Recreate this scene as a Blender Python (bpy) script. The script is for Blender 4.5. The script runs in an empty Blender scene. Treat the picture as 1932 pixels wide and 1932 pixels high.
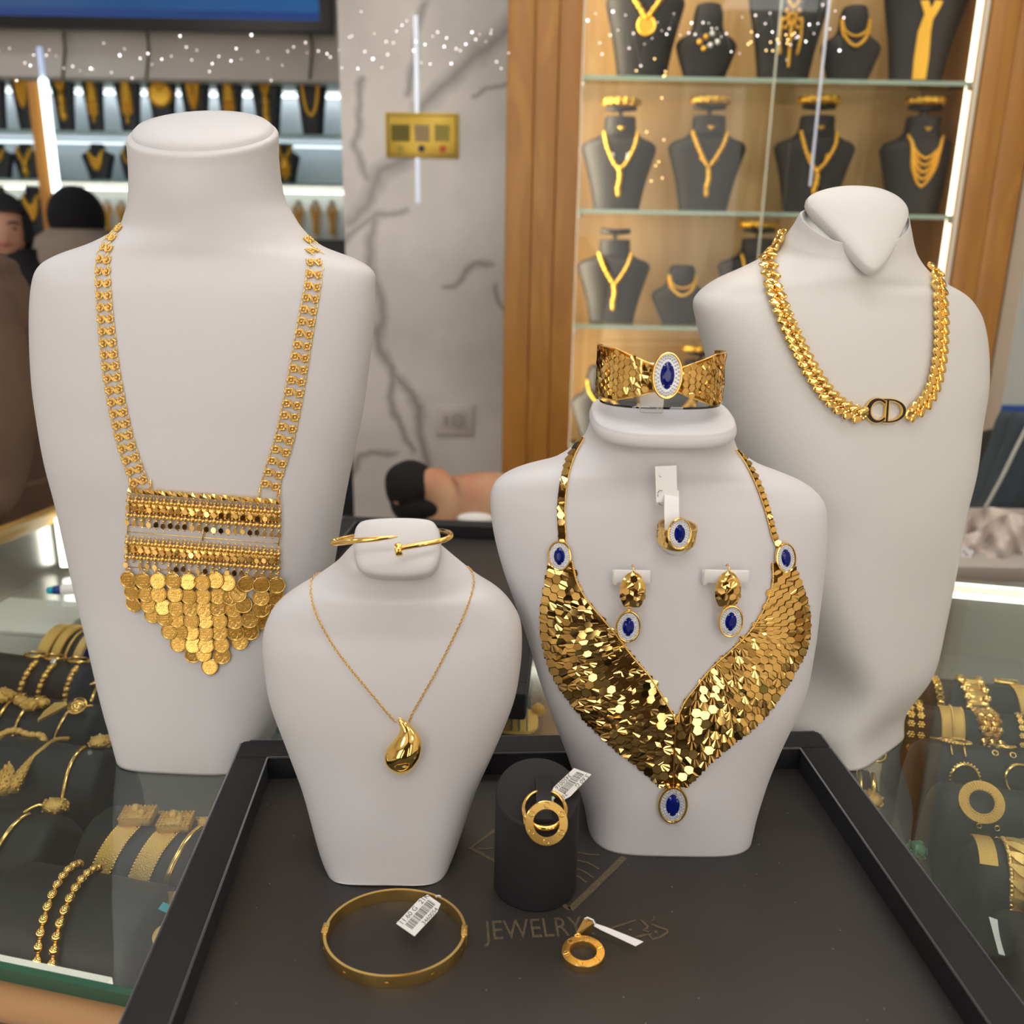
import bpy, bmesh, math, random
from math import sin, cos, pi, radians, atan2, sqrt
from mathutils import Vector, Matrix
from mathutils.bvhtree import BVHTree
random.seed(7)
S = bpy.context.scene
COL = S.collection
V = Vector
# ---------------------------------------------------------------- camera
F = 1700.0
CT = 1.0                       # height of the glass counter top
CAM = V((0, 0, CT + .34))
PITCH = math.atan(501 / F)
ROLL = radians(1.0)
fw = V((0, cos(PITCH), -sin(PITCH)))
_r = V((1, 0, 0)); _u = V((0, sin(PITCH), cos(PITCH)))
rt = _r * cos(ROLL) + _u * sin(ROLL)
up = _u * cos(ROLL) - _r * sin(ROLL)
cd = bpy.data.cameras.new('camera'); cam = bpy.data.objects.new('camera', cd); COL.objects.link(cam)
M = Matrix((rt, up, -fw)).transposed().to_4x4(); M.translation = CAM
cam.matrix_world = M
cd.sensor_width = 36; cd.sensor_fit = 'HORIZONTAL'; cd.lens = 36 * F / 1932
cd.clip_start = .02; cd.clip_end = 60
cd.dof.use_dof = True; cd.dof.focus_distance = .525; cd.dof.aperture_fstop = 8.5
S.camera = cam
# ---------------------------------------------------------------- world, exposure
w = bpy.data.worlds.new('world'); S.world = w; w.use_nodes = True
w.node_tree.nodes['Background'].inputs[0].default_value = (.72, .8, 1, 1)
w.node_tree.nodes['Background'].inputs[1].default_value = .6
S.view_settings.view_transform = 'Standard'; S.view_settings.look = 'None'
S.view_settings.gamma = 1; S.view_settings.use_curve_mapping = False
S.view_settings.exposure = -0.58
# ---------------------------------------------------------------- rays: a pixel of the 1932 frame into a point of the room
def ray(px, py):
    return (fw + rt * ((px - 966) / F) + up * ((966 - py) / F)).normalized()
def atY(px, py, Y):
    d = ray(px, py); return CAM + d * ((Y - CAM.y) / d.y)
def atZ(px, py, Z):
    d = ray(px, py); return CAM + d * ((Z - CAM.z) / d.z)
def atP(px, py, P, N):
    d = ray(px, py); return CAM + d * ((P - CAM).dot(N) / d.dot(N))
# ---------------------------------------------------------------- materials
def nt(name):
    m = bpy.data.materials.new(name); m.use_nodes = True
    t = m.node_tree; b = t.nodes['Principled BSDF']
    return m, t, b
def setc(b, c, r, me):
    b.inputs['Base Color'].default_value = (*c, 1); b.inputs['Roughness'].default_value = r; b.inputs['Metallic'].default_value = me
def add_bump(t, b, scale, strength, dist=.001, detail=3, kind='noise', stretch=None):
    n = t.nodes.new('ShaderNodeTexNoise' if kind == 'noise' else 'ShaderNodeTexVoronoi')
    n.inputs['Scale'].default_value = scale
    if kind == 'noise': n.inputs['Detail'].default_value = detail
    co = t.nodes.new('ShaderNodeTexCoord'); mp = t.nodes.new('ShaderNodeMapping')
    if stretch: mp.inputs['Scale'].default_value = stretch
    t.links.new(co.outputs['Object'], mp.inputs[0]); t.links.new(mp.outputs[0], n.inputs['Vector'])
    bp = t.nodes.new('ShaderNodeBump'); bp.inputs['Strength'].default_value = strength; bp.inputs['Distance'].default_value = dist
    t.links.new(n.outputs[0], bp.inputs['Height']); t.links.new(bp.outputs[0], b.inputs['Normal'])
    return n
def add_ramp(t, b, n, stops, sock='Base Color'):
    r = t.nodes.new('ShaderNodeValToRGB'); e = r.color_ramp.elements
    while len(e) < len(stops): e.new(.5)
    for el, (p, c) in zip(e, stops): el.position = p; el.color = (*c, 1)
    t.links.new(n, r.inputs[0]); t.links.new(r.outputs[0], b.inputs[sock]); return r
def mat(name, c, r=.5, me=0, bump=None, var=None):
    m, t, b = nt(name); setc(b, c, r, me)
    if bump: add_bump(t, b, *bump)
    if var:                                  # (scale, colour 2) soft patches
        n = t.nodes.new('ShaderNodeTexNoise'); n.inputs['Scale'].default_value = var[0]; n.inputs['Detail'].default_value = 5
        co = t.nodes.new('ShaderNodeTexCoord'); t.links.new(co.outputs['Object'], n.inputs['Vector'])
        add_ramp(t, b, n.outputs[0], [(.35, c), (.7, var[1])])
    return m
def emis(name, c, s, base=(.8, .8, .8)):
    m, t, b = nt(name); setc(b, base, .5, 0)
    b.inputs['Emission Color'].default_value = (*c, 1); b.inputs['Emission Strength'].default_value = s; return m
def thin_glass(name, tint=(.96, .99, .98), rough=0.0, fac=1.0):
    m, t, b = nt(name); t.nodes.remove(b)
    out = t.nodes['Material Output']
    tr = t.nodes.new('ShaderNodeBsdfTransparent'); tr.inputs[0].default_value = (*tint, 1)
    gl = t.nodes.new('ShaderNodeBsdfGlossy'); gl.inputs['Roughness'].default_value = rough; gl.inputs[0].default_value = (1, 1, 1, 1)
    fr = t.nodes.new('ShaderNodeFresnel'); fr.inputs[0].default_value = 1.5
    mu = t.nodes.new('ShaderNodeMath'); mu.operation = 'MULTIPLY'; mu.inputs[1].default_value = fac
    mx = t.nodes.new('ShaderNodeMixShader')
    t.links.new(fr.outputs[0], mu.inputs[0]); t.links.new(mu.outputs[0], mx.inputs[0])
    t.links.new(tr.outputs[0], mx.inputs[1]); t.links.new(gl.outputs[0], mx.inputs[2]); t.links.new(mx.outputs[0], out.inputs[0])
    return m
def wood(name, c1, c2, scale=6, stretch=(1, 1, .12), rough=.35):
    m, t, b = nt(name); setc(b, c1, rough, 0)
    co = t.nodes.new('ShaderNodeTexCoord'); mp = t.nodes.new('ShaderNodeMapping'); mp.inputs['Scale'].default_value = stretch
    n = t.nodes.new('ShaderNodeTexNoise'); n.inputs['Scale'].default_value = scale * 3; n.inputs['Detail'].default_value = 8; n.inputs['Distortion'].default_value = 1.2
    t.links.new(co.outputs['Object'], mp.inputs[0]); t.links.new(mp.outputs[0], n.inputs['Vector'])
    add_ramp(t, b, n.outputs[0], [(.3, c1), (.48, c2), (.6, c1), (.75, c2)])
    return m
GOLD = mat('gold_polished', (1.0, .66, .20), .13, 1)
GOLDS = mat('gold_satin', (.92, .62, .20), .27, 1, bump=(900, .25, .0006))
GOLDG = mat('gold_grained', (.92, .60, .18), .30, 1, bump=(1500, .8, .001))
GOLDM = mat('gold_mirror', (1.0, .66, .22), .055, 1)
GOLDB = mat('gold_far', (.95, .55, .08), .28, 1, bump=(400, .7, .002))
SILV = mat('silver', (.82, .82, .84), .15, 1)
LEATH = mat('white_leatherette', (.68, .675, .70), .48, 0, bump=(1400, .10, .0006))
LEATHW = mat('ivory_leatherette', (.68, .675, .655), .42, 0, bump=(1100, .16, .0007))
BLK = mat('black_leatherette', (.018, .018, .020), .6, 0, bump=(900, .2, .0006))
BLKV = mat('black_velvet', (.008, .0075, .009), .75, 0, bump=(1500, .4, .0008))
BLKV.node_tree.nodes['Principled BSDF'].inputs['Sheen Weight'].default_value = .06
BLKV.node_tree.nodes['Principled BSDF'].inputs['Sheen Roughness'].default_value = .35
BLKV.node_tree.nodes['Principled BSDF'].inputs['Sheen Tint'].default_value = (.35, .35, .5, 1)
DARK = mat('dark_plastic', (.02, .02, .022), .35)
GREYF = mat('grey_display_fabric', (.045, .047, .045), .7, 0, bump=(700, .2, .0006))
WHITE = mat('white_plastic', (.85, .85, .84), .3)
PAPER = mat('white_paper', (.86, .86, .84), .6)
INK = mat('black_ink', (.03, .03, .03), .6)
OAK = wood('oak_wood', (.44, .205, .040), (.36, .155, .030))
OAKL = wood('light_oak_veneer', (.74, .50, .24), (.60, .36, .14), scale=3)
REDW = wood('red_brown_wood', (.30, .11, .04), (.22, .075, .028))
GLASS = thin_glass('clear_glass')
GLASSE = mat('green_glass_edge', (.25, .48, .42), .15)
ACR = thin_glass('clear_acrylic', (.93, .94, .95), .02, 2.0)
STEEL = mat('brushed_steel', (.62, .60, .56), .3, 1)
# ---------------------------------------------------------------- mesh and object helpers
WM = {}
class MB:
    def __init__(s): s.v = []; s.f = []
    def add(s, v, f):
        o = len(s.v); s.v += [V(p) for p in v]; s.f += [tuple(i + o for i in q) for q in f]; return s
    def tr(s, M):
        s.v = [M @ p for p in s.v]; return s
def me_from(name, mb, m, smooth=True):
    d = bpy.data.meshes.new(name); d.from_pydata([tuple(p) for p in mb.v], [], mb.f); d.validate()
    bm = bmesh.new(); bm.from_mesh(d); bmesh.ops.recalc_face_normals(bm, faces=bm.faces[:]); bm.to_mesh(d); bm.free()
    if smooth:
        d.shade_smooth()
        if smooth is not True and hasattr(d, 'set_sharp_from_angle'): d.set_sharp_from_angle(angle=radians(smooth))
    for mm in (m if isinstance(m, (list, tuple)) else [m]): d.materials.append(mm)
    return d
def tag(o, label=None, cat=None, group=None, kind=None):
    if label: o['label'] = label
    if cat: o['category'] = cat
    if group: o['group'] = group
    if kind: o['kind'] = kind
    return o
def thing(name, loc, label, cat, group=None, rz=0, rot=None):
    o = bpy.data.objects.new(name, None); COL.objects.link(o); o.empty_display_size = .02
    Mx = Matrix.Translation(V(loc)) @ (rot.to_4x4() if rot is not None else Matrix.Rotation(rz, 4, 'Z'))
    o.matrix_world = Mx; WM[o.name] = Mx.copy(); return tag(o, label, cat, group)
def obj(name, mb, m, parent=None, smooth=35, at=None):
    """mb is in room coordinates; stored relative to the parent (or to 'at' for a thing of one mesh)"""
    if parent is not None: Pm = WM[parent.name]
    else: Pm = Matrix.Translation(V(at)) if at is not None else Matrix.Identity(4)
    inv = Pm.inverted(); mb2 = MB(); mb2.v = [inv @ V(p) for p in mb.v]; mb2.f = mb.f
    o = bpy.data.objects.new(name, me_from(name, mb2, m, smooth)); COL.objects.link(o)
    if parent is not None: o.parent = parent; WM[o.name] = Pm
    else: o.matrix_world = Pm; WM[o.name] = Pm
    return o
def inst(name, data, Mx, parent=None):
    """a piece that shares mesh data, placed by a room matrix"""
    o = bpy.data.objects.new(name, data); COL.objects.link(o)
    if parent is not None: o.parent = parent; o.matrix_local = WM[parent.name].inverted() @ Mx
    else: o.matrix_world = Mx
    WM[o.name] = Mx.copy(); return o
def struct(name, mb, m, parent=None, smooth=False, **k):
    o = obj(name, mb, m, parent, smooth, **k)
    if parent is None: o['kind'] = 'structure'
    return o
def frame(p, x, n):
    """matrix at p: local X along x, local Z along n"""
    n = V(n).normalized(); x = V(x); x = (x - n * x.dot(n)).normalized(); y = n.cross(x)
    Mx = Matrix((x, y, n)).transposed().to_4x4(); Mx.translation = p; return Mx
def box(c, s, bev=0, rz=0):
    mb = MB(); cx, cy, cz = c; hx, hy, hz = s[0] / 2, s[1] / 2, s[2] / 2
    if bev:
        bm = bmesh.new(); bmesh.ops.create_cube(bm, size=1)
        for q in bm.verts: q.co = V((q.co.x * s[0], q.co.y * s[1], q.co.z * s[2]))
        bmesh.ops.bevel(bm, geom=bm.edges[:], offset=bev, segments=2, affect='EDGES', profile=.5)
        bm.verts.index_update()
        v = [q.co.copy() for q in bm.verts]; f = [tuple(q.index for q in fc.verts) for fc in bm.faces]; bm.free()
    else:
        v = [V((x, y, z)) for x in (-hx, hx) for y in (-hy, hy) for z in (-hz, hz)]
        f = [(0, 1, 3, 2), (4, 6, 7, 5), (0, 4, 5, 1), (2, 3, 7, 6), (0, 2, 6, 4), (1, 5, 7, 3)]
    mb.add(v, f); R = Matrix.Translation(V(c)) @ Matrix.Rotation(rz, 4, 'Z'); return mb.tr(R)
def bx(x0, x1, y0, y1, z0, z1, bev=0):
    return box(((x0 + x1) / 2, (y0 + y1) / 2, (z0 + z1) / 2), (abs(x1 - x0), abs(y1 - y0), abs(z1 - z0)), bev)
def cr(P, n, closed=False):
    """Catmull-Rom resample of a list of vectors to about n points per span"""
    out = []; L = len(P); m = L if closed else L - 1
    for i in range(m):
        if closed: a, b, c, d = P[i - 1], P[i], P[(i + 1) % L], P[(i + 2) % L]
        else: a, b, c, d = P[max(i - 1, 0)], P[i], P[i + 1], P[min(i + 2, L - 1)]
        for k in range(n):
            t = k / n
            out.append([.5 * ((2 * B) + (-A + C) * t + (2 * A - 5 * B + 4 * C - D) * t * t + (-A + 3 * B - 3 * C + D) * t ** 3) for A, B, C, D in zip(a, b, c, d)])
    if not closed: out.append(list(P[-1]))
    return out
def even(P, step=None, count=None, closed=False):
    """evenly spaced points along a polyline"""
    Q = [V(p) for p in P]
    if closed: Q.append(Q[0])
    d = [0]
    for a, b in zip(Q, Q[1:]): d.append(d[-1] + (b - a).length)
    T = d[-1]; n = count or max(2, int(round(T / step)))
    out = []; j = 0
    for k in range(n + (0 if closed else 1)):
        s = T * k / n
        while j < len(d) - 2 and d[j + 1] < s: j += 1
        t = (s - d[j]) / max(d[j + 1] - d[j], 1e-12); out.append(Q[j].lerp(Q[j + 1], t))
    return out
def tube(P, r, seg=8, closed=False, caps=True, flat=None, upv=None):
    """tube along points; r number or list; flat=(a,b) elliptical radii"""
    P = [V(p) for p in P]; n = len(P); mb = MB(); v = []; f = []
    nrm = None
    for i in range(n):
        if closed: t = (P[(i + 1) % n] - P[i - 1])
        else: t = P[min(i + 1, n - 1)] - P[max(i - 1, 0)]
        t = t.normalized() if t.length > 1e-9 else V((0, 0, 1))
        if upv is not None: nn = V(upv[i] if isinstance(upv, list) else upv)
        elif nrm is None: nn = t.orthogonal()
        else: nn = nrm
        nn = nn - t * nn.dot(t)
        if nn.length < 1e-6: nn = t.orthogonal()
        nrm = nn.normalized(); b = t.cross(nrm); rr = r[i] if isinstance(r, (list, tuple)) else r
        fa, fb = flat if flat else (1, 1)
        for k in range(seg):
            a = 2 * pi * k / seg; v.append(P[i] + nrm * (cos(a) * rr * fa) + b * (sin(a) * rr * fb))
    m = n if closed else n - 1
    for i in range(m):
        for k in range(seg):
            a = i * seg + k; b = i * seg + (k + 1) % seg; c = ((i + 1) % n) * seg + (k + 1) % seg; d = ((i + 1) % n) * seg + k
            f.append((a, b, c, d))
    if caps and not closed: f += [tuple(range(seg))[::-1], tuple((n - 1) * seg + k for k in range(seg))]
    return mb.add(v, f)
def lathe(prof, seg=24, c=(0, 0, 0), sx=1, sy=1, caps=True):
    v = []; f = []; n = len(prof)
    for (r, z) in prof:
        for k in range(seg):
            a = 2 * pi * k / seg; v.append(V((c[0] + r * cos(a) * sx, c[1] + r * sin(a) * sy, c[2] + z)))
    for i in range(n - 1):
        for k in range(seg):
            f.append((i * seg + k, i * seg + (k + 1) % seg, (i + 1) * seg + (k + 1) % seg, (i + 1) * seg + k))
    if caps: f += [tuple(range(seg))[::-1], tuple((n - 1) * seg + k for k in range(seg))]
    return MB().add(v, f)
def ball(c, r, seg=8, rings=6, s=(1, 1, 1)):
    v = [V(c) + V((0, 0, r * s[2]))]; f = []
    for i in range(1, rings):
        a = pi * i / rings
        for k in range(seg):
            b = 2 * pi * k / seg; v.append(V(c) + V((r * sin(a) * cos(b) * s[0], r * sin(a) * sin(b) * s[1], r * cos(a) * s[2])))
    v.append(V(c) - V((0, 0, r * s[2]))); L = len(v) - 1
    for k in range(seg): f.append((0, 1 + k, 1 + (k + 1) % seg)); f.append((L, L - seg + (k + 1) % seg, L - seg + k))
    for i in range(rings - 2):
        for k in range(seg):
            a = 1 + i * seg + k; b = 1 + i * seg + (k + 1) % seg; f.append((a, a + seg, b + seg, b))
    return MB().add(v, f)
def prism(pts, z0, z1, M=None, bev=0, inset=0):
    """extrude a 2-D outline between z0 and z1; optional inset of the upper rim"""
    n = len(pts); cx = sum(p[0] for p in pts) / n; cy = sum(p[1] for p in pts) / n
    R = [(pts, z0)]
    if bev:
        def ins(k): return [(cx + (p[0] - cx) * k, cy + (p[1] - cy) * k) for p in pts]
        rad = max(sqrt((p[0] - cx) ** 2 + (p[1] - cy) ** 2) for p in pts); k = 1 - bev / rad
        R += [(pts, z1 - bev * .8), (ins(k), z1)]
    else: R += [(pts, z1)]
    v = []; f = []
    for P, z in R: v += [V((p[0], p[1], z)) for p in P]
    for i in range(len(R) - 1):
        for k in range(n): f.append((i * n + k, i * n + (k + 1) % n, (i + 1) * n + (k + 1) % n, (i + 1) * n + k))
    f += [tuple(range(n))[::-1], tuple((len(R) - 1) * n + k for k in range(n))]
    mb = MB().add(v, f)
    return mb.tr(M) if M is not None else mb
def join(*L):
    m = MB()
    for x in L: m.add(x.v, x.f)
    return m
def ell(a, b, n=24, p=2.0):
    return [(a * math.copysign(abs(cos(t)) ** (2 / p), cos(t)), b * math.copysign(abs(sin(t)) ** (2 / p), sin(t))) for t in [2 * pi * k / n for k in range(n)]]
def torus(R, r, seg=24, sec=8, M=None, sx=1, sy=1, flat=(1, 1)):
    P = [V((R * sx * cos(2 * pi * k / seg), R * sy * sin(2 * pi * k / seg), 0)) for k in range(seg)]
    m = tube(P, r, sec, closed=True, flat=flat, upv=V((0, 0, 1)))
    return m.tr(M) if M is not None else m
def text_mb(s, size, M, ext=.0001, align='CENTER', sx=1, shear=0):
    c = bpy.data.curves.new('t', 'FONT'); c.body = s; c.size = size; c.extrude = ext; c.align_x = align; c.align_y = 'CENTER'; c.shear = shear; c.resolution_u = 3
    o = bpy.data.objects.new('t', c); d = bpy.data.meshes.new_from_object(o)
    mb = MB().add([V((q.co.x * sx, q.co.y, q.co.z)) for q in d.vertices], [tuple(p.vertices) for p in d.polygons])
    bpy.data.objects.remove(o); bpy.data.curves.remove(c); bpy.data.meshes.remove(d)
    return mb.tr(M)
# ---------------------------------------------------------------- lofted busts
def loft(rows, seg=72, sub=7, cap0=True, cap1=True):
    """rows of (cx, cy, z, w, f, b, n, tilt, yaw): superellipse sections, front towards -Y"""
    R = cr(rows, sub); v = []; fa = []
    for (cx, cy, z, wd, fr, bk, n, tl, yw) in R:
        for k in range(seg):
            t = 2 * pi * k / seg; c, s_ = cos(t), sin(t); e = 2 / n
            x = wd * math.copysign(abs(c) ** e, c); y = (bk if s_ > 0 else fr) * math.copysign(abs(s_) ** e, s_)
            zz = y * sin(tl); y *= cos(tl)
            X = x * cos(yw) - y * sin(yw); Y = x * sin(yw) + y * cos(yw)
            v.append(V((cx + X, cy + Y, z + zz)))
    n = len(R)
    for i in range(n - 1):
        for k in range(seg):
            fa.append((i * seg + k, i * seg + (k + 1) % seg, (i + 1) * seg + (k + 1) % seg, (i + 1) * seg + k))
    if cap0: fa.append(tuple(range(seg))[::-1])
    if cap1: fa.append(tuple((n - 1) * seg + k for k in range(seg)))
    return MB().add(v, fa)
def sec(py, xl, xr, Y, f, b, n=2.2, tilt=0, yaw=0, z=None):
    a = atY(xl, py, Y); c = atY(xr, py, Y); W = (c.x - a.x) / 2; yw = radians(yaw)
    W = sqrt(max(W * W - (f * sin(yw)) ** 2, 0)) / cos(yw)
    return ((a.x + c.x) / 2, Y, (a.z + c.z) / 2 if z is None else z, W, f, b, n, radians(tilt), radians(yaw))
def bvh(mb): return BVHTree.FromPolygons([tuple(p) for p in mb.v], mb.f)
TY = {}
def hit(tree, px, py, off=0.0):
    d = ray(px, py); loc, nr, i, ds = tree.ray_cast(CAM, d)
    if loc is None:
        loc, nr, i, ds = tree.find_nearest(CAM + d * (TY.get(id(tree), .55) / d.y))
    if nr.dot(d) > 0: nr = -nr
    return loc + nr * off, nr
def capface(outline_px, P, N, thick, dome, sub=6, edge=.004):
    """padded cap: outline in pixels laid on the plane (P, N), rounded rim, domed face"""
    O = cr(outline_px, sub, closed=True); pts = [atP(a, b, P, N) for a, b in O]
    c = sum(pts, V((0, 0, 0))) / len(pts); N = V(N).normalized(); n = len(pts); v = []; f = []
    rings = [(.90, -thick), (.985, -thick * .75), (1.0, -thick * .4), (.985, -thick * .12), (.955, 0), (.85, dome * .35), (.65, dome * .7), (.35, dome * .95), (.12, dome)]
    for k, h in rings: v += [c + (p - c) * k + N * h for p in pts]
    for i in range(len(rings) - 1):
        for j in range(n): f.append((i * n + j, i * n + (j + 1) % n, (i + 1) * n + (j + 1) % n, (i + 1) * n + j))
    f += [tuple(range(n))[::-1], tuple((len(rings) - 1) * n + j for j in range(n))]
    return MB().add(v, f)
# ================================================================ SETTING: room
RX0, RX1, RY0, RY1, RH = -3.2, 2.2, -3.2, 4.75, 2.75
m, t, b = nt('marble_plain'); setc(b, (.6, .58, .55), .18, 0)
co = t.nodes.new('ShaderNodeTexCoord'); n1 = t.nodes.new('ShaderNodeTexNoise'); n1.inputs['Scale'].default_value = 1.3; n1.inputs['Detail'].default_value = 5; n1.inputs['Distortion'].default_value = .9
t.links.new(co.outputs['Object'], n1.inputs['Vector'])
add_ramp(t, b, n1.outputs[0], [(.40, (.50, .48, .45)), (.485, (.50, .475, .445)), (.50, (.20, .20, .21)), (.515, (.50, .48, .45)), (.65, (.56, .54, .51))])
MARB0 = m
# polished marble with grey veins: distance to vein lines, roughened by noise (wall coordinates x, z)
def marble(lines):
    m, t, b = nt('marble'); setc(b, (.5, .48, .45), .22, 0); N = t.nodes.new; Lk = t.links.new
    co = N('ShaderNodeTexCoord'); nz = N('ShaderNodeTexNoise'); nz.inputs['Scale'].default_value = 9; nz.inputs['Detail'].default_value = 5; Lk(co.outputs['Object'], nz.inputs['Vector'])
    of = N('ShaderNodeVectorMath'); of.operation = 'MULTIPLY_ADD'; of.inputs[1].default_value = (.07, 0, .07); Lk(nz.outputs['Color'], of.inputs[0]); Lk(co.outputs['Object'], of.inputs[2])
    fl = N('ShaderNodeVectorMath'); fl.operation = 'MULTIPLY'; fl.inputs[1].default_value = (1, 0, 1); Lk(of.outputs[0], fl.inputs[0]); cur = None
    for (ax, az, bx_, bz, wd) in lines:
        A, B = V((ax + .035, 0, az + .035)), V((bx_ + .035, 0, bz + .035)); AB = B - A
        s1 = N('ShaderNodeVectorMath'); s1.operation = 'SUBTRACT'; s1.inputs[1].default_value = A; Lk(fl.outputs[0], s1.inputs[0])
        dt = N('ShaderNodeVectorMath'); dt.operation = 'DOT_PRODUCT'; dt.inputs[1].default_value = AB / AB.length_squared; Lk(s1.outputs[0], dt.inputs[0])
        cl = N('ShaderNodeClamp'); Lk(dt.outputs['Value'], cl.inputs[0])
        sc = N('ShaderNodeVectorMath'); sc.operation = 'SCALE'; sc.inputs[0].default_value = AB; Lk(cl.outputs[0], sc.inputs['Scale'])
        ds = N('ShaderNodeVectorMath'); ds.operation = 'DISTANCE'; Lk(s1.outputs[0], ds.inputs[0]); Lk(sc.outputs[0], ds.inputs[1])
        dv = N('ShaderNodeMath'); dv.operation = 'DIVIDE'; dv.inputs[1].default_value = wd; Lk(ds.outputs['Value'], dv.inputs[0])
        if cur is None: cur = dv
        else:
            mn = N('ShaderNodeMath'); mn.operation = 'MINIMUM'; Lk(cur.outputs[0], mn.inputs[0]); Lk(dv.outputs[0], mn.inputs[1]); cur = mn
    r1 = N('ShaderNodeValToRGB'); e = r1.color_ramp.elements; e[0].position = 0; e[0].color = (.44, .44, .455, 1); e[1].position = 1; e[1].color = (1, 1, 1, 1); e.new(.4).color = (.70, .70, .71, 1); Lk(cur.outputs[0], r1.inputs[0])
    n2 = N('ShaderNodeTexNoise'); n2.inputs['Scale'].default_value = 3.2; n2.inputs['Detail'].default_value = 6; Lk(co.outputs['Object'], n2.inputs['Vector'])
    r2 = N('ShaderNodeValToRGB'); r2.color_ramp.elements[0].position = .38; r2.color_ramp.elements[0].color = (.62, .595, .555, 1); r2.color_ramp.elements[1].position = .62; r2.color_ramp.elements[1].color = (.80, .77, .725, 1); Lk(n2.outputs[0], r2.inputs[0])
    mx = N('ShaderNodeMix'); mx.data_type = 'RGBA'; mx.blend_type = 'MULTIPLY'; mx.inputs[0].default_value = 1; Lk(r2.outputs[0], mx.inputs[6]); Lk(r1.outputs[0], mx.inputs[7]); Lk(mx.outputs[2], b.inputs['Base Color'])
    return m
VL = []
for P, wd in (([(975, 25), (915, 80), (850, 150), (800, 200), (772, 290), (715, 320), (690, 380), (655, 425)], .030), ([(700, 420), (705, 520), (720, 640), (745, 700), (790, 770), (800, 840), (805, 905)], .022), ([(745, 690), (735, 760), (775, 850)], .018),
    ([(800, 10), (788, 60), (775, 170)], .016), ([(675, 160), (668, 260), (690, 340)], .014), ([(835, 540), (880, 515), (930, 500)], .012), ([(930, 540), (950, 600)], .012), ([(640, 470), (700, 410), (770, 400)], .014), ([(900, 180), (950, 150)], .010), ([(660, 900), (690, 860), (740, 850)], .014)):
    Q = [atY(x, y, 2.4) for x, y in P]
    for a_, b_ in zip(Q, Q[1:]): VL.append((a_.x, a_.z, b_.x, b_.z, wd * 1.1))
MARB = marble(VL)
WALLW = mat('warm_plaster', (.62, .55, .46), .8)
GREYW = mat('grey_plaster', (.80, .75, .69), .7, var=(3, (.84, .79, .73)))
CEIL = mat('white_ceiling', (.75, .73, .70), .8)
FLOOR = mat('stone_floor_tile', (.60, .55, .48), .25, var=(2, (.68, .62, .55)))
struct('floor', bx(RX0, RX1, RY0, RY1, -.05, 0), FLOOR)
struct('ceiling', bx(RX0, RX1, RY0, RY1, RH, RH + .05), CEIL)
struct('wall_left', bx(RX0 - .05, RX0, RY0, RY1, 0, RH), WALLW)
struct('wall_right', bx(RX1, RX1 + .05, RY0, RY1, 0, RH), WALLW)
struct('wall_front', bx(RX0, RX1, RY0 - .05, RY0, 0, RH), WALLW)
# added unseen glowing window behind the viewpoint, for the gold to reflect
sw = thing('shop_window', (0, RY0, .3), 'bright shop window behind the photographer', 'window')
obj('pane', bx(-2.0, 1.6, RY0 + .02, RY0 + .03, .25, 2.45), emis('daylight_pane', (1, .93, .84), 3.6), sw)
obj('window_frame', join(bx(-2.08, 1.68, RY0, RY0 + .06, 2.45, 2.53), bx(-2.08, 1.68, RY0, RY0 + .06, .17, .25), *[bx(x - .04, x + .04, RY0, RY0 + .06, .25, 2.45) for x in (-2.04, -.8, .4, 1.64)]), DARK, sw)
# marble wall between the case and the wooden cabinet
xm0 = atY(652, 480, 2.4).x; xm1 = atY(1090, 480, 2.4).x
struct('wall_marble', bx(xm0, xm1 + 1.6, 2.4, 2.5, 0, RH), MARB)
struct('wall_back', bx(RX0, RX1, RY1, RY1 + .05, 0, RH), GREYW)
# added unseen ceiling panels: light the room and reflect in the gold
PAN = emis('lamp_panel', (1, .965, .93), 8.0)
PANC = emis('lamp_panel_cool', (.86, .92, 1), 9)
for i, (x, y, sx, sy, mm) in enumerate([(-1.9, -.2, .6, .6, PANC), (1.7, -.2, .6, .6, PAN), (-.1, -1.2, 1.1, .6, PAN), (-1.6, -2.0, .6, .6, PANC), (1.5, -2.0, .6, .6, PAN), (.1, .15, .9, .45, PAN), (-2.4, 1.2, .6, .6, PANC), (-2.7, 3.1, .6, .5, PANC), (-.2, 1.35, 1.2, .35, PAN), (.75, 1.2, .6, .4, PAN)]):
    r_ = thing('ceiling_lamp', (x, y, RH), ['cool square ceiling panel at the far left of the counter side', 'square ceiling panel right of the counter', 'wide ceiling panel behind the photographer', 'cool ceiling panel at the front left of the shop', 'ceiling panel at the front right of the shop', 'wide ceiling panel right above the busts', 'cool ceiling panel above the left aisle', 'cool ceiling panel near the far wall case', 'long narrow ceiling panel in front of the marble wall', 'ceiling panel in front of the oak cabinet'][i], 'ceiling lamp', 'ceiling light panels')
    obj('frame', join(bx(x - sx / 2 - .02, x + sx / 2 + .02, y - sy / 2 - .02, y - sy / 2, RH - .02, RH - .0), bx(x - sx / 2 - .02, x + sx / 2 + .02, y + sy / 2, y + sy / 2 + .02, RH - .02, RH), bx(x - sx / 2 - .02, x - sx / 2, y - sy / 2, y + sy / 2, RH - .02, RH), bx(x + sx / 2, x + sx / 2 + .02, y - sy / 2, y + sy / 2, RH - .02, RH)), WHITE, r_)
    obj('diffuser', bx(x - sx / 2, x + sx / 2, y - sy / 2, y + sy / 2, RH - .012, RH), mm, r_)
# ================================================================ TRAY (on the counter glass)
TZ = CT + .0225; TFL = CT + .006
tlb = atZ(456, 1396, TZ); trb = atZ(1545, 1378, TZ); tln = atZ(247, 1932, TZ); trn = atZ(1932, 1856, TZ)
print('tray corners', tlb, trb, tln, trn)
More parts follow.
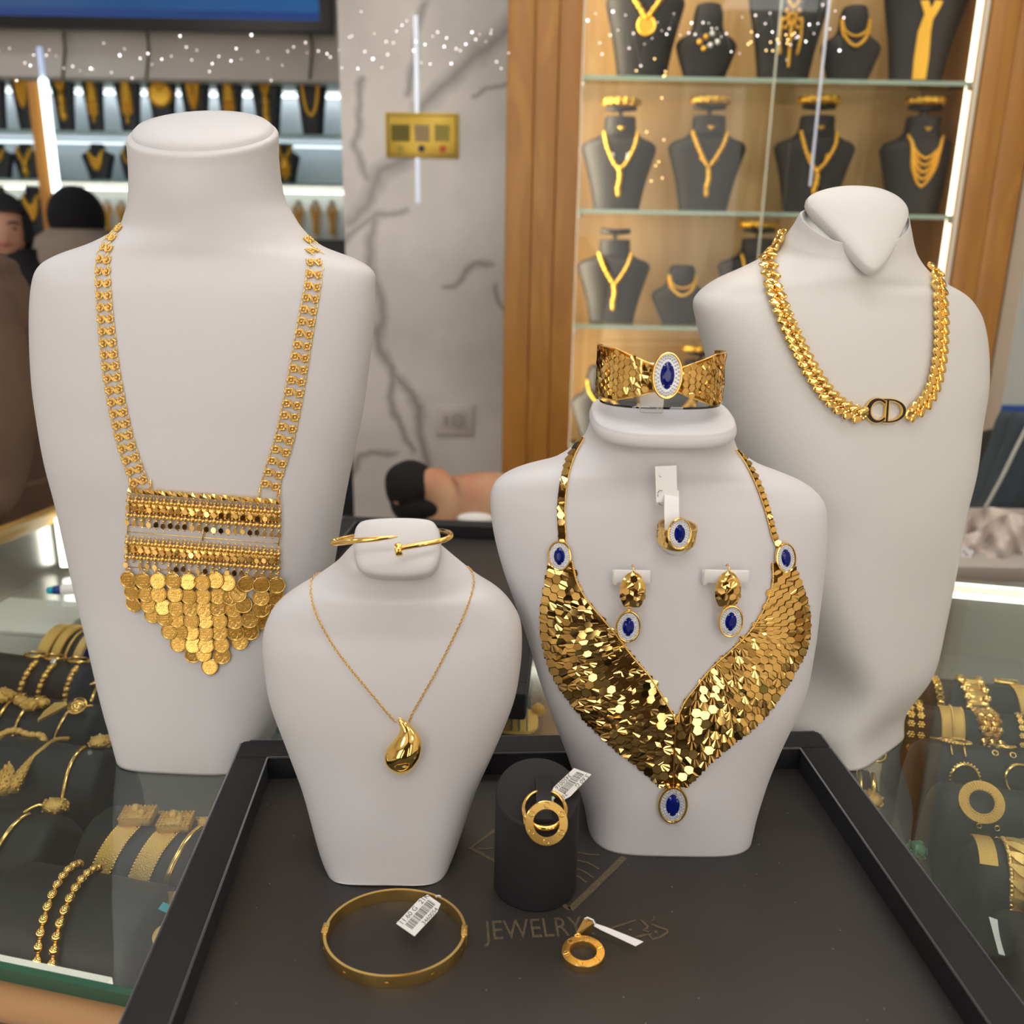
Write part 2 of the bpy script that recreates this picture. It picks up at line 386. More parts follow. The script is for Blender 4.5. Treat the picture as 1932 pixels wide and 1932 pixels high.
# ================================================================ BUSTS
# --- A, tall round-necked one at left
def capend(cap, N, k=(.9, .6, .6), n=2.1, back=.009):
    """last two neck sections lying just under a tilted cap"""
    N = V(N).normalized(); c = sum(cap.v, V((0, 0, 0))) / len(cap.v); tl = math.atan2(-N.y, N.z); d = V((0, cos(tl), sin(tl)))
    us = [(p - c).x for p in cap.v]; vs = [(p - c).dot(d) for p in cap.v]; w_ = (max(us) - min(us)) / 2
    q = c - N * back; q.x = c.x + (max(us) + min(us)) / 2
    q2 = q - N * .012
    return [(q2.x, q2.y + .001, q2.z - .004, w_ * k[0] * 1.03, -min(vs) * k[1], max(vs) * k[2], n, tl * .8, 0), (q.x, q.y, q.z, w_ * k[0], -min(vs) * k[1], max(vs) * k[2], n, tl, 0)]
YA = .576
rowsA = [sec(1392, 258, 516, YA, .052, .018, 4.6, 0, -3, z=CT), sec(1340, 238, 534, YA, .052, .022, 3.8, 0, -3), sec(1292, 216, 556, YA, .052, .026, 3.2, 0, -3),
 sec(1190, 182, 594, YA, .052, .034, 2.7, 0, -3), sec(1087, 149, 625, YA, .052, .045, 2.4, 0, -3), sec(950, 119, 648, YA - .002, .052, .045, 2.4, 0, -2), sec(865, 99, 664, YA - .004, .051, .045, 2.4),
 sec(780, 83, 682, YA - .004, .050, .044, 2.4), sec(711, 74, 692, YA - .004, .049, .042, 2.4), sec(615, 70, 704, YA - .002, .048, .040, 2.4), sec(545, 73, 707, YA, .046, .038, 2.4), sec(508, 84, 704, YA + .002, .044, .036, 2.3),
 sec(485, 118, 672, YA + .002, .042, .036, 2.2), sec(460, 182, 606, YA + .001, .041, .037, 2.1, 1), sec(432, 228, 572, YA, .040, .039, 2.0, 2), sec(405, 242, 552, YA - .0005, .040, .041, 2.0, 4), sec(375, 249, 535, YA - .0015, .040, .041, 2.0, 7),
 sec(330, 250, 526, YA - .003, .040, .041, 2.0, 13), sec(285, 247, 523, YA - .005, .039, .040, 2.0, 18), sec(258, 245, 523, YA - .006, .039, .039, 2.0, 21), sec(250, 250, 518, YA - .006, .037, .037, 2.0, 22)]
mbA = loft(rowsA)
c0 = rowsA[-1]
Rt = Matrix.Translation(V((c0[0], c0[1], c0[2] + .0005))) @ Matrix.Rotation(radians(22), 4, 'X')
capA = lathe([(.001, .0052), (.3, .0050), (.7, .0043), (.93, .0030), (.985, .0012), (1, -.001), (.97, -.003)], 64, sx=c0[3] * .975, sy=.0365)
capA = MB().add([V((p.x, p.y, p.z)) for p in capA.v], capA.f).tr(Rt)
A = thing('jewelry_bust', (c0[0], YA, CT), 'tall white round-necked display bust at the left wearing the coin necklace', 'display bust')
obj('torso', mbA, LEATH, A, True); obj('neck_cap', capA, LEATH, A, 40)
# --- B, tall ivory one at right, turned to the right
YB = .605
PB = atY(1628, 440, YB - .030); NB = V((.10, -.72, .70)).normalized()
capB = capface([(1526, 368), (1560, 353), (1607, 347), (1660, 352), (1700, 370), (1717, 396), (1708, 430), (1685, 475), (1666, 500), (1651, 508), (1630, 497), (1585, 447), (1545, 406), (1527, 386)], PB, NB, .008, .004)
rowsB = [(.236, .598, CT, .045, .046, .040, 5.0, 0, radians(42)), (.235, .600, CT + .02, .047, .047, .040, 4.5, 0, radians(40)), sec(1241, 1466, 1716, YB, .055, .042, 4.4, 0, 34), sec(1155, 1446, 1742, YB, .057, .043, 3.9, 0, 29), sec(1070, 1422, 1770, YB, .058, .044, 3.3, 0, 25), sec(967, 1398, 1805, YB, .060, .045, 2.5, 0, 19), sec(882, 1376, 1832, YB, .059, .044, 2.5, 0, 17),
 sec(797, 1352, 1852, YB, .057, .043, 2.4, 0, 16), sec(728, 1336, 1868, YB, .054, .042, 2.4, 0, 15), sec(660, 1320, 1872, YB, .050, .040, 2.4, 0, 14), sec(605, 1306, 1864, YB, .046, .038, 2.4, 0, 12), sec(572, 1302, 1848, YB, .043, .036, 2.3, 0, 10),
 sec(550, 1318, 1824, YB, .041, .036, 2.2, 0, 8), sec(530, 1348, 1790, YB, .040, .036, 2.1, 2, 8), sec(505, 1408, 1752, YB, .040, .034, 2.0, 6, 6), sec(478, 1460, 1730, YB - .002, .036, .028, 2.0, 10, 4), sec(452, 1480, 1722, YB - .005, .034, .020, 2.0, 20, 2), sec(428, 1497, 1718, YB - .009, .032, .014, 2.0, 30), sec(405, 1511, 1714, YB - .013, .030, .010, 2.0, 38)] + capend(capB, NB, (.97, .64, .95), 2.0, .0075)[1:] + capend(capB, NB, (.84, .54, .84), 2.0, .0045)[1:] + capend(capB, NB, (.6, .4, .6), 2.0, .003)[1:]
mbB = loft(rowsB)
B = thing('jewelry_bust', (.25, YB, CT), 'tall ivory display bust at the right with heart-shaped neck top wearing the chunky curb chain', 'display bust')
obj('torso', mbB, LEATHW, B, True)
obj('neck_cap', capB, LEATHW, B, True)
# --- C, small one in front
YC = .455
PC = atY(748, 1030, YC - .022); NC = V((0, -.80, .60)).normalized()
capC = capface([(672, 990), (690, 979), (745, 975), (805, 978), (824, 990), (831, 1015), (830, 1048), (820, 1072), (800, 1084), (750, 1088), (700, 1084), (677, 1072), (667, 1045), (666, 1012)], PC, NC, .011, .0025)
rowsC = [sec(1580, 632, 856, YC, .045, .034, 4.6, 0, 0, z=TFL), sec(1550, 612, 870, YC, .043, .034, 3.6), sec(1470, 578, 902, YC, .040, .034, 2.6), sec(1400, 547, 935, YC, .037, .033, 2.4),
 sec(1320, 515, 968, YC, .035, .032, 2.4), sec(1260, 503, 981, YC, .033, .031, 2.4), sec(1207, 499, 985, YC, .030, .029, 2.4), sec(1168, 507, 982, YC, .027, .028, 2.3), sec(1138, 526, 967, YC, .026, .027, 2.2), sec(1112, 560, 943, YC, .025, .026, 2.1),
 sec(1090, 598, 906, YC, .024, .022, 2.0, 6), sec(1064, 634, 872, YC - .003, .022, .015, 2.0, 14), sec(1040, 658, 840, YC - .007, .020, .011, 2.2, 26)] + capend(capC, NC, (.93, .8, .9), 2.6, .008)[1:]
mbC = loft(rowsC)
for k in range(72):                      # the shallow arch in its foot
    p = mbC.v[k]
    if p.y < YC - .02: p.z += .0022 * max(0, 1 - ((p.x - rowsC[0][0]) / rowsC[0][3] / .85) ** 2)
C = thing('jewelry_bust', (-.06, YC, TFL), 'small white display bust in front wearing the teardrop pendant', 'display bust')
obj('torso', mbC, LEATH, C, True)
obj('neck_cap', capC, LEATH, C, True)
# --- D, middle one with the scale collar
YD = .486
rowsD = [sec(1520, 1104, 1402, YD, .046, .036, 4.4, 0, 0, z=TFL), sec(1490, 1096, 1416, YD, .046, .036, 3.4), sec(1443, 1078, 1440, YD, .046, .036, 2.6), sec(1385, 1056, 1468, YD, .045, .036, 2.4), sec(1290, 1020, 1513, YD, .044, .036, 2.4),
 sec(1207, 995, 1532, YD, .042, .036, 2.4), sec(1138, 971, 1542, YD, .040, .035, 2.4), sec(1070, 947, 1551, YD, .037, .034, 2.4), sec(1002, 930, 1557, YD, .034, .033, 2.4), sec(950, 925, 1556, YD, .031, .032, 2.3), sec(922, 930, 1540, YD, .029, .032, 2.2),
 sec(903, 948, 1512, YD, .028, .032, 2.2), sec(888, 980, 1475, YD, .028, .032, 2.1), sec(872, 1040, 1432, YD, .029, .032, 2.1), sec(848, 1082, 1396, YD, .030, .032, 2.1, 3), sec(825, 1104, 1384, YD, .031, .032, 2.2, 6), sec(800, 1114, 1380, YD - .001, .032, .031, 2.3, 9)]
mbD = loft(rowsD)
D = thing('jewelry_bust', (.08, YD, TFL), 'white display bust in the middle wearing the gold scale collar with blue stones', 'display bust')
obj('torso', mbD, LEATH, D, True)
capD = loft([(rowsD[-1][0], YD - .002, rowsD[-1][2] + dz, rowsD[-1][3] * k, .0335 * k, .034 * k, 2.9, radians(9), 0) for dz, k in ((-.002, .95), (-.0006, 1.0), (.002, 1.015), (.0048, .995), (.0066, .94), (.0072, .6), (.0066, .2))], sub=4)
obj('neck_cap', capD, LEATH, D, True)
tA, tB, tC, tD = bvh(mbA), bvh(mbB), bvh(mbC), bvh(mbD)
for t_, y_ in ((tA, YA), (tB, YB - .005), (tC, YC), (tD, YD)): TY[id(t_)] = y_
# ================================================================ JEWELLERY HELPERS
def depth(p): return (p - CAM).dot(fw)
def pf(tree, px, py, dx=1, dy=0, off=0.0, step=4):
    """matrix on the bust at a pixel (X along the picture direction, Z outwards) and metres per pixel there"""
    p, n = hit(tree, px, py, off); a, _ = hit(tree, px - dx * step, py - dy * step, off); b_, _ = hit(tree, px + dx * step, py + dy * step, off)
    x = b_ - a
    if x.length < 1e-7 or x.length > .02: x = rt * dx - up * dy
    return frame(p, x, n), depth(p) / F
def clip(poly, f):
    out = []
    for i in range(len(poly)):
        a, b_ = poly[i - 1], poly[i]; fa, fb = f(a), f(b_)
        if (fa >= 0) != (fb >= 0):
            t = fa / (fa - fb); out.append((a[0] + (b_[0] - a[0]) * t, a[1] + (b_[1] - a[1]) * t))
        if fb >= 0: out.append(b_)
    return out
HEX = [(cos(pi / 6 + k * pi / 3), sin(pi / 6 + k * pi / 3)) for k in range(6)]     # circumradius 1, flat-to-flat sqrt3 across x
def hex_tile(kind, seed):
    """a faceted scale of unit size: flat, strips cut along one way, or a cut fan"""
    r_ = random.Random(seed); k = .93; P = [(x * k, y * k) for x, y in HEX]; mb = MB(); pieces = []
    if kind == 'flat': pieces = [(P, lambda p: 0)]
    elif kind == 'cup':
        c = (0, 0)
        for i in range(6): pieces.append(([P[i - 1], P[i], c], lambda p: -.10 * (1 - sqrt(p[0] ** 2 + p[1] ** 2))))
    elif kind == 'strip':
        a = r_.uniform(-.25, .25) ; d = (cos(a), sin(a)); n = r_.choice((2, 3, 4, 5)); xs = sorted([-1.2, 1.2] + [r_.uniform(-.8, .8) for _ in range(n)]); hs = [r_.uniform(-.055, .055) * (1 if i % 2 else -1) for i in range(len(xs))]
        for i in range(len(xs) - 1):
            f = lambda p: p[0] * d[0] + p[1] * d[1]
            q = clip(clip(P, lambda p: f(p) - xs[i]), lambda p: xs[i + 1] - f(p))
            if len(q) > 2: pieces.append((q, (lambda x0, x1, h0, h1: lambda p: h0 + (h1 - h0) * (p[0] * d[0] + p[1] * d[1] - x0) / (x1 - x0 + 1e-6))(xs[i], xs[i + 1], hs[i], hs[i + 1])))
    else:
        a0 = r_.uniform(.2, 1.4); c = (-cos(a0) * 1.2, -sin(a0) * 1.2); n = r_.choice((5, 7, 8)); w_ = .95
        A = [a0 - w_ + 2 * w_ * i / n for i in range(n + 1)]
        for i in range(n):
            d0 = (-sin(A[i]), cos(A[i])); d1 = (-sin(A[i + 1]), cos(A[i + 1]))
            q = clip(clip(P, lambda p: (p[0] - c[0]) * d0[0] + (p[1] - c[1]) * d0[1]), lambda p: -((p[0] - c[0]) * d1[0] + (p[1] - c[1]) * d1[1]))
            s_ = 1 if i % 2 else -1
            if len(q) > 2: pieces.append((q, (lambda s_, am: lambda p: s_ * .05 * (am - math.atan2(p[1] - c[1], p[0] - c[0])) / (2 * w_ / n) * sqrt((p[0] - c[0]) ** 2 + (p[1] - c[1]) ** 2))(s_, (A[i] + A[i + 1]) / 2)))
    for q, f in pieces:
        o = len(mb.v); mb.v += [V((x, y, f((x, y)))) for x, y in q]; mb.f.append(tuple(range(o, o + len(q))))
    o = len(mb.v); mb.v += [V((x, y, -.12)) for x, y in P] + [V((x, y, -.24)) for x, y in [(x * 1.0, y * 1.0) for x, y in P]]
    for i in range(6): mb.f.append((o + i, o + (i + 1) % 6, o + 6 + (i + 1) % 6, o + 6 + i))
    return mb
HT = {k: [me_from('scale_' + k, hex_tile(k, 31 * i + len(k)), GOLDM, False) for i in range({'flat': 1, 'cup': 1, 'strip': 7, 'fan': 7}[k])] for k in ('flat', 'cup', 'strip', 'fan')}
def add_mesh(mb, d, Mx): mb.add([Mx @ q.co for q in d.vertices], [tuple(p.vertices) for p in d.polygons])
DGOLD = mat('dark_gold_backing', (.14, .07, .015), .45, 1)
BLUE = mat('blue_sapphire', (.001, .008, .17), .04, 0); BLUE.node_tree.nodes['Principled BSDF'].inputs['IOR'].default_value = 1.42
CRYS = mat('clear_small_stones', (.86, .88, .94), .12, .6)
CRYS2 = mat('pale_silver', (.80, .82, .86), .35, .5)
def medallion(parent, Mx, a, b, h, label='oval setting with a pointed blue stone ringed by clear stones', rays=True):
    """oval bezel (half sizes a, b; height h), two rings of small stones and a marquise stone; a part with sub-parts"""
    P = ell(1, 1, 36); prof = [(1.0, 0), (1.04, h * .5), (1.0, h), (.93, h * 1.06), (.87, h * .95), (.86, h * .6), (0.01, h * .55)]
    mb = MB(); n = 36
    for k, z in prof: mb.v += [V((a * (1 - (1 - k)) * x, (b - (1 - k) * a) * y if k > .5 else b * k * y, z)) for x, y in P]
    for i in range(len(prof) - 1):
        for j in range(n): mb.f.append((i * n + j, i * n + (j + 1) % n, (i + 1) * n + (j + 1) % n, (i + 1) * n + j))
    o = obj('stone_setting', mb.tr(Mx), GOLD, parent, 40); o['label'] = label
    pl = MB(); PP = ell(1, 1, 36)
    pl.v = [V((a * .865 * x, (b - .135 * a) * y, h * .66)) for x, y in PP] + [V((a * .40 * x, b * .5 * y, h * .70)) for x, y in PP]; pl.f = [(k, (k + 1) % 36, 36 + (k + 1) % 36, 36 + k) for k in range(36)] + [tuple(36 + k for k in range(36))]
    obj('stone_plate', pl.tr(Mx), CRYS2, o, False)
    st = MB()
    for ring, (k, cnt, rr) in enumerate(((.76, 32, .082), (.60, 26, .075))):
        for j in range(cnt):
            t = 2 * pi * (j + .5 * ring) / cnt; c = V((a * k * cos(t), (b - (1 - k) * a) * sin(t), h * .80))
            st.add(*(lambda m_: (m_.v, m_.f))(ball(c, a * rr, 6, 4, (1, 1, .8))))
    p_ = obj('small_stones', st.tr(Mx), CRYS, o, False); p_['kind'] = 'stuff'
    W, H = a * .47, b * .60; out = []
    for j in range(16):
        t = 2 * pi * j / 16; out.append((W * math.copysign(abs(cos(t)) ** 1.25, cos(t)), H * sin(t) * (1 - .0 * abs(cos(t)))))
    g = MB(); rings = [(1.0, h * .6), (1.0, h * .9), (.72, h * 1.25), (.45, h * 1.38)]
    for q, z in rings: g.v += [V((x * q, y * (q if q == 1 else q * .98), z)) for x, y in out]
    for i in range(3):
        for j in range(16): g.f.append((i * 16 + j, i * 16 + (j + 1) % 16, (i + 1) * 16 + (j + 1) % 16, (i + 1) * 16 + j))
    g.f.append(tuple(48 + j for j in range(16)))
    obj('blue_stone', g.tr(Mx), BLUE, o, False)
    pr = MB()
    for sx in (-1, 1):
        for sy in (-1, 1): pr.add(*(lambda m_: (m_.v, m_.f))(ball(V((sx * W * .5, sy * H * .72, h * 1.15)), a * .055, 6, 4)))
    obj('prongs', pr.tr(Mx), SILV, o, True)
    return o
def poly_in(P, x, y):
    c = False
    for i in range(len(P)):
        (x0, y0), (x1, y1) = P[i - 1], P[i]
        if (y0 > y) != (y1 > y) and x < (x1 - x0) * (y - y0) / (y1 - y0) + x0: c = not c
    return c
def even2(P, step=None, count=None): return [(p.x, p.y) for p in even([V((x, y, 0)) for x, y in [tuple(q) for q in cr([list(p) for p in P], 8)]], step, count)]

# ================================================================ COLLAR OF SCALES on the middle bust
def wing_cells(outer, inner, seam, side, pitch=17.0):
    """rows of scales parallel to the outer edge, kept inside the wing; (x, y, direction, size)"""
    O = even2(outer, 2.0); poly = [tuple(p) for p in O] + seam + [tuple(p) for p in even2(inner, 6)][::-1]
    cells = []; row = 0; dd = pitch * .42; tot = sum(math.hypot(O[k + 1][0] - O[k][0], O[k + 1][1] - O[k][1]) for k in range(len(O) - 1)); nc = int(tot / pitch)
    def nrm(q):
        a = O[max(0, int(q) - 14)]; b_ = O[min(len(O) - 1, int(q) + 14)]; tx, ty = b_[0] - a[0], b_[1] - a[1]; L = math.hypot(tx, ty); return tx / L, ty / L
    def pos(c, d):
        q = c / nc * (len(O) - 1); q = min(max(q, 0), len(O) - 1.001); i0 = int(q); f_ = q - i0; x = O[i0][0] * (1 - f_) + O[i0 + 1][0] * f_; y = O[i0][1] * (1 - f_) + O[i0 + 1][1] * f_
        tx, ty = nrm(q); return (x + (ty if side < 0 else -ty) * d, y + (-tx if side < 0 else tx) * d, tx, ty)
    while dd < 175:
        for c in range(nc + 1):
            cc = c + (.5 if row % 2 else 0)
            if cc > nc: continue
            X, Y, tx, ty = pos(cc, dd); a = pos(max(cc - .5, 0), dd); b_ = pos(min(cc + .5, nc), dd); loc = math.hypot(a[0] - b_[0], a[1] - b_[1])
            if loc > 3.5 and poly_in(poly, X, Y): cells.append((X, Y, tx, ty, loc / pitch))
        row += 1; dd += pitch * .845 * (1 - .012 * row)
    return cells, poly, O
LO = [(1036, 1062), (1026, 1110), (1020, 1160), (1023, 1205), (1034, 1250), (1052, 1290), (1077, 1325), (1105, 1360), (1135, 1390), (1165, 1417), (1195, 1440), (1222, 1463), (1244, 1484)]
LI = [(1080, 1060), (1090, 1100), (1110, 1135), (1140, 1170), (1165, 1200), (1195, 1240), (1225, 1275), (1250, 1315), (1268, 1345), (1274, 1362)]
RO = [(1499, 1066), (1506, 1084), (1515, 1110), (1525, 1150), (1527, 1190), (1520, 1227), (1500, 1266), (1480, 1300), (1455, 1337), (1418, 1376), (1376, 1408), (1334, 1445), (1297, 1484)]
RI = [(1456, 1062), (1455, 1105), (1436, 1155), (1409, 1196), (1374, 1230), (1340, 1261), (1313, 1295), (1292, 1322), (1279, 1350), (1275, 1362)]
lc, lpoly, lout = wing_cells(LO, LI, [(1269, 1484)], -1)
rc, rpoly, rout = wing_cells(RO, RI, [(1270, 1484)], 1)
K0, _ = hit(tD, 1268, 1400, 0)
COLLAR = thing('collar_necklace', K0, 'wide gold collar of hexagonal scales with three blue stones on the middle white bust', 'necklace')
def sheet(outline, tree, off, nx=26, ny=30):
    """thin backing sheet inside an outline, lying on the bust"""
    xs = [p[0] for p in outline]; ys = [p[1] for p in outline]; x0, x1, y0, y1 = min(xs), max(xs), min(ys), max(ys); mb = MB(); idx = {}
    for j in range(ny):
        for i in range(nx):
            cx, cy = x0 + (x1 - x0) * (i + .5) / nx, y0 + (y1 - y0) * (j + .5) / ny
            if not poly_in(outline, cx, cy): continue
            q = []
            for a, b_ in ((i, j), (i + 1, j), (i + 1, j + 1), (i, j + 1)):
                if (a, b_) not in idx:
                    idx[(a, b_)] = len(mb.v); mb.v.append(hit(tree, x0 + (x1 - x0) * a / nx, y0 + (y1 - y0) * b_ / ny, off)[0])
                q.append(idx[(a, b_)])
            mb.f.append(tuple(q))
    return mb
for po in (lpoly, rpoly): obj('backing_mesh', sheet(po, tD, .0007, 60, 70), DGOLD, COLLAR, True)
rn = random.Random(5); cells = []
for cl, side in ((lc, 0), (rc, 1)):
    for (x, y, tx, ty, k) in cl: cells.append((x, y, tx, ty, side, k))
cells.sort(key=lambda c: -(c[1]))                          # the lower ones are nearest and largest
rest = MB(); SCN = 0
def place_scale(tree, x, y, tx, ty, parent, size, off=.0011, tilt=3.0, kind=None, rest=None, name='scale', sxy=(1, 1)):
    Mx, s = pf(tree, x, y, tx, ty, off)
    Mx = Mx @ Matrix.Rotation(radians(rn.gauss(0, tilt)), 4, 'X') @ Matrix.Rotation(radians(rn.gauss(0, tilt)), 4, 'Y')
    if name == 'scale' and tree is tD:
        up_ = rn.choice((0, 6, 9, 11)) if y > 1180 else rn.choice((0, 0, 5)); c_ = Mx.translation.copy(); Mx = Matrix.Translation(c_) @ Matrix.Rotation(radians(-up_), 4, 'X') @ Matrix.Translation(-c_) @ Mx
    if kind is None: kind = rn.choices(('flat', 'cup', 'strip', 'fan'), (2, 1, 4, 3))[0]
    d = rn.choice(HT[kind]); R_ = size * s
    # foreshortening across the curve: measure the surface width of one cell
    a, _n = hit(tree, x - ty * 4, y + tx * 4, off); b_, _n = hit(tree, x + ty * 4, y - tx * 4, off); fy = min(1.5, max(1.0, (a - b_).length / (8 * s)))
    a, _n = hit(tree, x - tx * 4, y - ty * 4, off); b_, _n = hit(tree, x + tx * 4, y + ty * 4, off); fx = min(1.5, max(1.0, (a - b_).length / (8 * s)))
    Mx = Mx @ Matrix.Diagonal((R_ * fx * sxy[0], R_ * fy * sxy[1], R_, 1))
    if rest is not None: add_mesh(rest, d, Mx)
    else: inst(name, d, Mx, parent)
for i, (x, y, tx, ty, side, k) in enumerate(cells):
    g = min(max((y - 1180) / 180, 0), 1)
    kind = rn.choices(('flat', 'cup', 'strip', 'fan'), (2, 1, 5 * (1 - g) + .6, .8 + 6 * g))[0]
    place_scale(tD, x, y, tx, ty, COLLAR, 9.45, sxy=(min(k, 1.12), 1), kind=kind, tilt=1.0 if side == 0 else 1.2, rest=(None if i < 270 else rest))
if rest.v:
    o = obj('scale', rest, GOLDM, COLLAR, False); o['kind'] = 'stuff'
def rope(pts, tree, off, rpx, parent, name='rope_edge', m=GOLDS, bead=None):
    Q = even2(pts, 3.0); P = [hit(tree, x, y, off)[0] for x, y in Q]; s = depth(P[0]) / F
    if bead:
        P2 = even(P, bead * s); mb = MB()
        for p in P2: mb.add(*(lambda m_: (m_.v, m_.f))(ball(p, rpx * s, 6, 4)))
        return obj(name, mb, m, parent, True)
    return obj(name, tube(P, rpx * s, 6), m, parent, True)
rope(LI, tD, .0012, 2.2, COLLAR, 'rope_edge', GOLD, 3.2); rope(RI, tD, .0012, 2.2, COLLAR, 'rope_edge', GOLD, 3.2)
rope([(1274, 1360), (1271, 1420), (1269, 1484)], tD, .0024, 1.6, COLLAR, 'centre_seam', GOLD)
# straps
LS = [(1098, 828), (1082, 855), (1070, 885), (1063, 915), (1059, 950), (1059, 985), (1061, 1012), (1060, 1030)]
RS = [(1391, 850), (1410, 876), (1427, 908), (1441, 942), (1452, 978), (1460, 1010), (1468, 1030)]
for St, w_, sg in ((LS, 7.6, 1), (RS, 6.0, -1)):
    Q = even2(St, 13.5)
    for i in range(len(Q) - 1):
        x, y = (Q[i][0] + Q[i + 1][0]) / 2, (Q[i][1] + Q[i + 1][1]) / 2; tx, ty = Q[i + 1][0] - Q[i][0], Q[i + 1][1] - Q[i][1]; L = math.hypot(tx, ty)
        k = .55 + .45 * i / len(Q)
        place_scale(tD, x, y, tx / L, ty / L, COLLAR, w_ * (.62 + .38 * k) * 1.12, off=.0016, tilt=5, kind=rn.choice(('strip', 'flat', 'fan')), name='strap_scale')
    rope([(x + sg * w_ * .95, y) for x, y in St], tD, .001, 1.6, COLLAR, 'rope_edge', GOLD, 2.6)
    obj('strap_backing', tube([hit(tD, x, y, .0005)[0] for x, y in Q], .0022 * w_ / 8, 8, flat=(.25, 1), upv=[hit(tD, x, y)[1] for x, y in Q]), DGOLD, COLLAR, True)
def med_at(tree, x, y, a, b_, rot, parent, off, nrm=None, label=None):
    Mx, s = pf(tree, x, y, cos(radians(rot)), sin(radians(rot)), off)
    kw = {'label': label} if label else {}
    medallion(parent, Mx, a * s * 1.02, b_ * s * 1.03, 7 * s, **kw)
med_at(tD, 1057, 1047, 22, 28, 3, COLLAR, .0012); med_at(tD, 1478, 1051, 20, 28, -14, COLLAR, .0012); med_at(tD, 1268, 1514, 27, 37, 0, COLLAR, .0012)
for x in (1259, 1278):
    Mx, s = pf(tD, x, 1478, 1, 0, .0018); obj('joint', ball(Mx.translation, 5 * s, 8, 6), GOLD, COLLAR, True)

# ================================================================ CUFF BRACELET on its clear holder above the middle bust
YK = YD - .002; cK = atY(1246, 706, YK); sK = depth(cK) / F; RK = 119 * sK
CUFF = thing('cuff_bracelet', cK, 'flared gold cuff of hexagonal scales with one blue stone above the middle bust', 'bracelet')
def cuffh(t):                      # t = 0 at the front centre; half height
    u = abs(math.atan2(sin(t), cos(t))); 
    return sK * (18 + 29 * min(1, max(0, (u - .12) / .75)) ** .8) if u < 1.6 else sK * max(34, 47 - (u - 1.6) * 9)
def cuffp(t, v, o=0.0):            # t angle, v -1..1
    lean = .10 * (-cos(t))
    return V((cK.x + (RK + o) * sin(t) , cK.y + RK * .04 - (RK * .80 + o) * cos(t), cK.z + v * cuffh(t) - .0012 * sin(t) + .0006)), V((sin(t), -cos(t), 0)).normalized()
mb = MB(); N_ = 72; TM = 1.95
for i in range(N_ + 1):
    t = -TM + 2 * TM * i / N_
    for v, o_ in ((-1, -.0003), (1, -.0003), (1, -.0011), (-1, -.0011)): mb.v.append(cuffp(t, v, o_)[0])
for i in range(N_):
    for k in range(4): a = 4 * i; mb.f.append((a + k, a + (k + 1) % 4, a + 4 + (k + 1) % 4, a + 4 + k))
mb.f += [(0, 1, 2, 3), (4 * N_, 4 * N_ + 1, 4 * N_ + 2, 4 * N_ + 3)]
obj('band', mb, mat('gold_band_inside', (.75, .45, .10), .22, 1), CUFF, True)
ph = 13.0 * sK; nrow = 9; dt = ph / (RK * .92)
for j in range(int(2 * TM / (dt * .87))):
    t = -TM + .06 + j * dt * .87
    if abs(t) < .20: continue
    H = cuffh(t)
    for k in range(-4, 5):
        z = (k + (.5 if j % 2 else 0)) * ph * 1.0
        if abs(z) > H - ph * .22: continue
        p, n = cuffp(t, z / H, .0004)
        Mx = frame(p, V((cos(t), .8 * sin(t), 0)), n) @ Matrix.Rotation(radians(rn.gauss(0, 4)), 4, 'X') @ Matrix.Rotation(radians(rn.gauss(0, 4)), 4, 'Y') @ Matrix.Rotation(pi / 2, 4, 'Z') @ Matrix.Diagonal((ph * .60, ph * .60, ph * .6, 1))
        d = rn.choice(HT[rn.choices(('flat', 'cup', 'strip', 'fan'), (2, 1, 3, 5))[0]])
        inst('scale', d, Mx, CUFF)
for v in (-1, 1):
    P = [cuffp(-TM + 2 * TM * i / 96, v, .0001)[0] for i in range(97)]
    obj('rope_edge', tube(P, 1.2 * sK, 6), GOLD, CUFF, True)
p = atY(1258, 708, YK - RK * .80 - .0022); medallion(CUFF, frame(p, V((1, .03, 0)), V((0.04, -1, .06))), 27 * sK, 41 * sK, 7 * sK)
# holder: white post and clear crescent rest
HOLD = thing('bracelet_holder', (cK.x, YK, rowsD[-1][2] + .0072), 'small holder with white post and clear rest carrying the cuff bracelet', 'jewelry stand')
zt = rowsD[-1][2] + .0069; pz = atY(1231, 738, YK)
obj('post', bx(pz.x - 22 * sK, pz.x + 22 * sK, YK - .0015, YK + .0015, zt - .0005, cK.z + .006, .0005), WHITE, HOLD, 30)
zr = cK.z - 47 * sK - .0012
obj('rest', prism([(cK.x + x, YK + y) for x, y in ell(114 * sK, RK * .76, 40, 2.6)], zr, zr + .0011, None, .0003), ACR, HOLD, 30)

# ================================================================ RING with tag, on a clear loop of the middle bust
pR, nR = hit(tD, 1272, 995, .0); sR = depth(pR) / F
RING = thing('ring', pR, 'gold scale ring with blue stone hung on the upper chest of the middle bust', 'ring')
cR = pR + V((0, -.0085, 0)); aR = Matrix.Translation(cR) @ Matrix.Rotation(radians(12), 4, 'X') @ Matrix.Rotation(radians(-8), 4, 'Z')
rr = 36 * sR
def ringh(t): return sR * (15 + 5 * cos(t))
mb = MB(); n = 48
for i in range(n):
    t = 2 * pi * i / n; H = ringh(t)
    for rad, z in ((rr, -H), (rr, H), (rr - .0009, H), (rr - .0009, -H)): mb.v.append(aR @ V((rad * sin(t), -rad * cos(t), z)))
for i in range(n):
    a, b_ = 4 * i, 4 * ((i + 1) % n)
    for k in range(4): mb.f.append((a + k, a + (k + 1) % 4, b_ + (k + 1) % 4, b_ + k))
obj('band', mb, GOLDS, RING, 40)
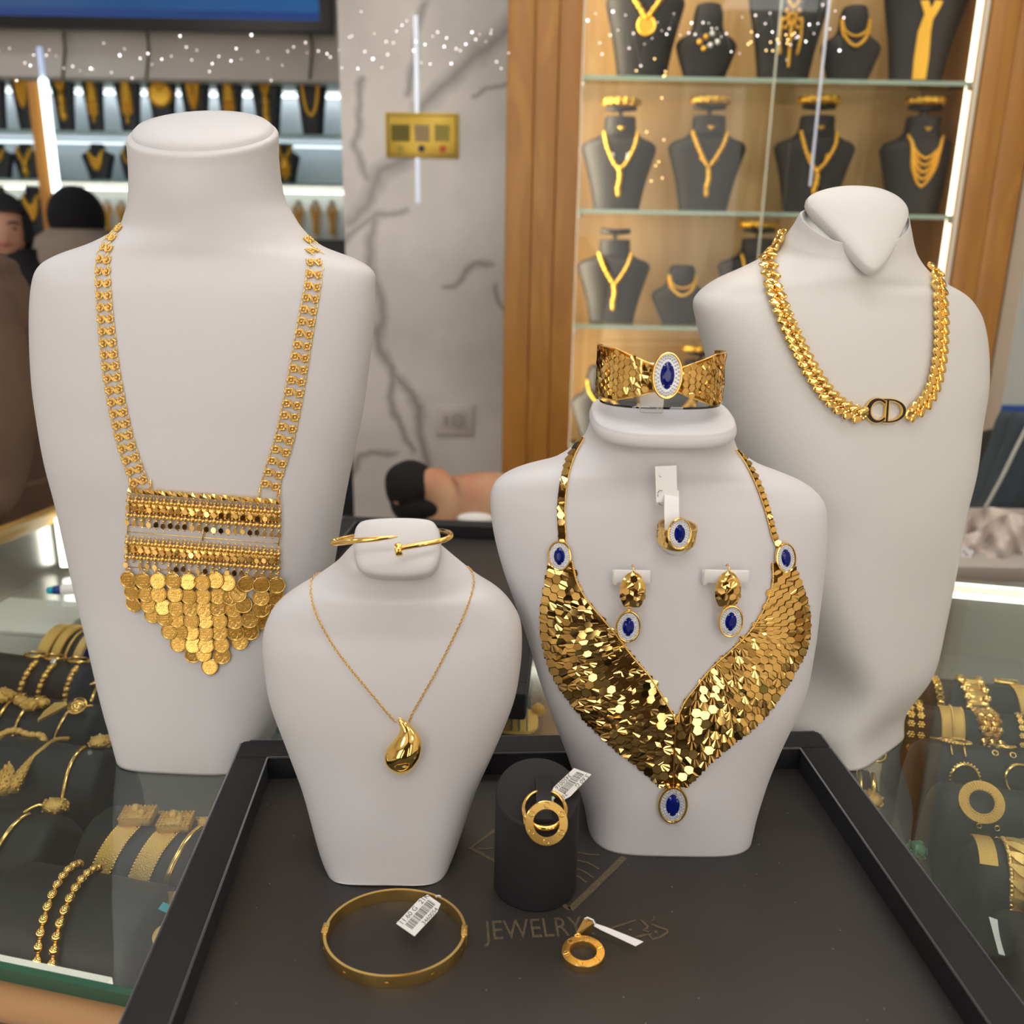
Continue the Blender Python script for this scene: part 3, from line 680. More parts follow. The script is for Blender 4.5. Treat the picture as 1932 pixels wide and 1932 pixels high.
for i in range(26):
    for k in (-1, 0, 1):
        t = 2 * pi * (i + .5 * (k % 2)) / 26
        if cos(t) > .93: continue
        z = k * ringh(t) * .62
        Mx = aR @ frame(V((rr * sin(t), -rr * cos(t), z)), V((cos(t), sin(t), 0)), V((sin(t), -cos(t), 0))) @ Matrix.Rotation(radians(rn.gauss(0, 4)), 4, 'Y') @ Matrix.Diagonal((ringh(t) * .36, ringh(t) * .36, .0009, 1))
        inst('scale', rn.choice(HT[rn.choice(('strip', 'fan', 'flat'))]), Mx, RING)
p = atY(1281, 1006, cR.y - rr - .0006); medallion(RING, frame(p, V((1, .12, .04)), V((.12, -1, .10))), 22 * sR, 29 * sR, 6 * sR)
# paper tag behind the ring and the white tongue that holds it
def flat_strip(tree, pts, wpx, off, th):
    """pts: pixel centres with offsets"""
    P = [hit(tree, x, y, o_)[0] for x, y, o_ in pts]; s = depth(P[0]) / F
    return tube(P, wpx * s / 2, 4, flat=(th, 1), upv=[hit(tree, x, y)[1] for x, y, o_ in pts])
def ribbon(P, N, w_, th):
    """flat strip through P with normals N"""
    mb = MB(); P = [V(p) for p in P]
    for i, p in enumerate(P):
        t = (P[min(i + 1, len(P) - 1)] - P[max(i - 1, 0)]).normalized(); n = V(N[i]); n = (n - t * n.dot(t)).normalized(); b = t.cross(n)
        ww = w_[i] if isinstance(w_, (list, tuple)) else w_
        mb.v += [p + b * ww / 2 + n * th / 2, p - b * ww / 2 + n * th / 2, p - b * ww / 2 - n * th / 2, p + b * ww / 2 - n * th / 2]
    for i in range(len(P) - 1):
        for k in range(4): a = 4 * i; mb.f.append((a + k, a + (k + 1) % 4, a + 4 + (k + 1) % 4, a + 4 + k))
    m = 4 * (len(P) - 1); mb.f += [(0, 1, 2, 3), (m, m + 3, m + 2, m + 1)]
    return mb
tg = thing('price_tag', hit(tD, 1256, 885)[0], 'white paper tag with handwriting above the blue-stone ring', 'tag')
Pt = [atY(1256 + 1.5 * k / 4, 879 + 68 * k / 6, cR.y + .0045 - .0006 * k) for k in range(7)]
obj('paper', ribbon(Pt, [V((0, -1, .05))] * 7, 39 * sR, .0003), PAPER, tg, 30)
ink = MB()
for (x, y, q) in ((1243, 897, 'v'), (1245, 905, 'v'), (1247, 912, 'v'), (1248, 922, 'v'), (1249, 931, 'v')):
    a = atY(x, y, Pt[1].y - .0006); ink.add(*(lambda m_: (m_.v, m_.f))(tube([a, a + V((.0012, 0, -.0008)), a + V((.0002, 0, -.0014)), a + V((.0014, 0, -.0022))], .00014, 4)))
for P in ([(1241, 930), (1245, 925), (1250, 926)], [(1241, 932), (1242, 945), (1244, 951)], [(1245, 938), (1250, 941)], [(1244, 943), (1250, 941)], [(1243, 951), (1250, 954)]):
    ink.add(*(lambda m_: (m_.v, m_.f))(tube([atY(x, y, Pt[4].y - .0007) for x, y in P], .00016, 4)))
obj('handwriting', ink, INK, tg, True)
tn = thing('ring_clip', hit(tD, 1266, 940)[0], 'white plastic tongue of the middle bust holding the ring', 'jewelry clip')
P = [atY(1267, 924, pR.y - .003), atY(1267, 945, cR.y - .001), atY(1267, 965, cR.y - .004), atY(1268, 985, cR.y - .007), atY(1268, 1000, cR.y - .0075)]
obj('tongue', ribbon(P, [V((0, -1, 0))] * 5, 27 * sR, .0008), WHITE, tn, 30)
obj('loop', torus(33 * sR, 1.5 * sR, 32, 6, Matrix.Translation(cR + V((0, .0035, -.004))) @ Matrix.Rotation(radians(70), 4, 'X')), ACR, tn, True)

# ================================================================ EARRINGS on white clips
for (tx_, ty_, mx_, my_, cxa, cxb, lab) in ((1192, 1107, 1185, 1181, 1156, 1226, 'left gold drop earring with blue stone on the middle bust'), (1372, 1106, 1378, 1171, 1326, 1411, 'right gold drop earring with blue stone on the middle bust')):
    p0, n0 = hit(tD, tx_, ty_); s = depth(p0) / F; front = p0.y - .009
    cl = thing('earring_clip', hit(tD, (cxa + cxb) / 2, 1090)[0], 'white plastic clip behind the ' + lab.split(' on')[0], 'jewelry clip')
    c0_ = atY(cxa, 1090, p0.y - .004); c1_ = atY(cxb, 1090, p0.y - .004); zc = atY(tx_, 1087, p0.y - .005).z
    obj('bar', bx(c0_.x, c1_.x, p0.y - .0065, p0.y - .0045, zc - 13 * s, zc + 13 * s, .0009), WHITE, cl, 40)
    obj('foot', bx(c0_.x, c0_.x + .0022, p0.y - .006, p0.y + .001, zc - 18 * s, zc + 5 * s, .0007), WHITE, cl, 40)
    er = thing('earring', atY(tx_, ty_, front), lab, 'earring', 'pair of earrings on the middle bust')
    # arched leaf of scales
    mbx = MB(); nu, nv = 14, 12; ctr = atY(tx_ + 2, ty_ + 6, front)
    for i in range(nu + 1):
        v = -1 + 2 * i / nu; wv = sqrt(max(0, 1 - abs(v + .12) ** 2.0 / 1.25)) * (23 + 1 * v) * s * (1 - .25 * max(0, v) ** 2) + .0002
        for j in range(nv + 1):
            u = -1 + 2 * j / nv; mbx.v.append(ctr + V((u * wv, -.0022 * (1 - u * u) * sqrt(max(0, 1 - v * v * .9)) + .0035 * max(0, v) ** 3, v * 34 * s)))
    for i in range(nu):
        for j in range(nv): a = i * (nv + 1) + j; mbx.f.append((a, a + 1, a + nv + 2, a + nv + 1))
    L_ = len(mbx.v); mbx.v += [q + V((0, .0008, 0)) for q in mbx.v[:]]; mbx.f += [tuple(L_ + k for k in q)[::-1] for q in mbx.f[:]]
    obj('leaf', mbx, GOLD, er, True)
    for (hx, hz, k_) in ((0, 23, 0), (-7, 11.5, 1), (7, 11.5, 2), (0, 0, 3), (-14, 0, 1), (14, 0, 2), (-7, -11.5, 3), (7, -11.5, 1), (-18, -12, 0), (18, -12, 0), (0, -23, 2), (-12, -23, 1), (12, -23, 2)):
        u = hx / 22; v = hz / 34
        q = ctr + V((hx * s, -.0022 * (1 - u * u) * sqrt(max(0, 1 - v * v * .9)) + .0035 * max(0, v) ** 3 - .0009, hz * s))
        Mx = frame(q, V((1, u * .5, 0)), V((u * .55, -1, v * .3 + .05))) @ Matrix.Rotation(radians(rn.gauss(0, 2)), 4, 'X') @ Matrix.Diagonal((8.0 * s, 8.0 * s, 9 * s, 1))
        inst('scale', rn.choice(HT[rn.choice(('flat', 'fan', 'cup', 'strip'))]), Mx, er)
    obj('ear_wire', tube([ctr + V((0, .001, 32 * s)), ctr + V((0, .002, 40 * s)), ctr + V((0, .006, 42 * s)), ctr + V((0, .0085, 36 * s))], .0004, 6), GOLD, er, True)
    pm = atY(mx_, my_, front - .0005); medallion(er, frame(pm, V((1, 0, 0)), V((0, -1, .04))), 23 * s, 31 * s, 6 * s)
    obj('joint', ball(pm + V((0, 0, 32 * s)), 4 * s, 8, 6), GOLD, er, True)
# ================================================================ COIN NECKLACE on the tall left bust
K0, _ = hit(tA, 385, 1000)
COINN = thing('coin_necklace', K0, 'long gold necklace with ladder straps, bead fringes and a triangle of coins', 'necklace')
def add_to(mb, m_): mb.add(m_.v, m_.f); return mb
# one strap link: two rosettes joined by a twisted diagonal bar; unit width 1 (X), height .55 (Y)
lk = MB()
for sx in (-1, 1):
    add_to(lk, torus(.165, .062, 10, 5, Matrix.Translation(V((sx * .27, 0, .05)))))
    for k in range(6):
        a = k * pi / 3 + .3; add_to(lk, ball(V((sx * .27 + .19 * cos(a), .19 * sin(a), .06)), .082, 5, 4))
    add_to(lk, ball(V((sx * .27, 0, .11)), .085, 6, 4))
add_to(lk, tube([V((-.20, .24, .08)), V((-.07, .10, .14)), V((.07, -.10, .14)), V((.20, -.24, .08))], .045, 5))
add_to(lk, tube([V((-.12, .25, .08)), V((.0, .10, .13)), V((.13, -.06, .13)), V((.25, -.2, .08))], .03, 5))
for sx in (-1, 1):
    add_to(lk, tube([V((sx * .44, -.22, .03)), V((sx * .47, -.38, .05)), V((sx * .44, -.52, .03))], .035, 5)); add_to(lk, ball(V((sx * .46, .0, .05)), .06, 5, 4)); add_to(lk, ball(V((sx * .45, .24, .05)), .05, 5, 4))
LK = me_from('strap_link', lk, GOLDS, 60)
SL = [(232, 424), (213, 444), (201, 470), (195, 500), (196, 540), (199, 590), (204, 640), (209, 690), (217, 740), (227, 790), (239, 840), (253, 882), (266, 918)]
SR = [(576, 444), (586, 460), (592, 485), (592, 520), (586, 560), (578, 605), (570, 650), (562, 700), (553, 750), (543, 800), (533, 840), (520, 880), (507, 926)]
for P in (SL, SR):
    Q = even2(P, 22.3)
    for i in range(len(Q) - 1):
        x, y = (Q[i][0] + Q[i + 1][0]) / 2, (Q[i][1] + Q[i + 1][1]) / 2; tx, ty = Q[i + 1][0] - Q[i][0], Q[i + 1][1] - Q[i][1]; L = math.hypot(tx, ty); tx /= L; ty /= L
        Mx, s = pf(tA, x, y, ty, -tx, .0004, 6)
        Wd = (28 + 8 * min(1, i / 14)) * s
        inst('strap_link', LK, Mx @ Matrix.Diagonal((Wd * 1.04, 34 * s, 28 * s, 1)), COINN)
# the pectoral: coordinates (a along the bar 0..1, b pixels below it)
def pc(a, b_): return (246 + 281 * a - b_ * .035 + a * b_ * .012, 923 + 22 * a + b_)
def pq(a, b_, off): x, y = pc(a, b_); return hit(tA, x, y, off)[0]
P = [pq(i / 40, 0, .0022) for i in range(41)]; sA = depth(P[0]) / F
tw = MB()
for i, p in enumerate(P):                        # twisted square bar
    t = (P[min(i + 1, 40)] - P[max(i - 1, 0)]).normalized(); n = V((0, -1, 0)); b_ = t.cross(n).normalized(); n = b_.cross(t)
    for k in range(4): a = i * .55 + k * pi / 2; tw.v.append(p + (n * cos(a) + b_ * sin(a)) * 5.2 * sA)
for i in range(40):
    for k in range(4): a = 4 * i; tw.f.append((a + k, a + (k + 1) % 4, a + 4 + (k + 1) % 4, a + 4 + k))
obj('twisted_bar', tw, GOLD, COINN, False)
for a, x0 in ((.0, 0), (.138, 0), (.868, 0), (1.0, 0)):
    obj('jump_ring', tube([pq(a, -22, .001), pq(a + (.006 if a < .5 else -.006), -11, .0018), pq(a, 0, .002)], 1.7 * sA, 6), GOLD, COINN, True)
sp_ = MB(); O9 = ell(.5, .62, 8)                   # spangle: flat drop with a bead tail
sp_ = prism(O9, 0, .10); add_to(sp_, ball(V((0, -.80, .06)), .2, 5, 4)); add_to(sp_, ball(V((0, .70, .06)), .14, 5, 4))
SPAN = me_from('spangle', sp_, GOLDM, False)
rn = random.Random(11)
for base in (0, 79):
    for bb, rad, nm, k3 in ((9, 2.6, 'bead_row', 2), (19, 5.0, 'bead_row', 3), (46, 5.2, 'bead_row', 3)):
        m_ = MB()
        for i in range(22):
            a = (i + .0) / 21; o_ = .0018
            if rad < 4: add_to(m_, torus(3.4 * sA, 1.1 * sA, 8, 4, frame(pq(a, base + bb, o_), V((1, 0, 0)), V((0, -1, 0))))); add_to(m_, ball(pq(a, base + bb + 5, o_), 2.6 * sA, 6, 4))
            else:
                add_to(m_, ball(pq(a, base + bb, o_), rad * sA, 8, 6, (1, 1, .9))); add_to(m_, ball(pq(a, base + bb + 8, o_), 3.1 * sA, 6, 4))
                if i < 21: add_to(m_, ball(pq((i + .5) / 21, base + bb + 1.5, o_ - .0002), rad * .8 * sA, 6, 5)); add_to(m_, ball(pq((i + .5) / 21, base + bb - 6, o_ - .0004), rad * .5 * sA, 5, 4))
        obj(nm, m_, GOLDS, COINN, True)
    for bb, every in ((33, 1), (61, 1)):
        for i in range(22):
            a = i / 21
            if base == 79 and bb == 61 and i % 4 == 1: continue
            p = pq(a, base + bb + rn.uniform(-1, 1.5), .0026); n = hit(tA, *pc(a, base + bb))[1]
            Mx = frame(p, V((1, 0, 0)), n) @ Matrix.Rotation(radians(rn.gauss(0, 5)), 4, 'X') @ Matrix.Rotation(radians(rn.gauss(0, 14)), 4, 'Y') @ Matrix.Diagonal((9.5 * sA, 9.5 * sA, 6 * sA, 1))
            inst('spangle', SPAN, Mx, COINN)
        obj('wire', tube([pq(i / 30, base + 66, .0012) for i in range(31)], .8 * sA, 5), GOLD, COINN, True)
    obj('backing_bar', join(tube([pq(i / 30, base + 31, .0009) for i in range(31)], 13 * sA, 6, flat=(.10, 1), upv=V((0, -1, 0)))), GOLDS, COINN, True)
obj('wire', tube([pq(i / 30, 79, .0012) for i in range(31)], .9 * sA, 5), GOLD, COINN, True)
for a in (0, .5, 1.0):
    obj('connector', tube([pq(a, 62, .0015), pq(a, 72, .0016), pq(a, 84, .0015)], 1.5 * sA, 6), GOLD, COINN, True)
    if a != .5: obj('connector', tube([pq(a, 130, .0015), pq(a, 150, .0016)], 1.5 * sA, 6), GOLD, COINN, True)
# coins
cn = lathe([(.0, 0), (1, 0), (1.0, .09), (.95, .12), (.88, .10), (.86, .07), (.0, .07)], 28, caps=False)
for k in range(28):
    a = 2 * pi * k / 28; add_to(cn, ball(V((.93 * cos(a), .93 * sin(a), .11)), .045, 4, 3))
add_to(cn, torus(.78, .025, 24, 4, Matrix.Translation(V((0, 0, .075)))))
for y, x in ((.28, .70), (.02, .76), (-.26, .70)): add_to(cn, box((0, y, .09), (2 * x, .05, .09)))
rc2 = random.Random(3)
for y0, y1, n in ((.33, .68, 4), (.06, .25, 6), (-.22, -.02, 6), (-.66, -.32, 4)):
    for k in range(n):
        x = -.5 + 1.0 * k / (n - 1) if n > 4 else -.36 + .72 * k / (n - 1); w2 = .1
        add_to(cn, tube([V((x - w2, y0 + rc2.uniform(0, .05), .09)), V((x, (y0 + y1) / 2 + rc2.uniform(-.08, .08), .11)), V((x + w2, y1 - rc2.uniform(0, .05), .09))], .042, 4))
COIN = me_from('coin', cn, mat('gold_coin', (.82, .53, .15), .26, 1), 45)
rows_ = [[(130, 920), (265, 930), (395, 930), (535, 930), (670, 935), (795, 945), (915, 925), (1020, 945), (1185, 955), (1320, 965), (1450, 970)],
 [(165, 1040), (295, 1050), (400, 1050), (550, 1050), (675, 1070), (800, 1070), (930, 1070), (1050, 1080), (1110, 1050), (1315, 1080), (1440, 1080)],
 [(175, 1145), (315, 1150), (440, 1170), (560, 1180), (690, 1180), (810, 1185), (935, 1180), (1065, 1190), (1160, 1150), (1315, 1190), (1425, 1190)],
 [(345, 1245), (455, 1270), (565, 1285), (695, 1295), (820, 1295), (945, 1295), (1080, 1300), (1215, 1285), (1330, 1300)],
 [(495, 1395), (590, 1400), (690, 1405), (820, 1410), (945, 1405), (1090, 1405), (1220, 1400)], [(575, 1510), (710, 1515), (825, 1520), (960, 1515), (1125, 1490)], [(710, 1605), (800, 1600), (965, 1620)], [(855, 1720)]]
for j, row in enumerate(rows_):
    for i, (zx, zy) in enumerate(row):
        x, y = 220 + zx / 4.83, 900 + zy / 4.83
        Mx, s = pf(tA, x, y, 1, .06 * rn.gauss(0, 1), .0010 + .00026 * (7 - j) + rn.uniform(0, .0004) + .0002 * (i % 2))
        Mx = Mx @ Matrix.Rotation(radians(-5 + rn.gauss(0, 3)), 4, 'X') @ Matrix.Rotation(radians(rn.gauss(0, 4)), 4, 'Y')
        if (zx, zy) in ((1110, 1050), (1160, 1150), (1120, 1490), (710, 1605)): Mx = Mx @ Matrix.Rotation(radians(18), 4, 'Y') @ Matrix.Rotation(radians(-14), 4, 'X')
        R_ = 16.3 * s; inst('coin', COIN, Mx @ Matrix.Diagonal((R_, R_, R_, 1)), COINN)
        if j == 0: obj('jump_ring', torus(3.4 * s, 1 * s, 10, 5, frame(hit(tA, x, y - 18, .0022)[0], V((1, 0, 0)), V((0, -1, 0)))), GOLD, COINN, True)

# ================================================================ CURB CHAIN with letter emblem on the right bust
K0, _ = hit(tB, 1650, 775)
CURB = thing('chain_necklace', K0, 'chunky gold curb chain with black letters CD at its front on the ivory right bust', 'necklace')
def curb_link():
    """one link in pitch units: an oval ring with two slanting flat-cut shoulders"""
    P = [V((.80 * cos(t) + .30 * sin(t), .50 * sin(t), -.05 - .12 * cos(2 * t))) for t in [2 * pi * k / 18 for k in range(18)]]
    m_ = tube(P, .17, 7, closed=True, upv=V((0, 0, 1)))
    for sg in (-1, 1):
        o_ = [(x * .66, y * .36) for x, y in ell(1, 1, 16, 2.6)]
        v = []; f = []
        for k, z in ((.8, -.25), (1, 0), (.94, .16), (.72, .24), (.25, .26)): v += [V((x * k, y * k, z)) for x, y in o_]
        for i in range(4):
            for q in range(16): f.append((i * 16 + q, i * 16 + (q + 1) % 16, (i + 1) * 16 + (q + 1) % 16, (i + 1) * 16 + q))
        f += [tuple(range(16))[::-1], tuple(64 + q for q in range(16))]
        m2 = MB().add(v, f).tr(Matrix.Translation(V((sg * .20, sg * .47, .06))) @ Matrix.Rotation(radians(33), 4, 'Z') @ Matrix.Rotation(radians(-12 * sg), 4, 'X'))
        m_.add(m2.v, m2.f)
    return m_
CL = me_from('chain_link', curb_link(), GOLD, 28)
CLL = [(1478, 440), (1462, 458), (1452, 480), (1451, 505), (1456, 535), (1466, 570), (1480, 605), (1500, 648), (1523, 692), (1547, 730), (1575, 762), (1603, 778), (1626, 785)]
CLR = [(1708, 781), (1731, 768), (1750, 740), (1761, 705), (1767, 665), (1769, 620), (1768, 575), (1764, 535), (1753, 503), (1738, 478)]
for P, sg in ((CLL, 1), (CLR, -1)):
    Q = even2(P, 17.2)
    for i in range(len(Q) - 1):
        x, y = (Q[i][0] + Q[i + 1][0]) / 2, (Q[i][1] + Q[i + 1][1]) / 2; tx, ty = Q[i + 1][0] - Q[i][0], Q[i + 1][1] - Q[i][1]; L = math.hypot(tx, ty)
        Mx, s = pf(tB, x, y, tx / L, ty / L, .0030, 6)
        Mx = Mx @ Matrix.Diagonal((17.2 * s, 18.5 * s, 17 * s, 1))
        inst('chain_link', CL, Mx, CURB)
def arcband(cx, cy, rx, ry, ix, iy, sx, a0, a1, z0, z1, n=30):
    mb = MB()
    for i in range(n + 1):
        t = radians(a0 + (a1 - a0) * i / n); c, s_ = cos(t), sin(t)
        o_ = (cx + rx * c, cy + ry * s_); q = (cx + sx + ix * c, cy + iy * s_)
        mb.v += [V((*o_, z0)), V((*q, z0)), V((*q, z1)), V((*o_, z1))]
    for i in range(n):
        for k in range(4): a = 4 * i; mb.f.append((a + k, a + (k + 1) % 4, a + 4 + (k + 1) % 4, a + 4 + k))
    m = 4 * n; mb.f += [(0, 1, 2, 3), (m, m + 3, m + 2, m + 1)]
    return mb
Mx, s = pf(tB, 1667, 775, 1, .02, .0004)
Mc = Mx @ Matrix.Diagonal((s, s, s, 1))
ENB = mat('black_enamel', (.008, .008, .01), .12); 
def zz(m_): return m_
Cg = arcband(-18, 0, 24, 24, 15, 16.8, 3, 42, 322, 0, 6.5); Ck = arcband(-18, 0, 23, 22.8, 17, 18.2, 2.2, 45, 319, 6.4, 7.0)
obj('letter', Cg.tr(Mc), GOLD, CURB, 40)['label'] = 'gold letter C'; obj('enamel', Ck.tr(Mc), ENB, CURB, 40)['label'] = 'black enamel face of the letter C'
Dg = join(arcband(6, 0, 37, 23, 29, 18, 0, -90, 90, 0, 6.5), box((3, 0, 3.25), (8, 40, 6.5)), box((1, 21, 3.25), (14, 4.6, 6.5)), box((1, -21, 3.25), (14, 4.6, 6.5)))
Dk = join(arcband(6, 0, 36, 22, 30.5, 19.4, 0, -90, 90, 6.4, 7.0), box((3, 0, 6.7), (3.6, 40, .6)), box((.5, 20.8, 6.7), (12, 2.2, .6)), box((.5, -20.8, 6.7), (12, 2.2, .6)))
obj('letter', Dg.tr(Mc), GOLD, CURB, 40)['label'] = 'gold letter D'; obj('enamel', Dk.tr(Mc), ENB, CURB, 40)['label'] = 'black enamel face of the letter D'

# ================================================================ TEARDROP PENDANT on the small bust
K0, _ = hit(tC, 759, 1420)
DROP = thing('pendant_necklace', K0, 'fine gold chain with a smooth teardrop pendant on the small front bust', 'necklace')
SLI = [(1353.5, 752.5, 755), (1357, 751, 760), (1362, 751.5, 767), (1368, 754, 773), (1375, 755.5, 780), (1383, 753.5, 787), (1391, 748.5, 791.5), (1399, 742, 794), (1408, 734.5, 795), (1417, 728.5, 794.5), (1426, 725.5, 792.5), (1434, 725.5, 789), (1442, 728, 784.5), (1450, 733.5, 778.5), (1456, 741, 771.5), (1459.5, 748, 765), (1461, 754, 759)]
s = depth(K0) / F; SLI = cr([list(p) for p in SLI], 3); td = MB(); ns = 28
yc = hit(tC, 757, 1425)[0].y - 35 * s * .62 - .0004
for (y, a, b_) in SLI:
    r_ = (b_ - a) / 2; rd = min(r_ * .66, 23) * s
    yf = max(yc - .0, hit(tC, (a + b_) / 2, y)[0].y - rd - .0003) if r_ < 16 else yc
    yf = yc * .6 + (hit(tC, (a + b_) / 2, y)[0].y - rd - .0003) * .4
    c = atY((a + b_) / 2, y, yf)
    for k in range(ns):
        t = 2 * pi * k / ns; td.v.append(c + V((r_ * s * cos(t), rd * sin(t), 0)))
L_ = len(SLI)
for i in range(L_ - 1):
    for k in range(ns): td.f.append((i * ns + k, i * ns + (k + 1) % ns, (i + 1) * ns + (k + 1) % ns, (i + 1) * ns + k))
td.f += [tuple(range(ns)), tuple((L_ - 1) * ns + k for k in range(ns))]
obj('teardrop', td, mat('gold_mirror_smooth', (1.0, .70, .22), .06, 1), DROP, True)
def fine_chain(paths, tree, parent, pitch, name='chain'):
    mb = MB()
    for P in paths:
        Q = even2(P, pitch)
        for i in range(len(Q) - 1):
            x, y = (Q[i][0] + Q[i + 1][0]) / 2, (Q[i][1] + Q[i + 1][1]) / 2; tx, ty = Q[i + 1][0] - Q[i][0], Q[i + 1][1] - Q[i][1]; L = math.hypot(tx, ty)
            Mx, s = pf(tree, x, y, tx / L, ty / L, .0006)
            Mx = Mx @ Matrix.Rotation(radians(35 if i % 2 else -35), 4, 'X') @ Matrix.Diagonal((s, s, s, 1))
            add_to(mb, torus(2.4, .75, 8, 4, Mx, 1.35, .8))
    return obj(name, mb, GOLD, parent, True)
fine_chain([[(604, 1081), (592, 1090), (587, 1104), (589, 1130), (597, 1158), (612, 1188), (632, 1222), (662, 1262), (694, 1300), (725, 1337), (747, 1362)], [(881, 1070), (890, 1080), (893, 1096), (890, 1118), (880, 1148), (864, 1184), (845, 1224), (820, 1272), (797, 1312), (778, 1346), (772, 1362)]], tC, DROP, 4.6)['label'] = 'fine cable chain'
# NAIL BANGLE on the neck cap of the small bust
pB = atY(748, 1030, YC - .036); sB = depth(pB) / F
NB_ = thing('nail_bangle', atY(740, 1022, YC - .030), 'thin gold bangle shaped like a bent nail resting on the top of the small bust', 'bangle')
Yf = min(p.y for p in capC.v) - .0035
bk = [atY(662, 1010, YC + .018), atY(700, 1000, YC + .026), atY(770, 996, YC + .027), atY(822, 1000, YC + .016)]
ctrl = [atY(751, 1012.5, Yf + .001), atY(735, 1014, Yf), atY(700, 1017.5, Yf), atY(665, 1021, Yf + .002), atY(640, 1024.5, Yf + .008), atY(629, 1025, Yf + .015), atY(633, 1021, Yf + .021), atY(650, 1016, Yf + .027)] + [atY(700, 1006, YC + .010), atY(770, 1000, YC + .012), atY(822, 1001, YC + .006), atY(844, 1004, Yf + .022), atY(850.5, 1009, Yf + .014), atY(846, 1015, Yf + .008), atY(828, 1021, Yf + .003), atY(795, 1027, Yf), atY(756, 1034, Yf - .001)]
Cp = [V(p) for p in cr([list(p) for p in ctrl], 6)]
Rr = [sB * 5.2 * min(1, .15 + i / 12) for i in range(len(Cp))]
obj('nail_shank', tube(Cp, Rr, 12), GOLD, NB_, True)
hd = Cp[-1]; ax_ = (Cp[-1] - Cp[-4]).normalized()
obj('nail_head', lathe([(.0, -.0016), (.9, -.0016), (1, -.001), (1, .001), (.9, .0016), (0, .0016)], 24, sx=13 * sB, sy=13 * sB, caps=False).tr(frame(hd + ax_ * .001 + V((0, 0, -.0006)), V((0, 0, 1)), ax_)), GOLD, NB_, 35)
for k in (0, 2, 4): pass
obj('hinge', tube([Cp[33], Cp[34], Cp[35]], sB * 6.3, 12), GOLD, NB_, True)
# ================================================================ GLASS COUNTER
e0 = atZ(0, 1825, CT); e1 = atZ(273, 1877, CT); fl_ = atZ(109, 950, CT); fr_ = atZ(1770, 1093, CT)
U = (fr_ - fl_).normalized(); Vv = V((-U.y, U.x, 0)); AN = math.atan2(U.y, U.x)      # U along the counter, Vv away from the viewer
DC = (fl_ - e0).dot(Vv)                                                                # depth front to back
LC = (e0 - fl_).dot(U)                                                                 # the left end lies at fl_
O_ = fl_ - Vv * DC                                                                     # front left corner
LEN = 1.9
def cp(a, b_, z): return V((O_.x, O_.y, 0)) + U * a + Vv * b_ + V((0, 0, z))
def cbox(a0, a1, b0, b1, z0, z1, bev=0): return box(cp((a0 + a1) / 2, (b0 + b1) / 2, (z0 + z1) / 2), (abs(a1 - a0), abs(b1 - b0), z1 - z0), bev, AN)
def uv(px, py, z): p = atZ(px, py, z) - V((O_.x, O_.y, 0)); return p.dot(U), p.dot(Vv)
CO = thing('glass_counter', cp(LEN / 2, DC / 2, 0), 'wooden jewelry counter with a glass top that carries busts and trays', 'counter')
GT = thin_glass('counter_glass', (.93, .96, .95), 0.0, .18)
DZ = CT - .085                                                                         # deck inside
obj('glass_top', cbox(.004, LEN, .004, DC, CT - .0004, CT - .00005), GT, CO, False)
obj('glass_edge', cbox(0, LEN, -.0005, .0035, CT - .0075, CT), mat('green_glass_rim', (.035, .12, .075), .15), CO, False)
obj('light_ledge', cbox(0, uv(228, 1860, CT - .02)[0], .006, .016, CT - .014, CT - .010), emis('ledge_white', (1, .93, .80), .55, (.8, .78, .7)), CO, False)  # white ledge given a faint glow of its own, no lamp
m, t, b = nt('varnished_front_wood'); setc(b, (.46, .25, .11), .28, 0); add_bump(t, b, 300, .2, .0006)
obj('front_rail', join(tube([cp(0, -.004, CT - .0145), cp(LEN, -.004, CT - .0145)], .0075, 16, flat=(1, 1.4), upv=V((0, 0, 1)))), m, CO, True)
obj('front_panel', cbox(0, LEN, .001, .012, .05, CT - .018), wood('ribbed_wood_front', (.22, .09, .03), (.10, .04, .015), 14, (1, 1, .05)), CO, False)
obj('deck', cbox(0, LEN, .012, DC - .002, DZ - .01, DZ), mat('steel_deck', (.42, .41, .38), .16, .85), CO, False)
obj('end_frame', cbox(0, .016, .0, DC, CT - .018, CT, .002), mat('gold_wood_frame', (.50, .30, .08), .3), CO, 30)
obj('end_panel', cbox(.002, .012, .012, DC, DZ, CT - .018), STEEL, CO, False)
obj('end_panel', cbox(LEN, LEN + .01, .0, DC, .05, CT), OAK, CO, False)
obj('body', join(cbox(.01, LEN, .02, DC - .01, .05, DZ - .012)), OAK, CO, False)
obj('rear_frame', cbox(0, LEN, DC - .002, DC + .012, DZ, CT - .001), mat('rear_metal', (.35, .33, .28), .3, .8), CO, False)
tx0 = uv(1700, 1093, CT)[0]
obj('corner_lamp', tube([cp(.026, DC - .03, DZ + .01), cp(.026, DC - .03, CT - .01)], .0075, 12), emis('led_tube_white', (1, .97, .88), 7), CO, True)
obj('rear_lamp', tube([cp(.55, DC - .004, CT - .0020), cp(LEN, DC - .004, CT - .0020)], .0016, 10), emis('led_tube_rear', (.92, 1, .93), 3.5), CO, True)
# added strip lamps under the front and rear rims brighten the display
obj('front_lamp', tube([cp(.02, .013, CT - .020), cp(LEN, .013, CT - .020)], .0030, 8), emis('led_tube_front', (1, .93, .80), 9), CO, True)
obj('inner_lamp', tube([cp(.02, DC - .012, CT - .012), cp(LEN, DC - .012, CT - .012)], .0030, 8), emis('led_tube_inner', (1, .95, .85), 8), CO, True)

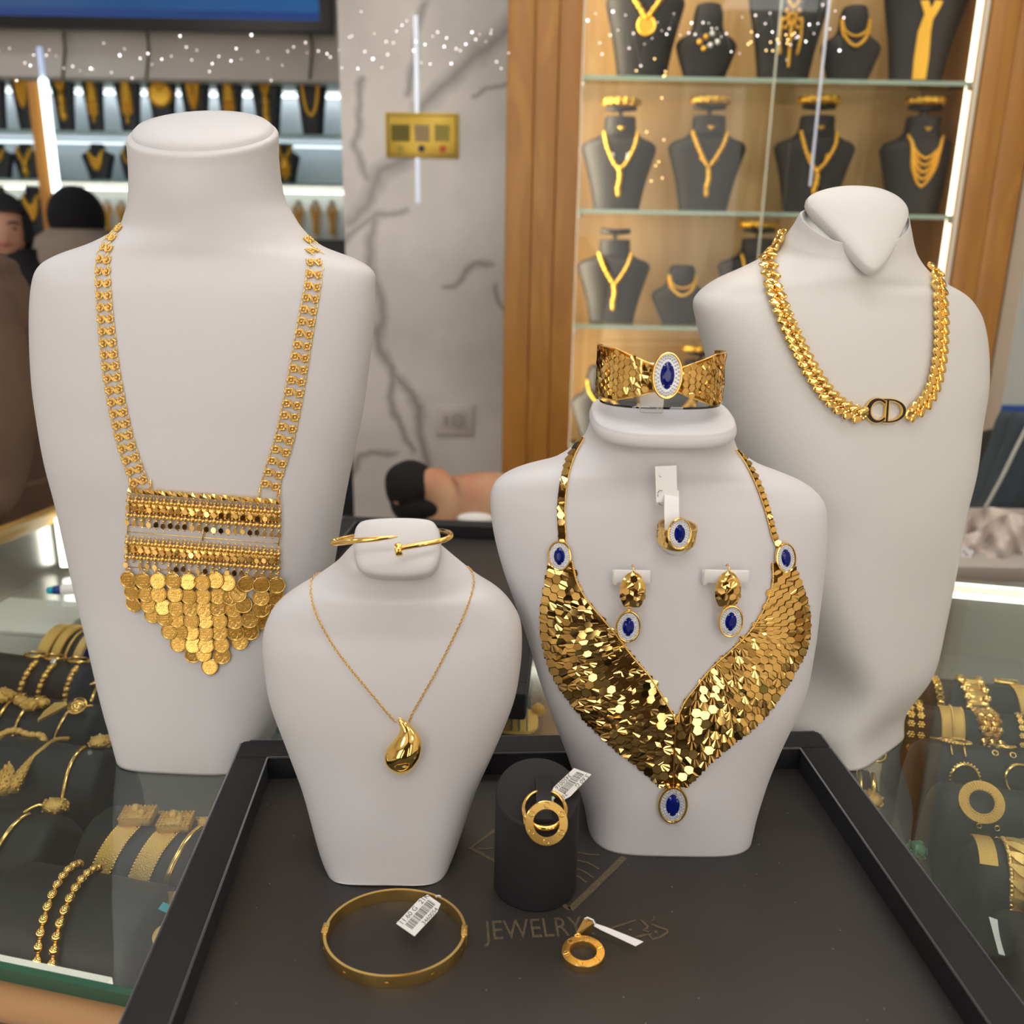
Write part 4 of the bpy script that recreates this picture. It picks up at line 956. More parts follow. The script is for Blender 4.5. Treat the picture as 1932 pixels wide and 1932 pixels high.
# ---------------------------------------------------------------- black display rolls and what lies on them
class Roll: pass
ROLLMAT = mat('black_roll_fabric', (.010, .010, .010), .55, 0, bump=(600, .2, .0006))
def roll(px0, px1, py, hw=.033, top=CT - .014, label='', ends=(1, 1)):
    """half-round display roll lying along the counter; ridge from px0 to px1 at picture height py"""
    a0, b_ = uv(px0, py, top); a1, _b = uv(px1, py, top); b_ = (b_ + _b) / 2 if abs(px1 - px0) < 150 else uv((px0 + px1) / 2, py, top)[1]
    R_ = Roll(); R_.a0, R_.a1, R_.b, R_.hw, R_.h = a0, a1, b_, hw, top - DZ
    t = thing('display_roll', cp((a0 + a1) / 2, b_, DZ), label, 'display roll'); n = 20; mb = MB()
    L = [(a0, .0), (a0 + .0006, .80), (a0 + .003, .94), (a0 + .008, 1), (a1 - .008, 1), (a1 - .003, .94), (a1 - .0006, .80), (a1, 0)]
    for a, k in L:
        for i in range(n + 1):
            th = pi * i / n; mb.v.append(cp(a, b_ - hw * k * cos(th) * (1 if k else 0), DZ + .0002 + R_.h * k * sin(th) ** .75))
    for j in range(len(L) - 1):
        for i in range(n): q = j * (n + 1) + i; mb.f.append((q, q + 1, q + n + 2, q + n + 1))
    obj('cushion', mb, ROLLMAT, t, True); R_.o = t; return R_
def rp(R_, a, th, off=0.0):
    """point and normal on a roll: a along the counter, th from the front foot (0) to the back foot (pi)"""
    s_ = max(sin(th), 0); p = cp(a, R_.b - (R_.hw + off) * cos(th), DZ + (R_.h + off) * s_ ** .75)
    n = (-Vv * cos(th) / R_.hw + V((0, 0, 1)) * s_ / R_.h).normalized(); return p, n
def ra_(R_, px, py, th=pi / 2):
    z = DZ + R_.h * sin(th) ** .75; return uv(px, py, z)[0]
def wrap_pts(R_, a, t0, t1, n, off=.0006, lean=0.0): return [rp(R_, a + lean * (i / (n - 1) - .5), radians(t0 + (t1 - t0) * i / (n - 1)), off) for i in range(n)]
def band(R_, a, w_, t0, t1, label, name='bracelet', m=GOLDG, th=.0012, lean=0.0, cat='bracelet', edge=True, centre=False, group=None):
    PN_ = wrap_pts(R_, a, t0, t1, 24, .0010, lean); t = thing(name, PN_[12][0], label, cat, group)
    obj('band', ribbon([p for p, n in PN_], [n for p, n in PN_], w_, th), m, t, 40)
    for sg_ in ((-1, 1) if edge else ()):
        obj('beaded_edge', join(*[ball(p + U * (sg_ * w_ / 2) + n * .0003, .0009, 6, 4) for p, n in wrap_pts(R_, a, t0, t1, 40, .001, lean)]), GOLD, t, True)
    if centre: obj('bead_line', join(*[ball(p + n * .0009, .0013, 6, 4) for p, n in wrap_pts(R_, a, t0, t1, 40, .001, lean)]), GOLD, t, True)
    return t
def fil_ball(c, r_, seed=0, s=(1, 1, 1)):
    m_ = ball(c, r_, 14, 10, s); rr2 = random.Random(seed); q = MB(); q.add(m_.v, m_.f)
    for k in range(46):
        z = rr2.uniform(-1, 1); a = rr2.uniform(0, 2 * pi); w_ = sqrt(1 - z * z); q.add(*(lambda m2: (m2.v, m2.f))(ball(V(c) + V((w_ * cos(a) * s[0], w_ * sin(a) * s[1], z * s[2])) * r_ * 1.0, r_ * .17, 5, 4)))
    return q
def bangle_on(R_, a, t0, t1, r_, label, ballr=0, lean=0.0, m=GOLD, ball_end=1, group=None, grain=False):
    PN_ = wrap_pts(R_, a, t0, t1, 28, r_, lean); t = thing('bangle', PN_[14][0], label, 'bangle', group)
    obj('hoop', tube([p for p, n in PN_], r_, 10, flat=(.8, 1.2), upv=[n for p, n in PN_]), GOLDG if grain else m, t, True)
    if ballr:
        p, n = PN_[-1] if ball_end else PN_[0]; obj('filigree_ball', fil_ball(p + n * ballr * .5, ballr, len(label), (1.25, .95, .85)), GOLDG, t, True)
    return t
def tiles(R_, a, w_, t0, t1, count, label, kind='box', lean=0.0, rows=1, group=None):
    t = thing('bracelet', rp(R_, a, radians((t0 + t1) / 2))[0], label, 'bracelet', group); data = None
    PN_ = wrap_pts(R_, a, t0, t1, count * 2 + 1, .0012, lean); L = (PN_[1][0] - PN_[3][0]).length
    if kind == 'box':
        g = box((0, 0, 0), (w_, L * .86, .0022), .0005); g = join(g, box((0, L * .18, .0013), (w_ * .75, L * .1, .0006)), box((0, -L * .18, .0013), (w_ * .75, L * .1, .0006)), *[ball((w_ * .47 * s_, 0, .001), L * .28, 6, 4) for s_ in (-1, 1)])
    elif kind == 'flower':
        g = MB(); c_w = w_ / rows
        for k in range(6): add_to(g, ball((c_w * .28 * cos(k * pi / 3), c_w * .28 * sin(k * pi / 3), .0005), c_w * .19, 6, 4))
        add_to(g, ball((0, 0, .0012), c_w * .2, 6, 4))
    elif kind == 'scallop':
        c_w = w_ / rows; g = MB()
        for k, zz_ in ((1, .0), (.68, .0008), (.36, .0014)): add_to(g, torus(c_w * .46 * k, c_w * .09, 14, 5, Matrix.Translation(V((0, 0, zz_)))))
        add_to(g, prism(ell(c_w * .48, c_w * .48, 14), -.0006, .0))
    elif kind == 'curb': g = join(torus(w_ * .33, w_ * .15, 12, 6, None, 1, .9), ball((0, 0, 0), w_ * .12, 6, 4)).tr(Matrix.Rotation(.5, 4, 'Z'))
    data = me_from('tile', g, GOLD, 35)
    for i in range(count):
        p, n = PN_[2 * i + 1]; q = PN_[2 * i + 2][0] - PN_[2 * i][0]
        for r_ in range(rows):
            off = (r_ - (rows - 1) / 2 + (.5 if (kind == 'scallop' and i % 2) else 0)) * w_ / rows
            if kind == 'scallop' and i % 2 and r_ == rows - 1: continue
            inst({'box': 'panel', 'flower': 'flower', 'scallop': 'scale', 'curb': 'link'}[kind], data, frame(p + U * off, U, n) @ Matrix.Rotation(radians(18 if kind == 'scallop' else 0), 4, 'X'), t)
    return t
def beads(R_, a, t0, t1, r_, label, lean=0.0, double=0.0):
    t = thing('bracelet', rp(R_, a, radians((t0 + t1) / 2))[0], label, 'bracelet')
    g = me_from('bead', join(ball((0, 0, 0), r_, 12, 8, (1, 1.12, 1)), torus(r_ * .3, r_ * .14, 8, 4, Matrix.Translation(V((0, r_ * 1.12, 0))) @ Matrix.Rotation(pi / 2, 4, 'X'))), GOLD, True)
    for o_ in ((-double / 2, double / 2) if double else (0,)):
        P = even([p for p, n in wrap_pts(R_, a + o_, t0, t1, 40, r_ * 1.0, lean * (1 if o_ <= 0 else .72))], 2.3 * r_)
        for i, p in enumerate(P):
            d = (P[min(i + 1, len(P) - 1)] - P[max(i - 1, 0)]).normalized(); inst('bead', g, frame(p, d.cross(V((0, 0, 1))), d.cross(d.cross(V((0, 0, 1)))) * -1), t)
    return t
def oval_ring(R_, a, th, rx, ry, label_parent, name='ring_link', rb=.0013, deco='plain', off=.002, tilt=0):
    p, n = rp(R_, a, radians(th), off if th > 60 else .0055); Mx = frame(p, U, n) @ Matrix.Rotation(radians(tilt), 4, 'X')
    g = torus(1, rb / rx, 32, 8, None, 1, 1); g.v = [V((q.x * rx, q.y * ry, q.z * rx)) for q in g.v]
    if deco == 'beaded':
        for k in range(26): add_to(g, ball((rx * 1.10 * cos(2 * pi * k / 26), ry * 1.13 * sin(2 * pi * k / 26), 0), rb * .95, 6, 4))
    if deco == 'wide':
        g = MB(); n_ = 40
        for k_, z in ((.62, 0), (.62, .0012), (1.12, .0010), (1.12, 0)): g.v += [V((rx * k_ * cos(2 * pi * i / n_), ry * k_ * sin(2 * pi * i / n_), z)) for i in range(n_)]
        for j in range(4):
            for i in range(n_): g.f.append((j * n_ + i, j * n_ + (i + 1) % n_, ((j + 1) % 4) * n_ + (i + 1) % n_, ((j + 1) % 4) * n_ + i))
        for k in range(30): add_to(g, ball((rx * .68 * cos(2 * pi * k / 30), ry * .68 * sin(2 * pi * k / 30), .0014), .0007, 5, 4))
        for k in range(44): a_ = 2 * pi * k / 44; add_to(g, tube([V((rx * .78 * cos(a_), ry * .78 * sin(a_), .0013)), V((rx * 1.10 * cos(a_ + .06), ry * 1.10 * sin(a_ + .06), .0012))], .00035, 4))
    return obj(name, g.tr(Mx), GOLDG if deco == 'wide' else GOLD, label_parent, 40)
# ---------------------------------------------------------------- left half of the counter
L1 = roll(-40, 330, 1672, .042, CT - .012, 'front display roll at lower left with the bead bracelet')
L2a = roll(-40, 128, 1542, .030, CT - .020, 'display roll at the left edge under the bangle with filigree ball')
L2b = roll(150, 410, 1548, .036, CT - .012, 'display roll beside the tray carrying two knotted mesh bracelets')
L3 = roll(-40, 236, 1410, .034, CT - .010, 'display roll left of the tall left bust with a thin bangle')
L4 = roll(-60, 215, 1322, .028, CT - .018, 'display roll at left with slim bangles in the fourth row')
L5 = roll(-60, 196, 1244, .028, CT - .014, 'display roll at left under the oval-link bracelets')
L6 = roll(88, 190, 1188, .034, CT - .004, 'farthest display roll at left under the domed cuffs')
beads(L1, ra_(L1, 148, 1672), 6, 118, .0029, 'double strand gold bead bracelet on the front left roll', -.022, .0105)
# leaf with turquoise band and long chain
t = thing('bracelet', rp(L1, ra_(L1, 300, 1720), radians(70))[0], 'gold leaf bracelet with a turquoise band and long oval chain links', 'bracelet')
lf = [(330, 1688), (318, 1696), (300, 1715), (285, 1735), (272, 1757), (268, 1764)]; wd = [12, 30, 34, 26, 14, 5]
P = [atZ(x, y, CT - .014 - .006 * i) for i, (x, y) in enumerate(lf)]
obj('leaf', ribbon(P, [V((0, -.5, .85))] * 6, [w_ * .00029 for w_ in wd], .0016), GOLDG, t, 40)
obj('turquoise_band', ribbon([atZ(304, 1709, CT - .0115), atZ(322, 1717, CT - .0115)], [V((0, -.5, .85))] * 2, .0042, .0012), mat('turquoise', (.02, .35, .42), .25), t, 30)
lnk = me_from('long_link', torus(.0026, .00055, 18, 6, None, 2.0, .85), GOLD, True)
CH = [(264, 1772), (256, 1790), (249, 1812), (243, 1832), (238, 1852)]
for i, (x, y) in enumerate(CH):
    p = atZ(x, y, CT - .040 - .008 * i); inst('chain_link', lnk, frame(p, V((-.35, -.8, -.5)), V((0, -.6, .8))) @ Matrix.Rotation(radians(55 if i % 2 else 5), 4, 'X'), t)
t = thing('coin_pendant', atZ(308, 1766, CT - .02), 'round gold coin pendant beside the velvet tray at lower left', 'pendant')
obj('disc', prism(ell(.0056, .0060, 24), 0, .0012, frame(atZ(308, 1766, CT - .024), V((1, 0, 0)), V((0, -.4, .9))), .0002), GOLDG, t, 30)
for px, lab in ((228, 'left mesh bracelet with a woven knot on the roll beside the tray'), (310, 'right mesh bracelet with a woven knot on the roll beside the tray')):
    t = band(L2b, ra_(L2b, px, 1548) , .0135, -5, 80, lab, lean=.018, group='knotted mesh bracelets')
    p, n = rp(L2b, ra_(L2b, px + 6, 1548) + .009, radians(88), .003); obj('knot', join(box((0, 0, 0), (.021, .0145, .006), .002), box((0, -.001, .0025), (.010, .0115, .004), .0015), *[ball((kx * .0024 - .0096, ky * .0024 - .006, .0030), .0011, 5, 4) for kx in range(9) for ky in range(6)], ball((-.002, .002, .0045), .0032, 8, 6), ball((.003, -.002, .004), .0028, 8, 6)).tr(frame(p, U, n) @ Matrix.Rotation(.25, 4, 'Z')), GOLDG, t, 40)
    PN_ = wrap_pts(L2b, ra_(L2b, px + 6, 1548) + .015, 95, 175, 12, .001, .012); obj('strap', ribbon([p for p, n in PN_], [n for p, n in PN_], .0125, .001), mat('gold_mesh_strap', (.75, .45, .12), .4, 1, bump=(900, .8, .001)) if px == 228 else bpy.data.materials['gold_mesh_strap'], t, 40)
bangle_on(L2b, ra_(L2b, 372, 1548), 0, 95, .0016, 'slim ribbed bangle beside the velvet tray edge', .0032, .014)
bangle_on(L2a, ra_(L2a, 32, 1542) , 0, 96, .0014, 'plain bangle with filigree ball at the left edge', 0, .012)
t = thing('bangle', atZ(104, 1522, CT - .02), 'gold filigree ball bangle end in front of the thin bangle', 'bangle')
pb2 = atZ(104, 1522, CT - .022); obj('filigree_ball', fil_ball(pb2, .0066, 3, (1.3, .95, .9)), GOLDG, t, True)
obj('hoop', tube(cr([list(q) for q in (pb2 + V((-.007, -.001, .001)), atZ(70, 1520, CT - .020), atZ(45, 1535, CT - .022), atZ(22, 1570, CT - .030), atZ(5, 1620, CT - .05))], 6), .0013, 10), GOLD, t, True)
bangle_on(L3, ra_(L3, 170, 1410), 2, 100, .0013, 'thin gold bangle on the roll left of the tall bust', .0, -.008)
t = thing('bangle', atZ(190, 1402, CT - .008), 'filigree ball ended bangle at the foot of the tall left bust', 'bangle')
pb2 = atZ(190, 1400, CT - .010); obj('filigree_ball', fil_ball(pb2, .0062, 5, (1.35, 1, .8)), GOLDG, t, True)
obj('hoop', tube([pb2 + V((.006, .002, 0)), atZ(212, 1378, CT - .010), atZ(216, 1362, CT - .014)], .0014, 10), GOLD, t, True)
for (lab, pts, r0, zc) in (('broad filigree bangle with open teardrop end at left', [(8, 1495), (14, 1468), (28, 1440), (42, 1420), (60, 1402), (76, 1390)], .0046, CT - .016), ('second filigree bangle crossing the broad one at left', [(24, 1490), (40, 1462), (60, 1432), (84, 1410), (105, 1396), (128, 1394)], .0020, CT - .010)):
    t = thing('bangle', atZ(*pts[2], zc), lab, 'bangle'); P = [atZ(x, y, zc - .004 * abs(i - 3)) for i, (x, y) in enumerate(pts)]
    rad = [r0 * k for k in ((.9, 1.25, 1.0, .8, .95, .7) if r0 > .003 else (2.2, 1.9, 1, .8, .8, .8))]; P2 = cr([list(p) + [r_] for p, r_ in zip(P, rad)], 5)
    P3 = [V(q[:3]) for q in P2]; R3 = [q[3] for q in P2]
    g = tube(P3, R3, 10)
    for i, (p, r_) in enumerate(zip(P3, R3)):
        for k in range(7): a = k * .9 + i * .5; add_to(g, ball(p + V((cos(a), sin(a) * .5, abs(sin(a)))) * r_ * .9, r_ * .24, 5, 4))
    obj('hoop', g, GOLDG, t, True)
t = thing('bangle', atZ(30, 1385, CT - .012), 'twisted gold bangle behind the broad filigree bangle', 'bangle')
P = [atZ(x, y, CT - .014) for x, y in ((-10, 1400), (12, 1384), (32, 1380), (55, 1388), (78, 1390), (84, 1398))]; g = tube(cr([list(p) for p in P], 5), .0026, 10)
for i, p in enumerate(cr([list(p) for p in P], 4)): add_to(g, ball(V(p) + V((0, -.001, .001)), .0026 + .0006 * (i % 2), 6, 5))
obj('hoop', g, GOLDG, t, True)
for i, (px, lab) in enumerate(((14, 'first slim bangle from the left edge in the fourth row'), (58, 'slim bangle with leaf clasp in the fourth row'), (150, 'slim bangle arching below the tall bust shoulder side'))):
    bangle_on(L4, ra_(L4, px, 1322), 5, 105, .0012, lab, 0, .012)
# big knotted motifs in row four
mot = [((4, 1312), .0075, (1.4, 1, .7)), ((40, 1322), .0045, (1.2, 1, .8)), ((56, 1330), .0060, (1.2, .9, .8)), ((80, 1326), .0045, (1.2, 1, .8))]
t = thing('bracelet', atZ(40, 1322, CT - .012), 'gold bracelet with knotted flower motifs at the left edge', 'bracelet')
for k, (pq_, r_, s_) in enumerate(mot): obj('motif', fil_ball(atZ(*pq_, CT - .014), r_, k, s_), GOLDG, t, True)
t = thing('bracelet', atZ(118, 1332, CT - .012), 'gold bracelet with leaf and round medallion in the fourth row', 'bracelet')
obj('leaf', ribbon([atZ(x, y, CT - .012) for x, y in ((126, 1328), (110, 1332), (92, 1345), (72, 1360))], [V((0, -.4, .9))] * 4, [.004, .009, .008, .001], .002), GOLDG, t, 40)
pm = atZ(146, 1332, CT - .012); Mm = frame(pm, V((1, 0, 0)), V((0, -.5, .85))); obj('medallion', join(prism(ell(.0068, .0062, 24), 0, .0015), torus(.0066, .0011, 24, 6), torus(.0040, .0009, 20, 6, Matrix.Translation(V((0, 0, .0012)))), ball((0, 0, .001), .0016, 8, 5)).tr(Mm), GOLD, t, True)
obj('pin', tube([pm + V((.006, 0, 0)), pm + V((.012, .001, 0))], .0011, 8), GOLD, t, True)
for (px, py, w_, lab, lx) in ((52, 1246, 26, 'oval-link bracelet nearest the left edge', 20), (96, 1260, 25, 'oval-link bracelet with a square clear stone', 62), (150, 1262, 24, 'oval-link bracelet beside the tall left bust', 122)):
    a = ra_(L5, px, 1250); t = thing('bracelet', rp(L5, a, pi / 2)[0], lab, 'bracelet', 'oval-link bracelets')
    oval_ring(L5, a, 96, .0094, .0062, t, 'oval_link', .0013, 'plain', .003, 6)
    PN_ = wrap_pts(L5, ra_(L5, lx, 1290, radians(60)), 12, 78, 12, .0018, .008 if px < 120 else .002)
    for i, (p, n) in enumerate(PN_): obj('small_link', fil_ball(p, .0024 if i % 2 else .0029, i, (.9, 1.2, .7)), GOLD, t, True)
    if px == 96: obj('square_stone', box((0, 0, 0), (.004, .004, .002), .0005).tr(frame(PN_[-1][0] + V((0, 0, .003)), U, V((0, -.5, .8)))), CRYS, t, False)
t = thing('bracelet', atZ(184, 1290, CT - .012), 'star-clasp bracelet touching the edge of the tall left bust', 'bracelet')
obj('star', join(*[tube([atZ(184, 1288, CT - .013), atZ(184, 1288, CT - .013) + V((cos(a) * .0065, sin(a) * .0065, 0))], [.0022, .0006], 6) for a in [k * 2 * pi / 5 for k in range(5)]]), GOLD, t, True)
obj('hoop', tube([atZ(x, y, CT - .014) for x, y in ((184, 1292), (178, 1305), (172, 1324))], .0013, 8), GOLD, t, True)
for i, (px, w_, lab) in enumerate(((108, .011, 'broad domed gold cuff on the farthest left roll'), (136, .008, 'second domed gold cuff behind the broad one'), (158, .0022, 'thin rope bracelet right of the domed cuffs'), (184, .007, 'filigree cuff half hidden by the tall left bust'))):
    band(L6, ra_(L6, px, 1188), w_, 5, 120, lab, 'cuff_bracelet' if w_ > .003 else 'bracelet', th=.0040 if w_ > .006 else .0016, lean=.012, edge=w_ > .005)
# white box, pen and papers inside the counter
bx0 = atZ(92, 1150, CT - .03); t = thing('white_box', V((bx0.x, bx0.y, DZ)), 'open white cardboard box inside the counter at left', 'box')
obj('box_body', box((bx0.x - .005, bx0.y - .03, DZ + .028), (.098, .075, .056), .002, AN + .10), mat('white_card', (.62, .60, .54), .6), t, 30)
obj('box_lid', box((bx0.x - .003, bx0.y - .028, DZ + .0585), (.102, .079, .005), .001, AN + .10), mat('white_card_lid', (.72, .70, .63), .55), t, 30)
pn = atZ(128, 1112, CT + .006); t = thing('pen', pn, 'white pen with a turquoise cap and dark blue collar lying behind the tall left bust', 'pen')
dpen = V((.97, .22, .0)).normalized(); obj('barrel', tube([pn - dpen * .006, pn + dpen * .05], .0052, 12), WHITE, t, True); obj('collar', tube([pn - dpen * .014, pn - dpen * .005], [.0040, .0050], 12), mat('navy_plastic', (.01, .03, .2), .3), t, True); obj('cap', tube([pn - dpen * .019, pn - dpen * .013], [.0030, .0042], 12), mat('teal_plastic', (.0, .35, .45), .3), t, True)
t = thing('paper_slip', atZ(8, 1182, CT - .03), 'small white paper at the left edge inside the counter', 'paper'); obj('sheet', box(atZ(2, 1182, CT - .045), (.03, .022, .002), 0, .5), PAPER, t, 30)
t = thing('paper_slip', atZ(112, 1598, CT - .05), 'grey paper corner between the left display rolls', 'paper'); obj('sheet', prism([(0, 0), (.018, .004), (.016, .022)], 0, .0006, Matrix.Translation(atZ(100, 1615, CT - .06))), PAPER, t, 30)

# ---------------------------------------------------------------- right half of the counter
R1 = roll(1738, 2060, 1296, .026, CT - .014, 'farthest display roll at right with panel and link bracelets')
R2 = roll(1700, 2080, 1350, .026, CT - .012, 'second farthest display roll at right with wide bracelets')
R3 = roll(1730, 2080, 1418, .027, CT - .012, 'third display roll at right under the open rings')
R4 = roll(1768, 2080, 1498, .027, CT - .012, 'fourth display roll at right under the broad fluted ring')
R5 = roll(1836, 2080, 1604, .030, CT - .012, 'fifth display roll at right under the leaf cuff')
R6 = roll(1892, 2100, 1748, .034, CT - .016, 'nearest display roll at the lower right edge')
R7 = roll(1560, 1660, 1455, .026, CT - .018, 'display roll behind the right tray corner')
R8 = roll(1600, 1668, 1520, .028, CT - .022, 'display roll beside the right tray rim')
R9 = roll(1700, 1762, 1618, .028, CT - .024, 'display roll under the green stone bead')
t = tiles(R1, ra_(R1, 1732, 1300), .013, 20, 100, 8, 'scalloped gold bracelet at the foot of the ivory bust', 'scallop', rows=2)
tiles(R1, ra_(R1, 1776, 1296), .0072, 8, 100, 13, 'narrow curb link bracelet on the farthest right roll', 'curb', lean=-.006)
tiles(R1, ra_(R1, 1842, 1296), .0165, 5, 100, 8, 'wide panel bracelet on the farthest right roll', 'box', lean=-.010)
t = band(R1, ra_(R1, 1928, 1296), .010, 5, 100, 'gold cuff cut by the right picture edge in the farthest row', lean=-.010)
pcl = rp(R1, ra_(R1, 1900, 1296), radians(100), .003)[0]; obj('clasp', box(pcl, (.02, .007, .004), .0015, AN), GOLD, t, 40)
tiles(R2, ra_(R2, 1733, 1352), .0145, 5, 96, 8, 'gold flower cluster bracelet beside the ivory bust', 'flower', rows=2)
band(R2, ra_(R2, 1799, 1350), .0165, 4, 100, 'wide flat mesh bracelet with a beaded centre line', m=GOLDG, centre=True, th=.0012)
tiles(R2, ra_(R2, 1866, 1350), .0185, 4, 100, 15, 'wide fish-scale bracelet in the second right row', 'scallop', rows=3, lean=-.006)
tiles(R2, ra_(R2, 1926, 1350), .012, 4, 100, 10, 'bracelet cut by the right edge in the second row', 'flower', rows=2)
def linked(R_, specs, label, group=None):
    t = thing('bracelet', rp(R_, ra_(R_, specs[0][0], specs[0][1]), pi / 2)[0], label, 'bracelet', group)
    for (px, py, th, rx, ry, deco) in specs:
        z = DZ + R_.h * sin(radians(th)) ** .75; oval_ring(R_, uv(px, py, z)[0], th, rx, ry, t, 'open_ring', .0012, deco)
    return t
t = linked(R3, [(1809, 1418, 96, .0098, .0064, 'beaded'), (1818, 1476, 44, .0092, .0098, 'beaded')], 'bracelet of beaded open rings on the third right roll')
for s_ in (-1, 1):
    a = ra_(R3, 1814, 1430) + s_ * .0046; obj('bar_link', tube([rp(R3, a, radians(80), .003)[0], rp(R3, a, radians(66), .003)[0]], .0008, 6), GOLD, t, True)
p0, n0 = rp(R3, ra_(R3, 1760, 1412), radians(96), .002); obj('small_chain', tube([p0, p0 + U * .012, p0 + U * .02 + V((0, 0, .001))], .0009, 6), GOLD, t, True)
t = linked(R3, [(1896, 1420, 100, .0085, .0058, 'plain'), (1914, 1466, 48, .0100, .0108, 'plain')], 'plain open ring bracelet at the right picture edge')
for s_ in (-1, 1): p, n = rp(R3, ra_(R3, 1902, 1440) + s_ * .006, radians(76), .003); obj('jump_ring', torus(.002, .0006, 12, 5, frame(p, U, n)), GOLD, t, True)
t = linked(R4, [(1848, 1512, 66, .0130, .0125, 'wide')], 'bracelet with a broad fluted ring and ladder links on the fourth right roll')
for s_ in (-1, 1):
    a = ra_(R4, 1858, 1540, radians(50)) + s_ * .0056
    for th in (44, 36, 25, 16): p, n = rp(R4, a, radians(th), .003); obj('jump_ring', torus(.0016, .0005, 12, 5, frame(p, U, n)), GOLD, t, True)
p, n = rp(R4, ra_(R4, 1860, 1560, radians(34)), radians(30), .003); obj('ladder_plate', join(box((0, 0, 0), (.0105, .0055, .0012), .0004), *[torus(.0022, .0005, 12, 5, Matrix.Translation(V((x, 0, .0012)))) for x in (-.003, 0, .003)]).tr(frame(p, U, n)), GOLDG, t, True)
t = band(R5, ra_(R5, 1862, 1602), .0105, 62, 112, 'fan-shaped fluted clasp above the leaf cuff at right', edge=False)
t = thing('cuff_bracelet', rp(R5, ra_(R5, 1920, 1620), radians(70))[0], 'wide gold cuff of overlapping leaves with a beaded edge at the right edge', 'bracelet')
a0 = ra_(R5, 1900, 1604)
PN_ = wrap_pts(R5, a0, -8, 100, 36, .002); obj('beaded_edge', join(*[ball(p, .0017, 8, 5) for p, n in PN_]), GOLDS, t, True)
lfm = me_from('leaf', ribbon([V((0, -.5, 0)), V((.02, -.2, .05)), V((0, .1, .07)), V((-.03, .5, 0))], [V((0, 0, 1))] * 4, [.1, .36, .32, .03], .05), GOLDS, 40)
for i in range(9):
    for k in range(4):
        p, n = rp(R5, a0 + .006 + k * .0085, radians(2 + 11.5 * i + 4 * (k % 2)), .0022 + .0005 * (i % 2)); inst('leaf', lfm, frame(p, U, n) @ Matrix.Rotation(radians(60 + 10 * k), 4, 'Z') @ Matrix.Diagonal((.017, .017, .017, 1)), t)
obj('band', ribbon([p for p, n in wrap_pts(R5, a0 + .018, -8, 100, 20, .0012)], [n for p, n in wrap_pts(R5, a0 + .018, -8, 100, 20, .0012)], .035, .001), GOLDG, t, 40)
for px, lab in ((1619, 'left one of two round bangles by the right tray corner'), (1643, 'right one of two round bangles by the right tray corner')): bangle_on(R7, ra_(R7, px, 1455), 0, 86, .0017, lab, 0, .0)
t = thing('bangle', atZ(1655, 1424, CT - .01), 'gold loop just below the ivory bust foot', 'bangle'); obj('hoop', torus(.0055, .0017, 20, 8, Matrix.Translation(atZ(1655, 1422, CT - .014)) @ Matrix.Rotation(.8, 4, 'X')), GOLD, t, True)
t = thing('bangle', atZ(1648, 1506, CT - .02), 'round filigree bangle end beside the right tray rim', 'bangle'); obj('filigree_ball', fil_ball(atZ(1646, 1508, CT - .022), .0068, 8, (1, 1.1, .8)), GOLDG, t, True)
t = thing('bead', atZ(1728, 1603, CT - .02), 'dark green stone-set bead beside the right tray rim', 'bead')
obj('bead_body', fil_ball(atZ(1728, 1605, CT - .022), .0062, 9), mat('green_stones', (.03, .16, .10), .15, .2, bump=(600, .5, .001)), t, True)
t = thing('paper_slip', atZ(1905, 1790, CT - .03), 'white paper triangle near the lower right display roll', 'paper'); obj('sheet', prism([(0, 0), (.012, -.004), (.013, .018), (.004, .022)], 0, .0006, Matrix.Translation(atZ(1884, 1800, CT - .03)) @ Matrix.Rotation(.3, 4, 'X')), PAPER, t, 30)
t = thing('paper_slip', atZ(1760, 1286, CT - .02), 'white paper strip behind the farthest right roll', 'paper'); obj('sheet', box(atZ(1748, 1286, CT - .022), (.02, .012, .001), 0, .3), PAPER, t, 30)
# small striped brooch seen through the glass between the two middle busts
pbr = atZ(975, 1362, CT - .02); t = thing('brooch', pbr, 'gold brooch with blue-grey stripes under the glass between the two middle busts', 'brooch')
Mb_ = frame(pbr, V((1, 0, 0)), V((0, -.5, .85)))
obj('body', prism([(x * .017, y * .011) for x, y in ell(1, 1, 24, 3)], 0, .003, Mb_, .0008), GOLDG, t, 40)
for x in (-.010, -.004, .002, .008): obj('stripe', box((x, 0, .0032), (.0010, .019, .0006)).tr(Mb_), mat('blue_grey_enamel', (.15, .2, .26), .3) if x == -.010 else bpy.data.materials['blue_grey_enamel'], t, False)
obj('knob', fil_ball(Mb_ @ V((.017, .010, .002)), .0050, 2), GOLDG, t, True)
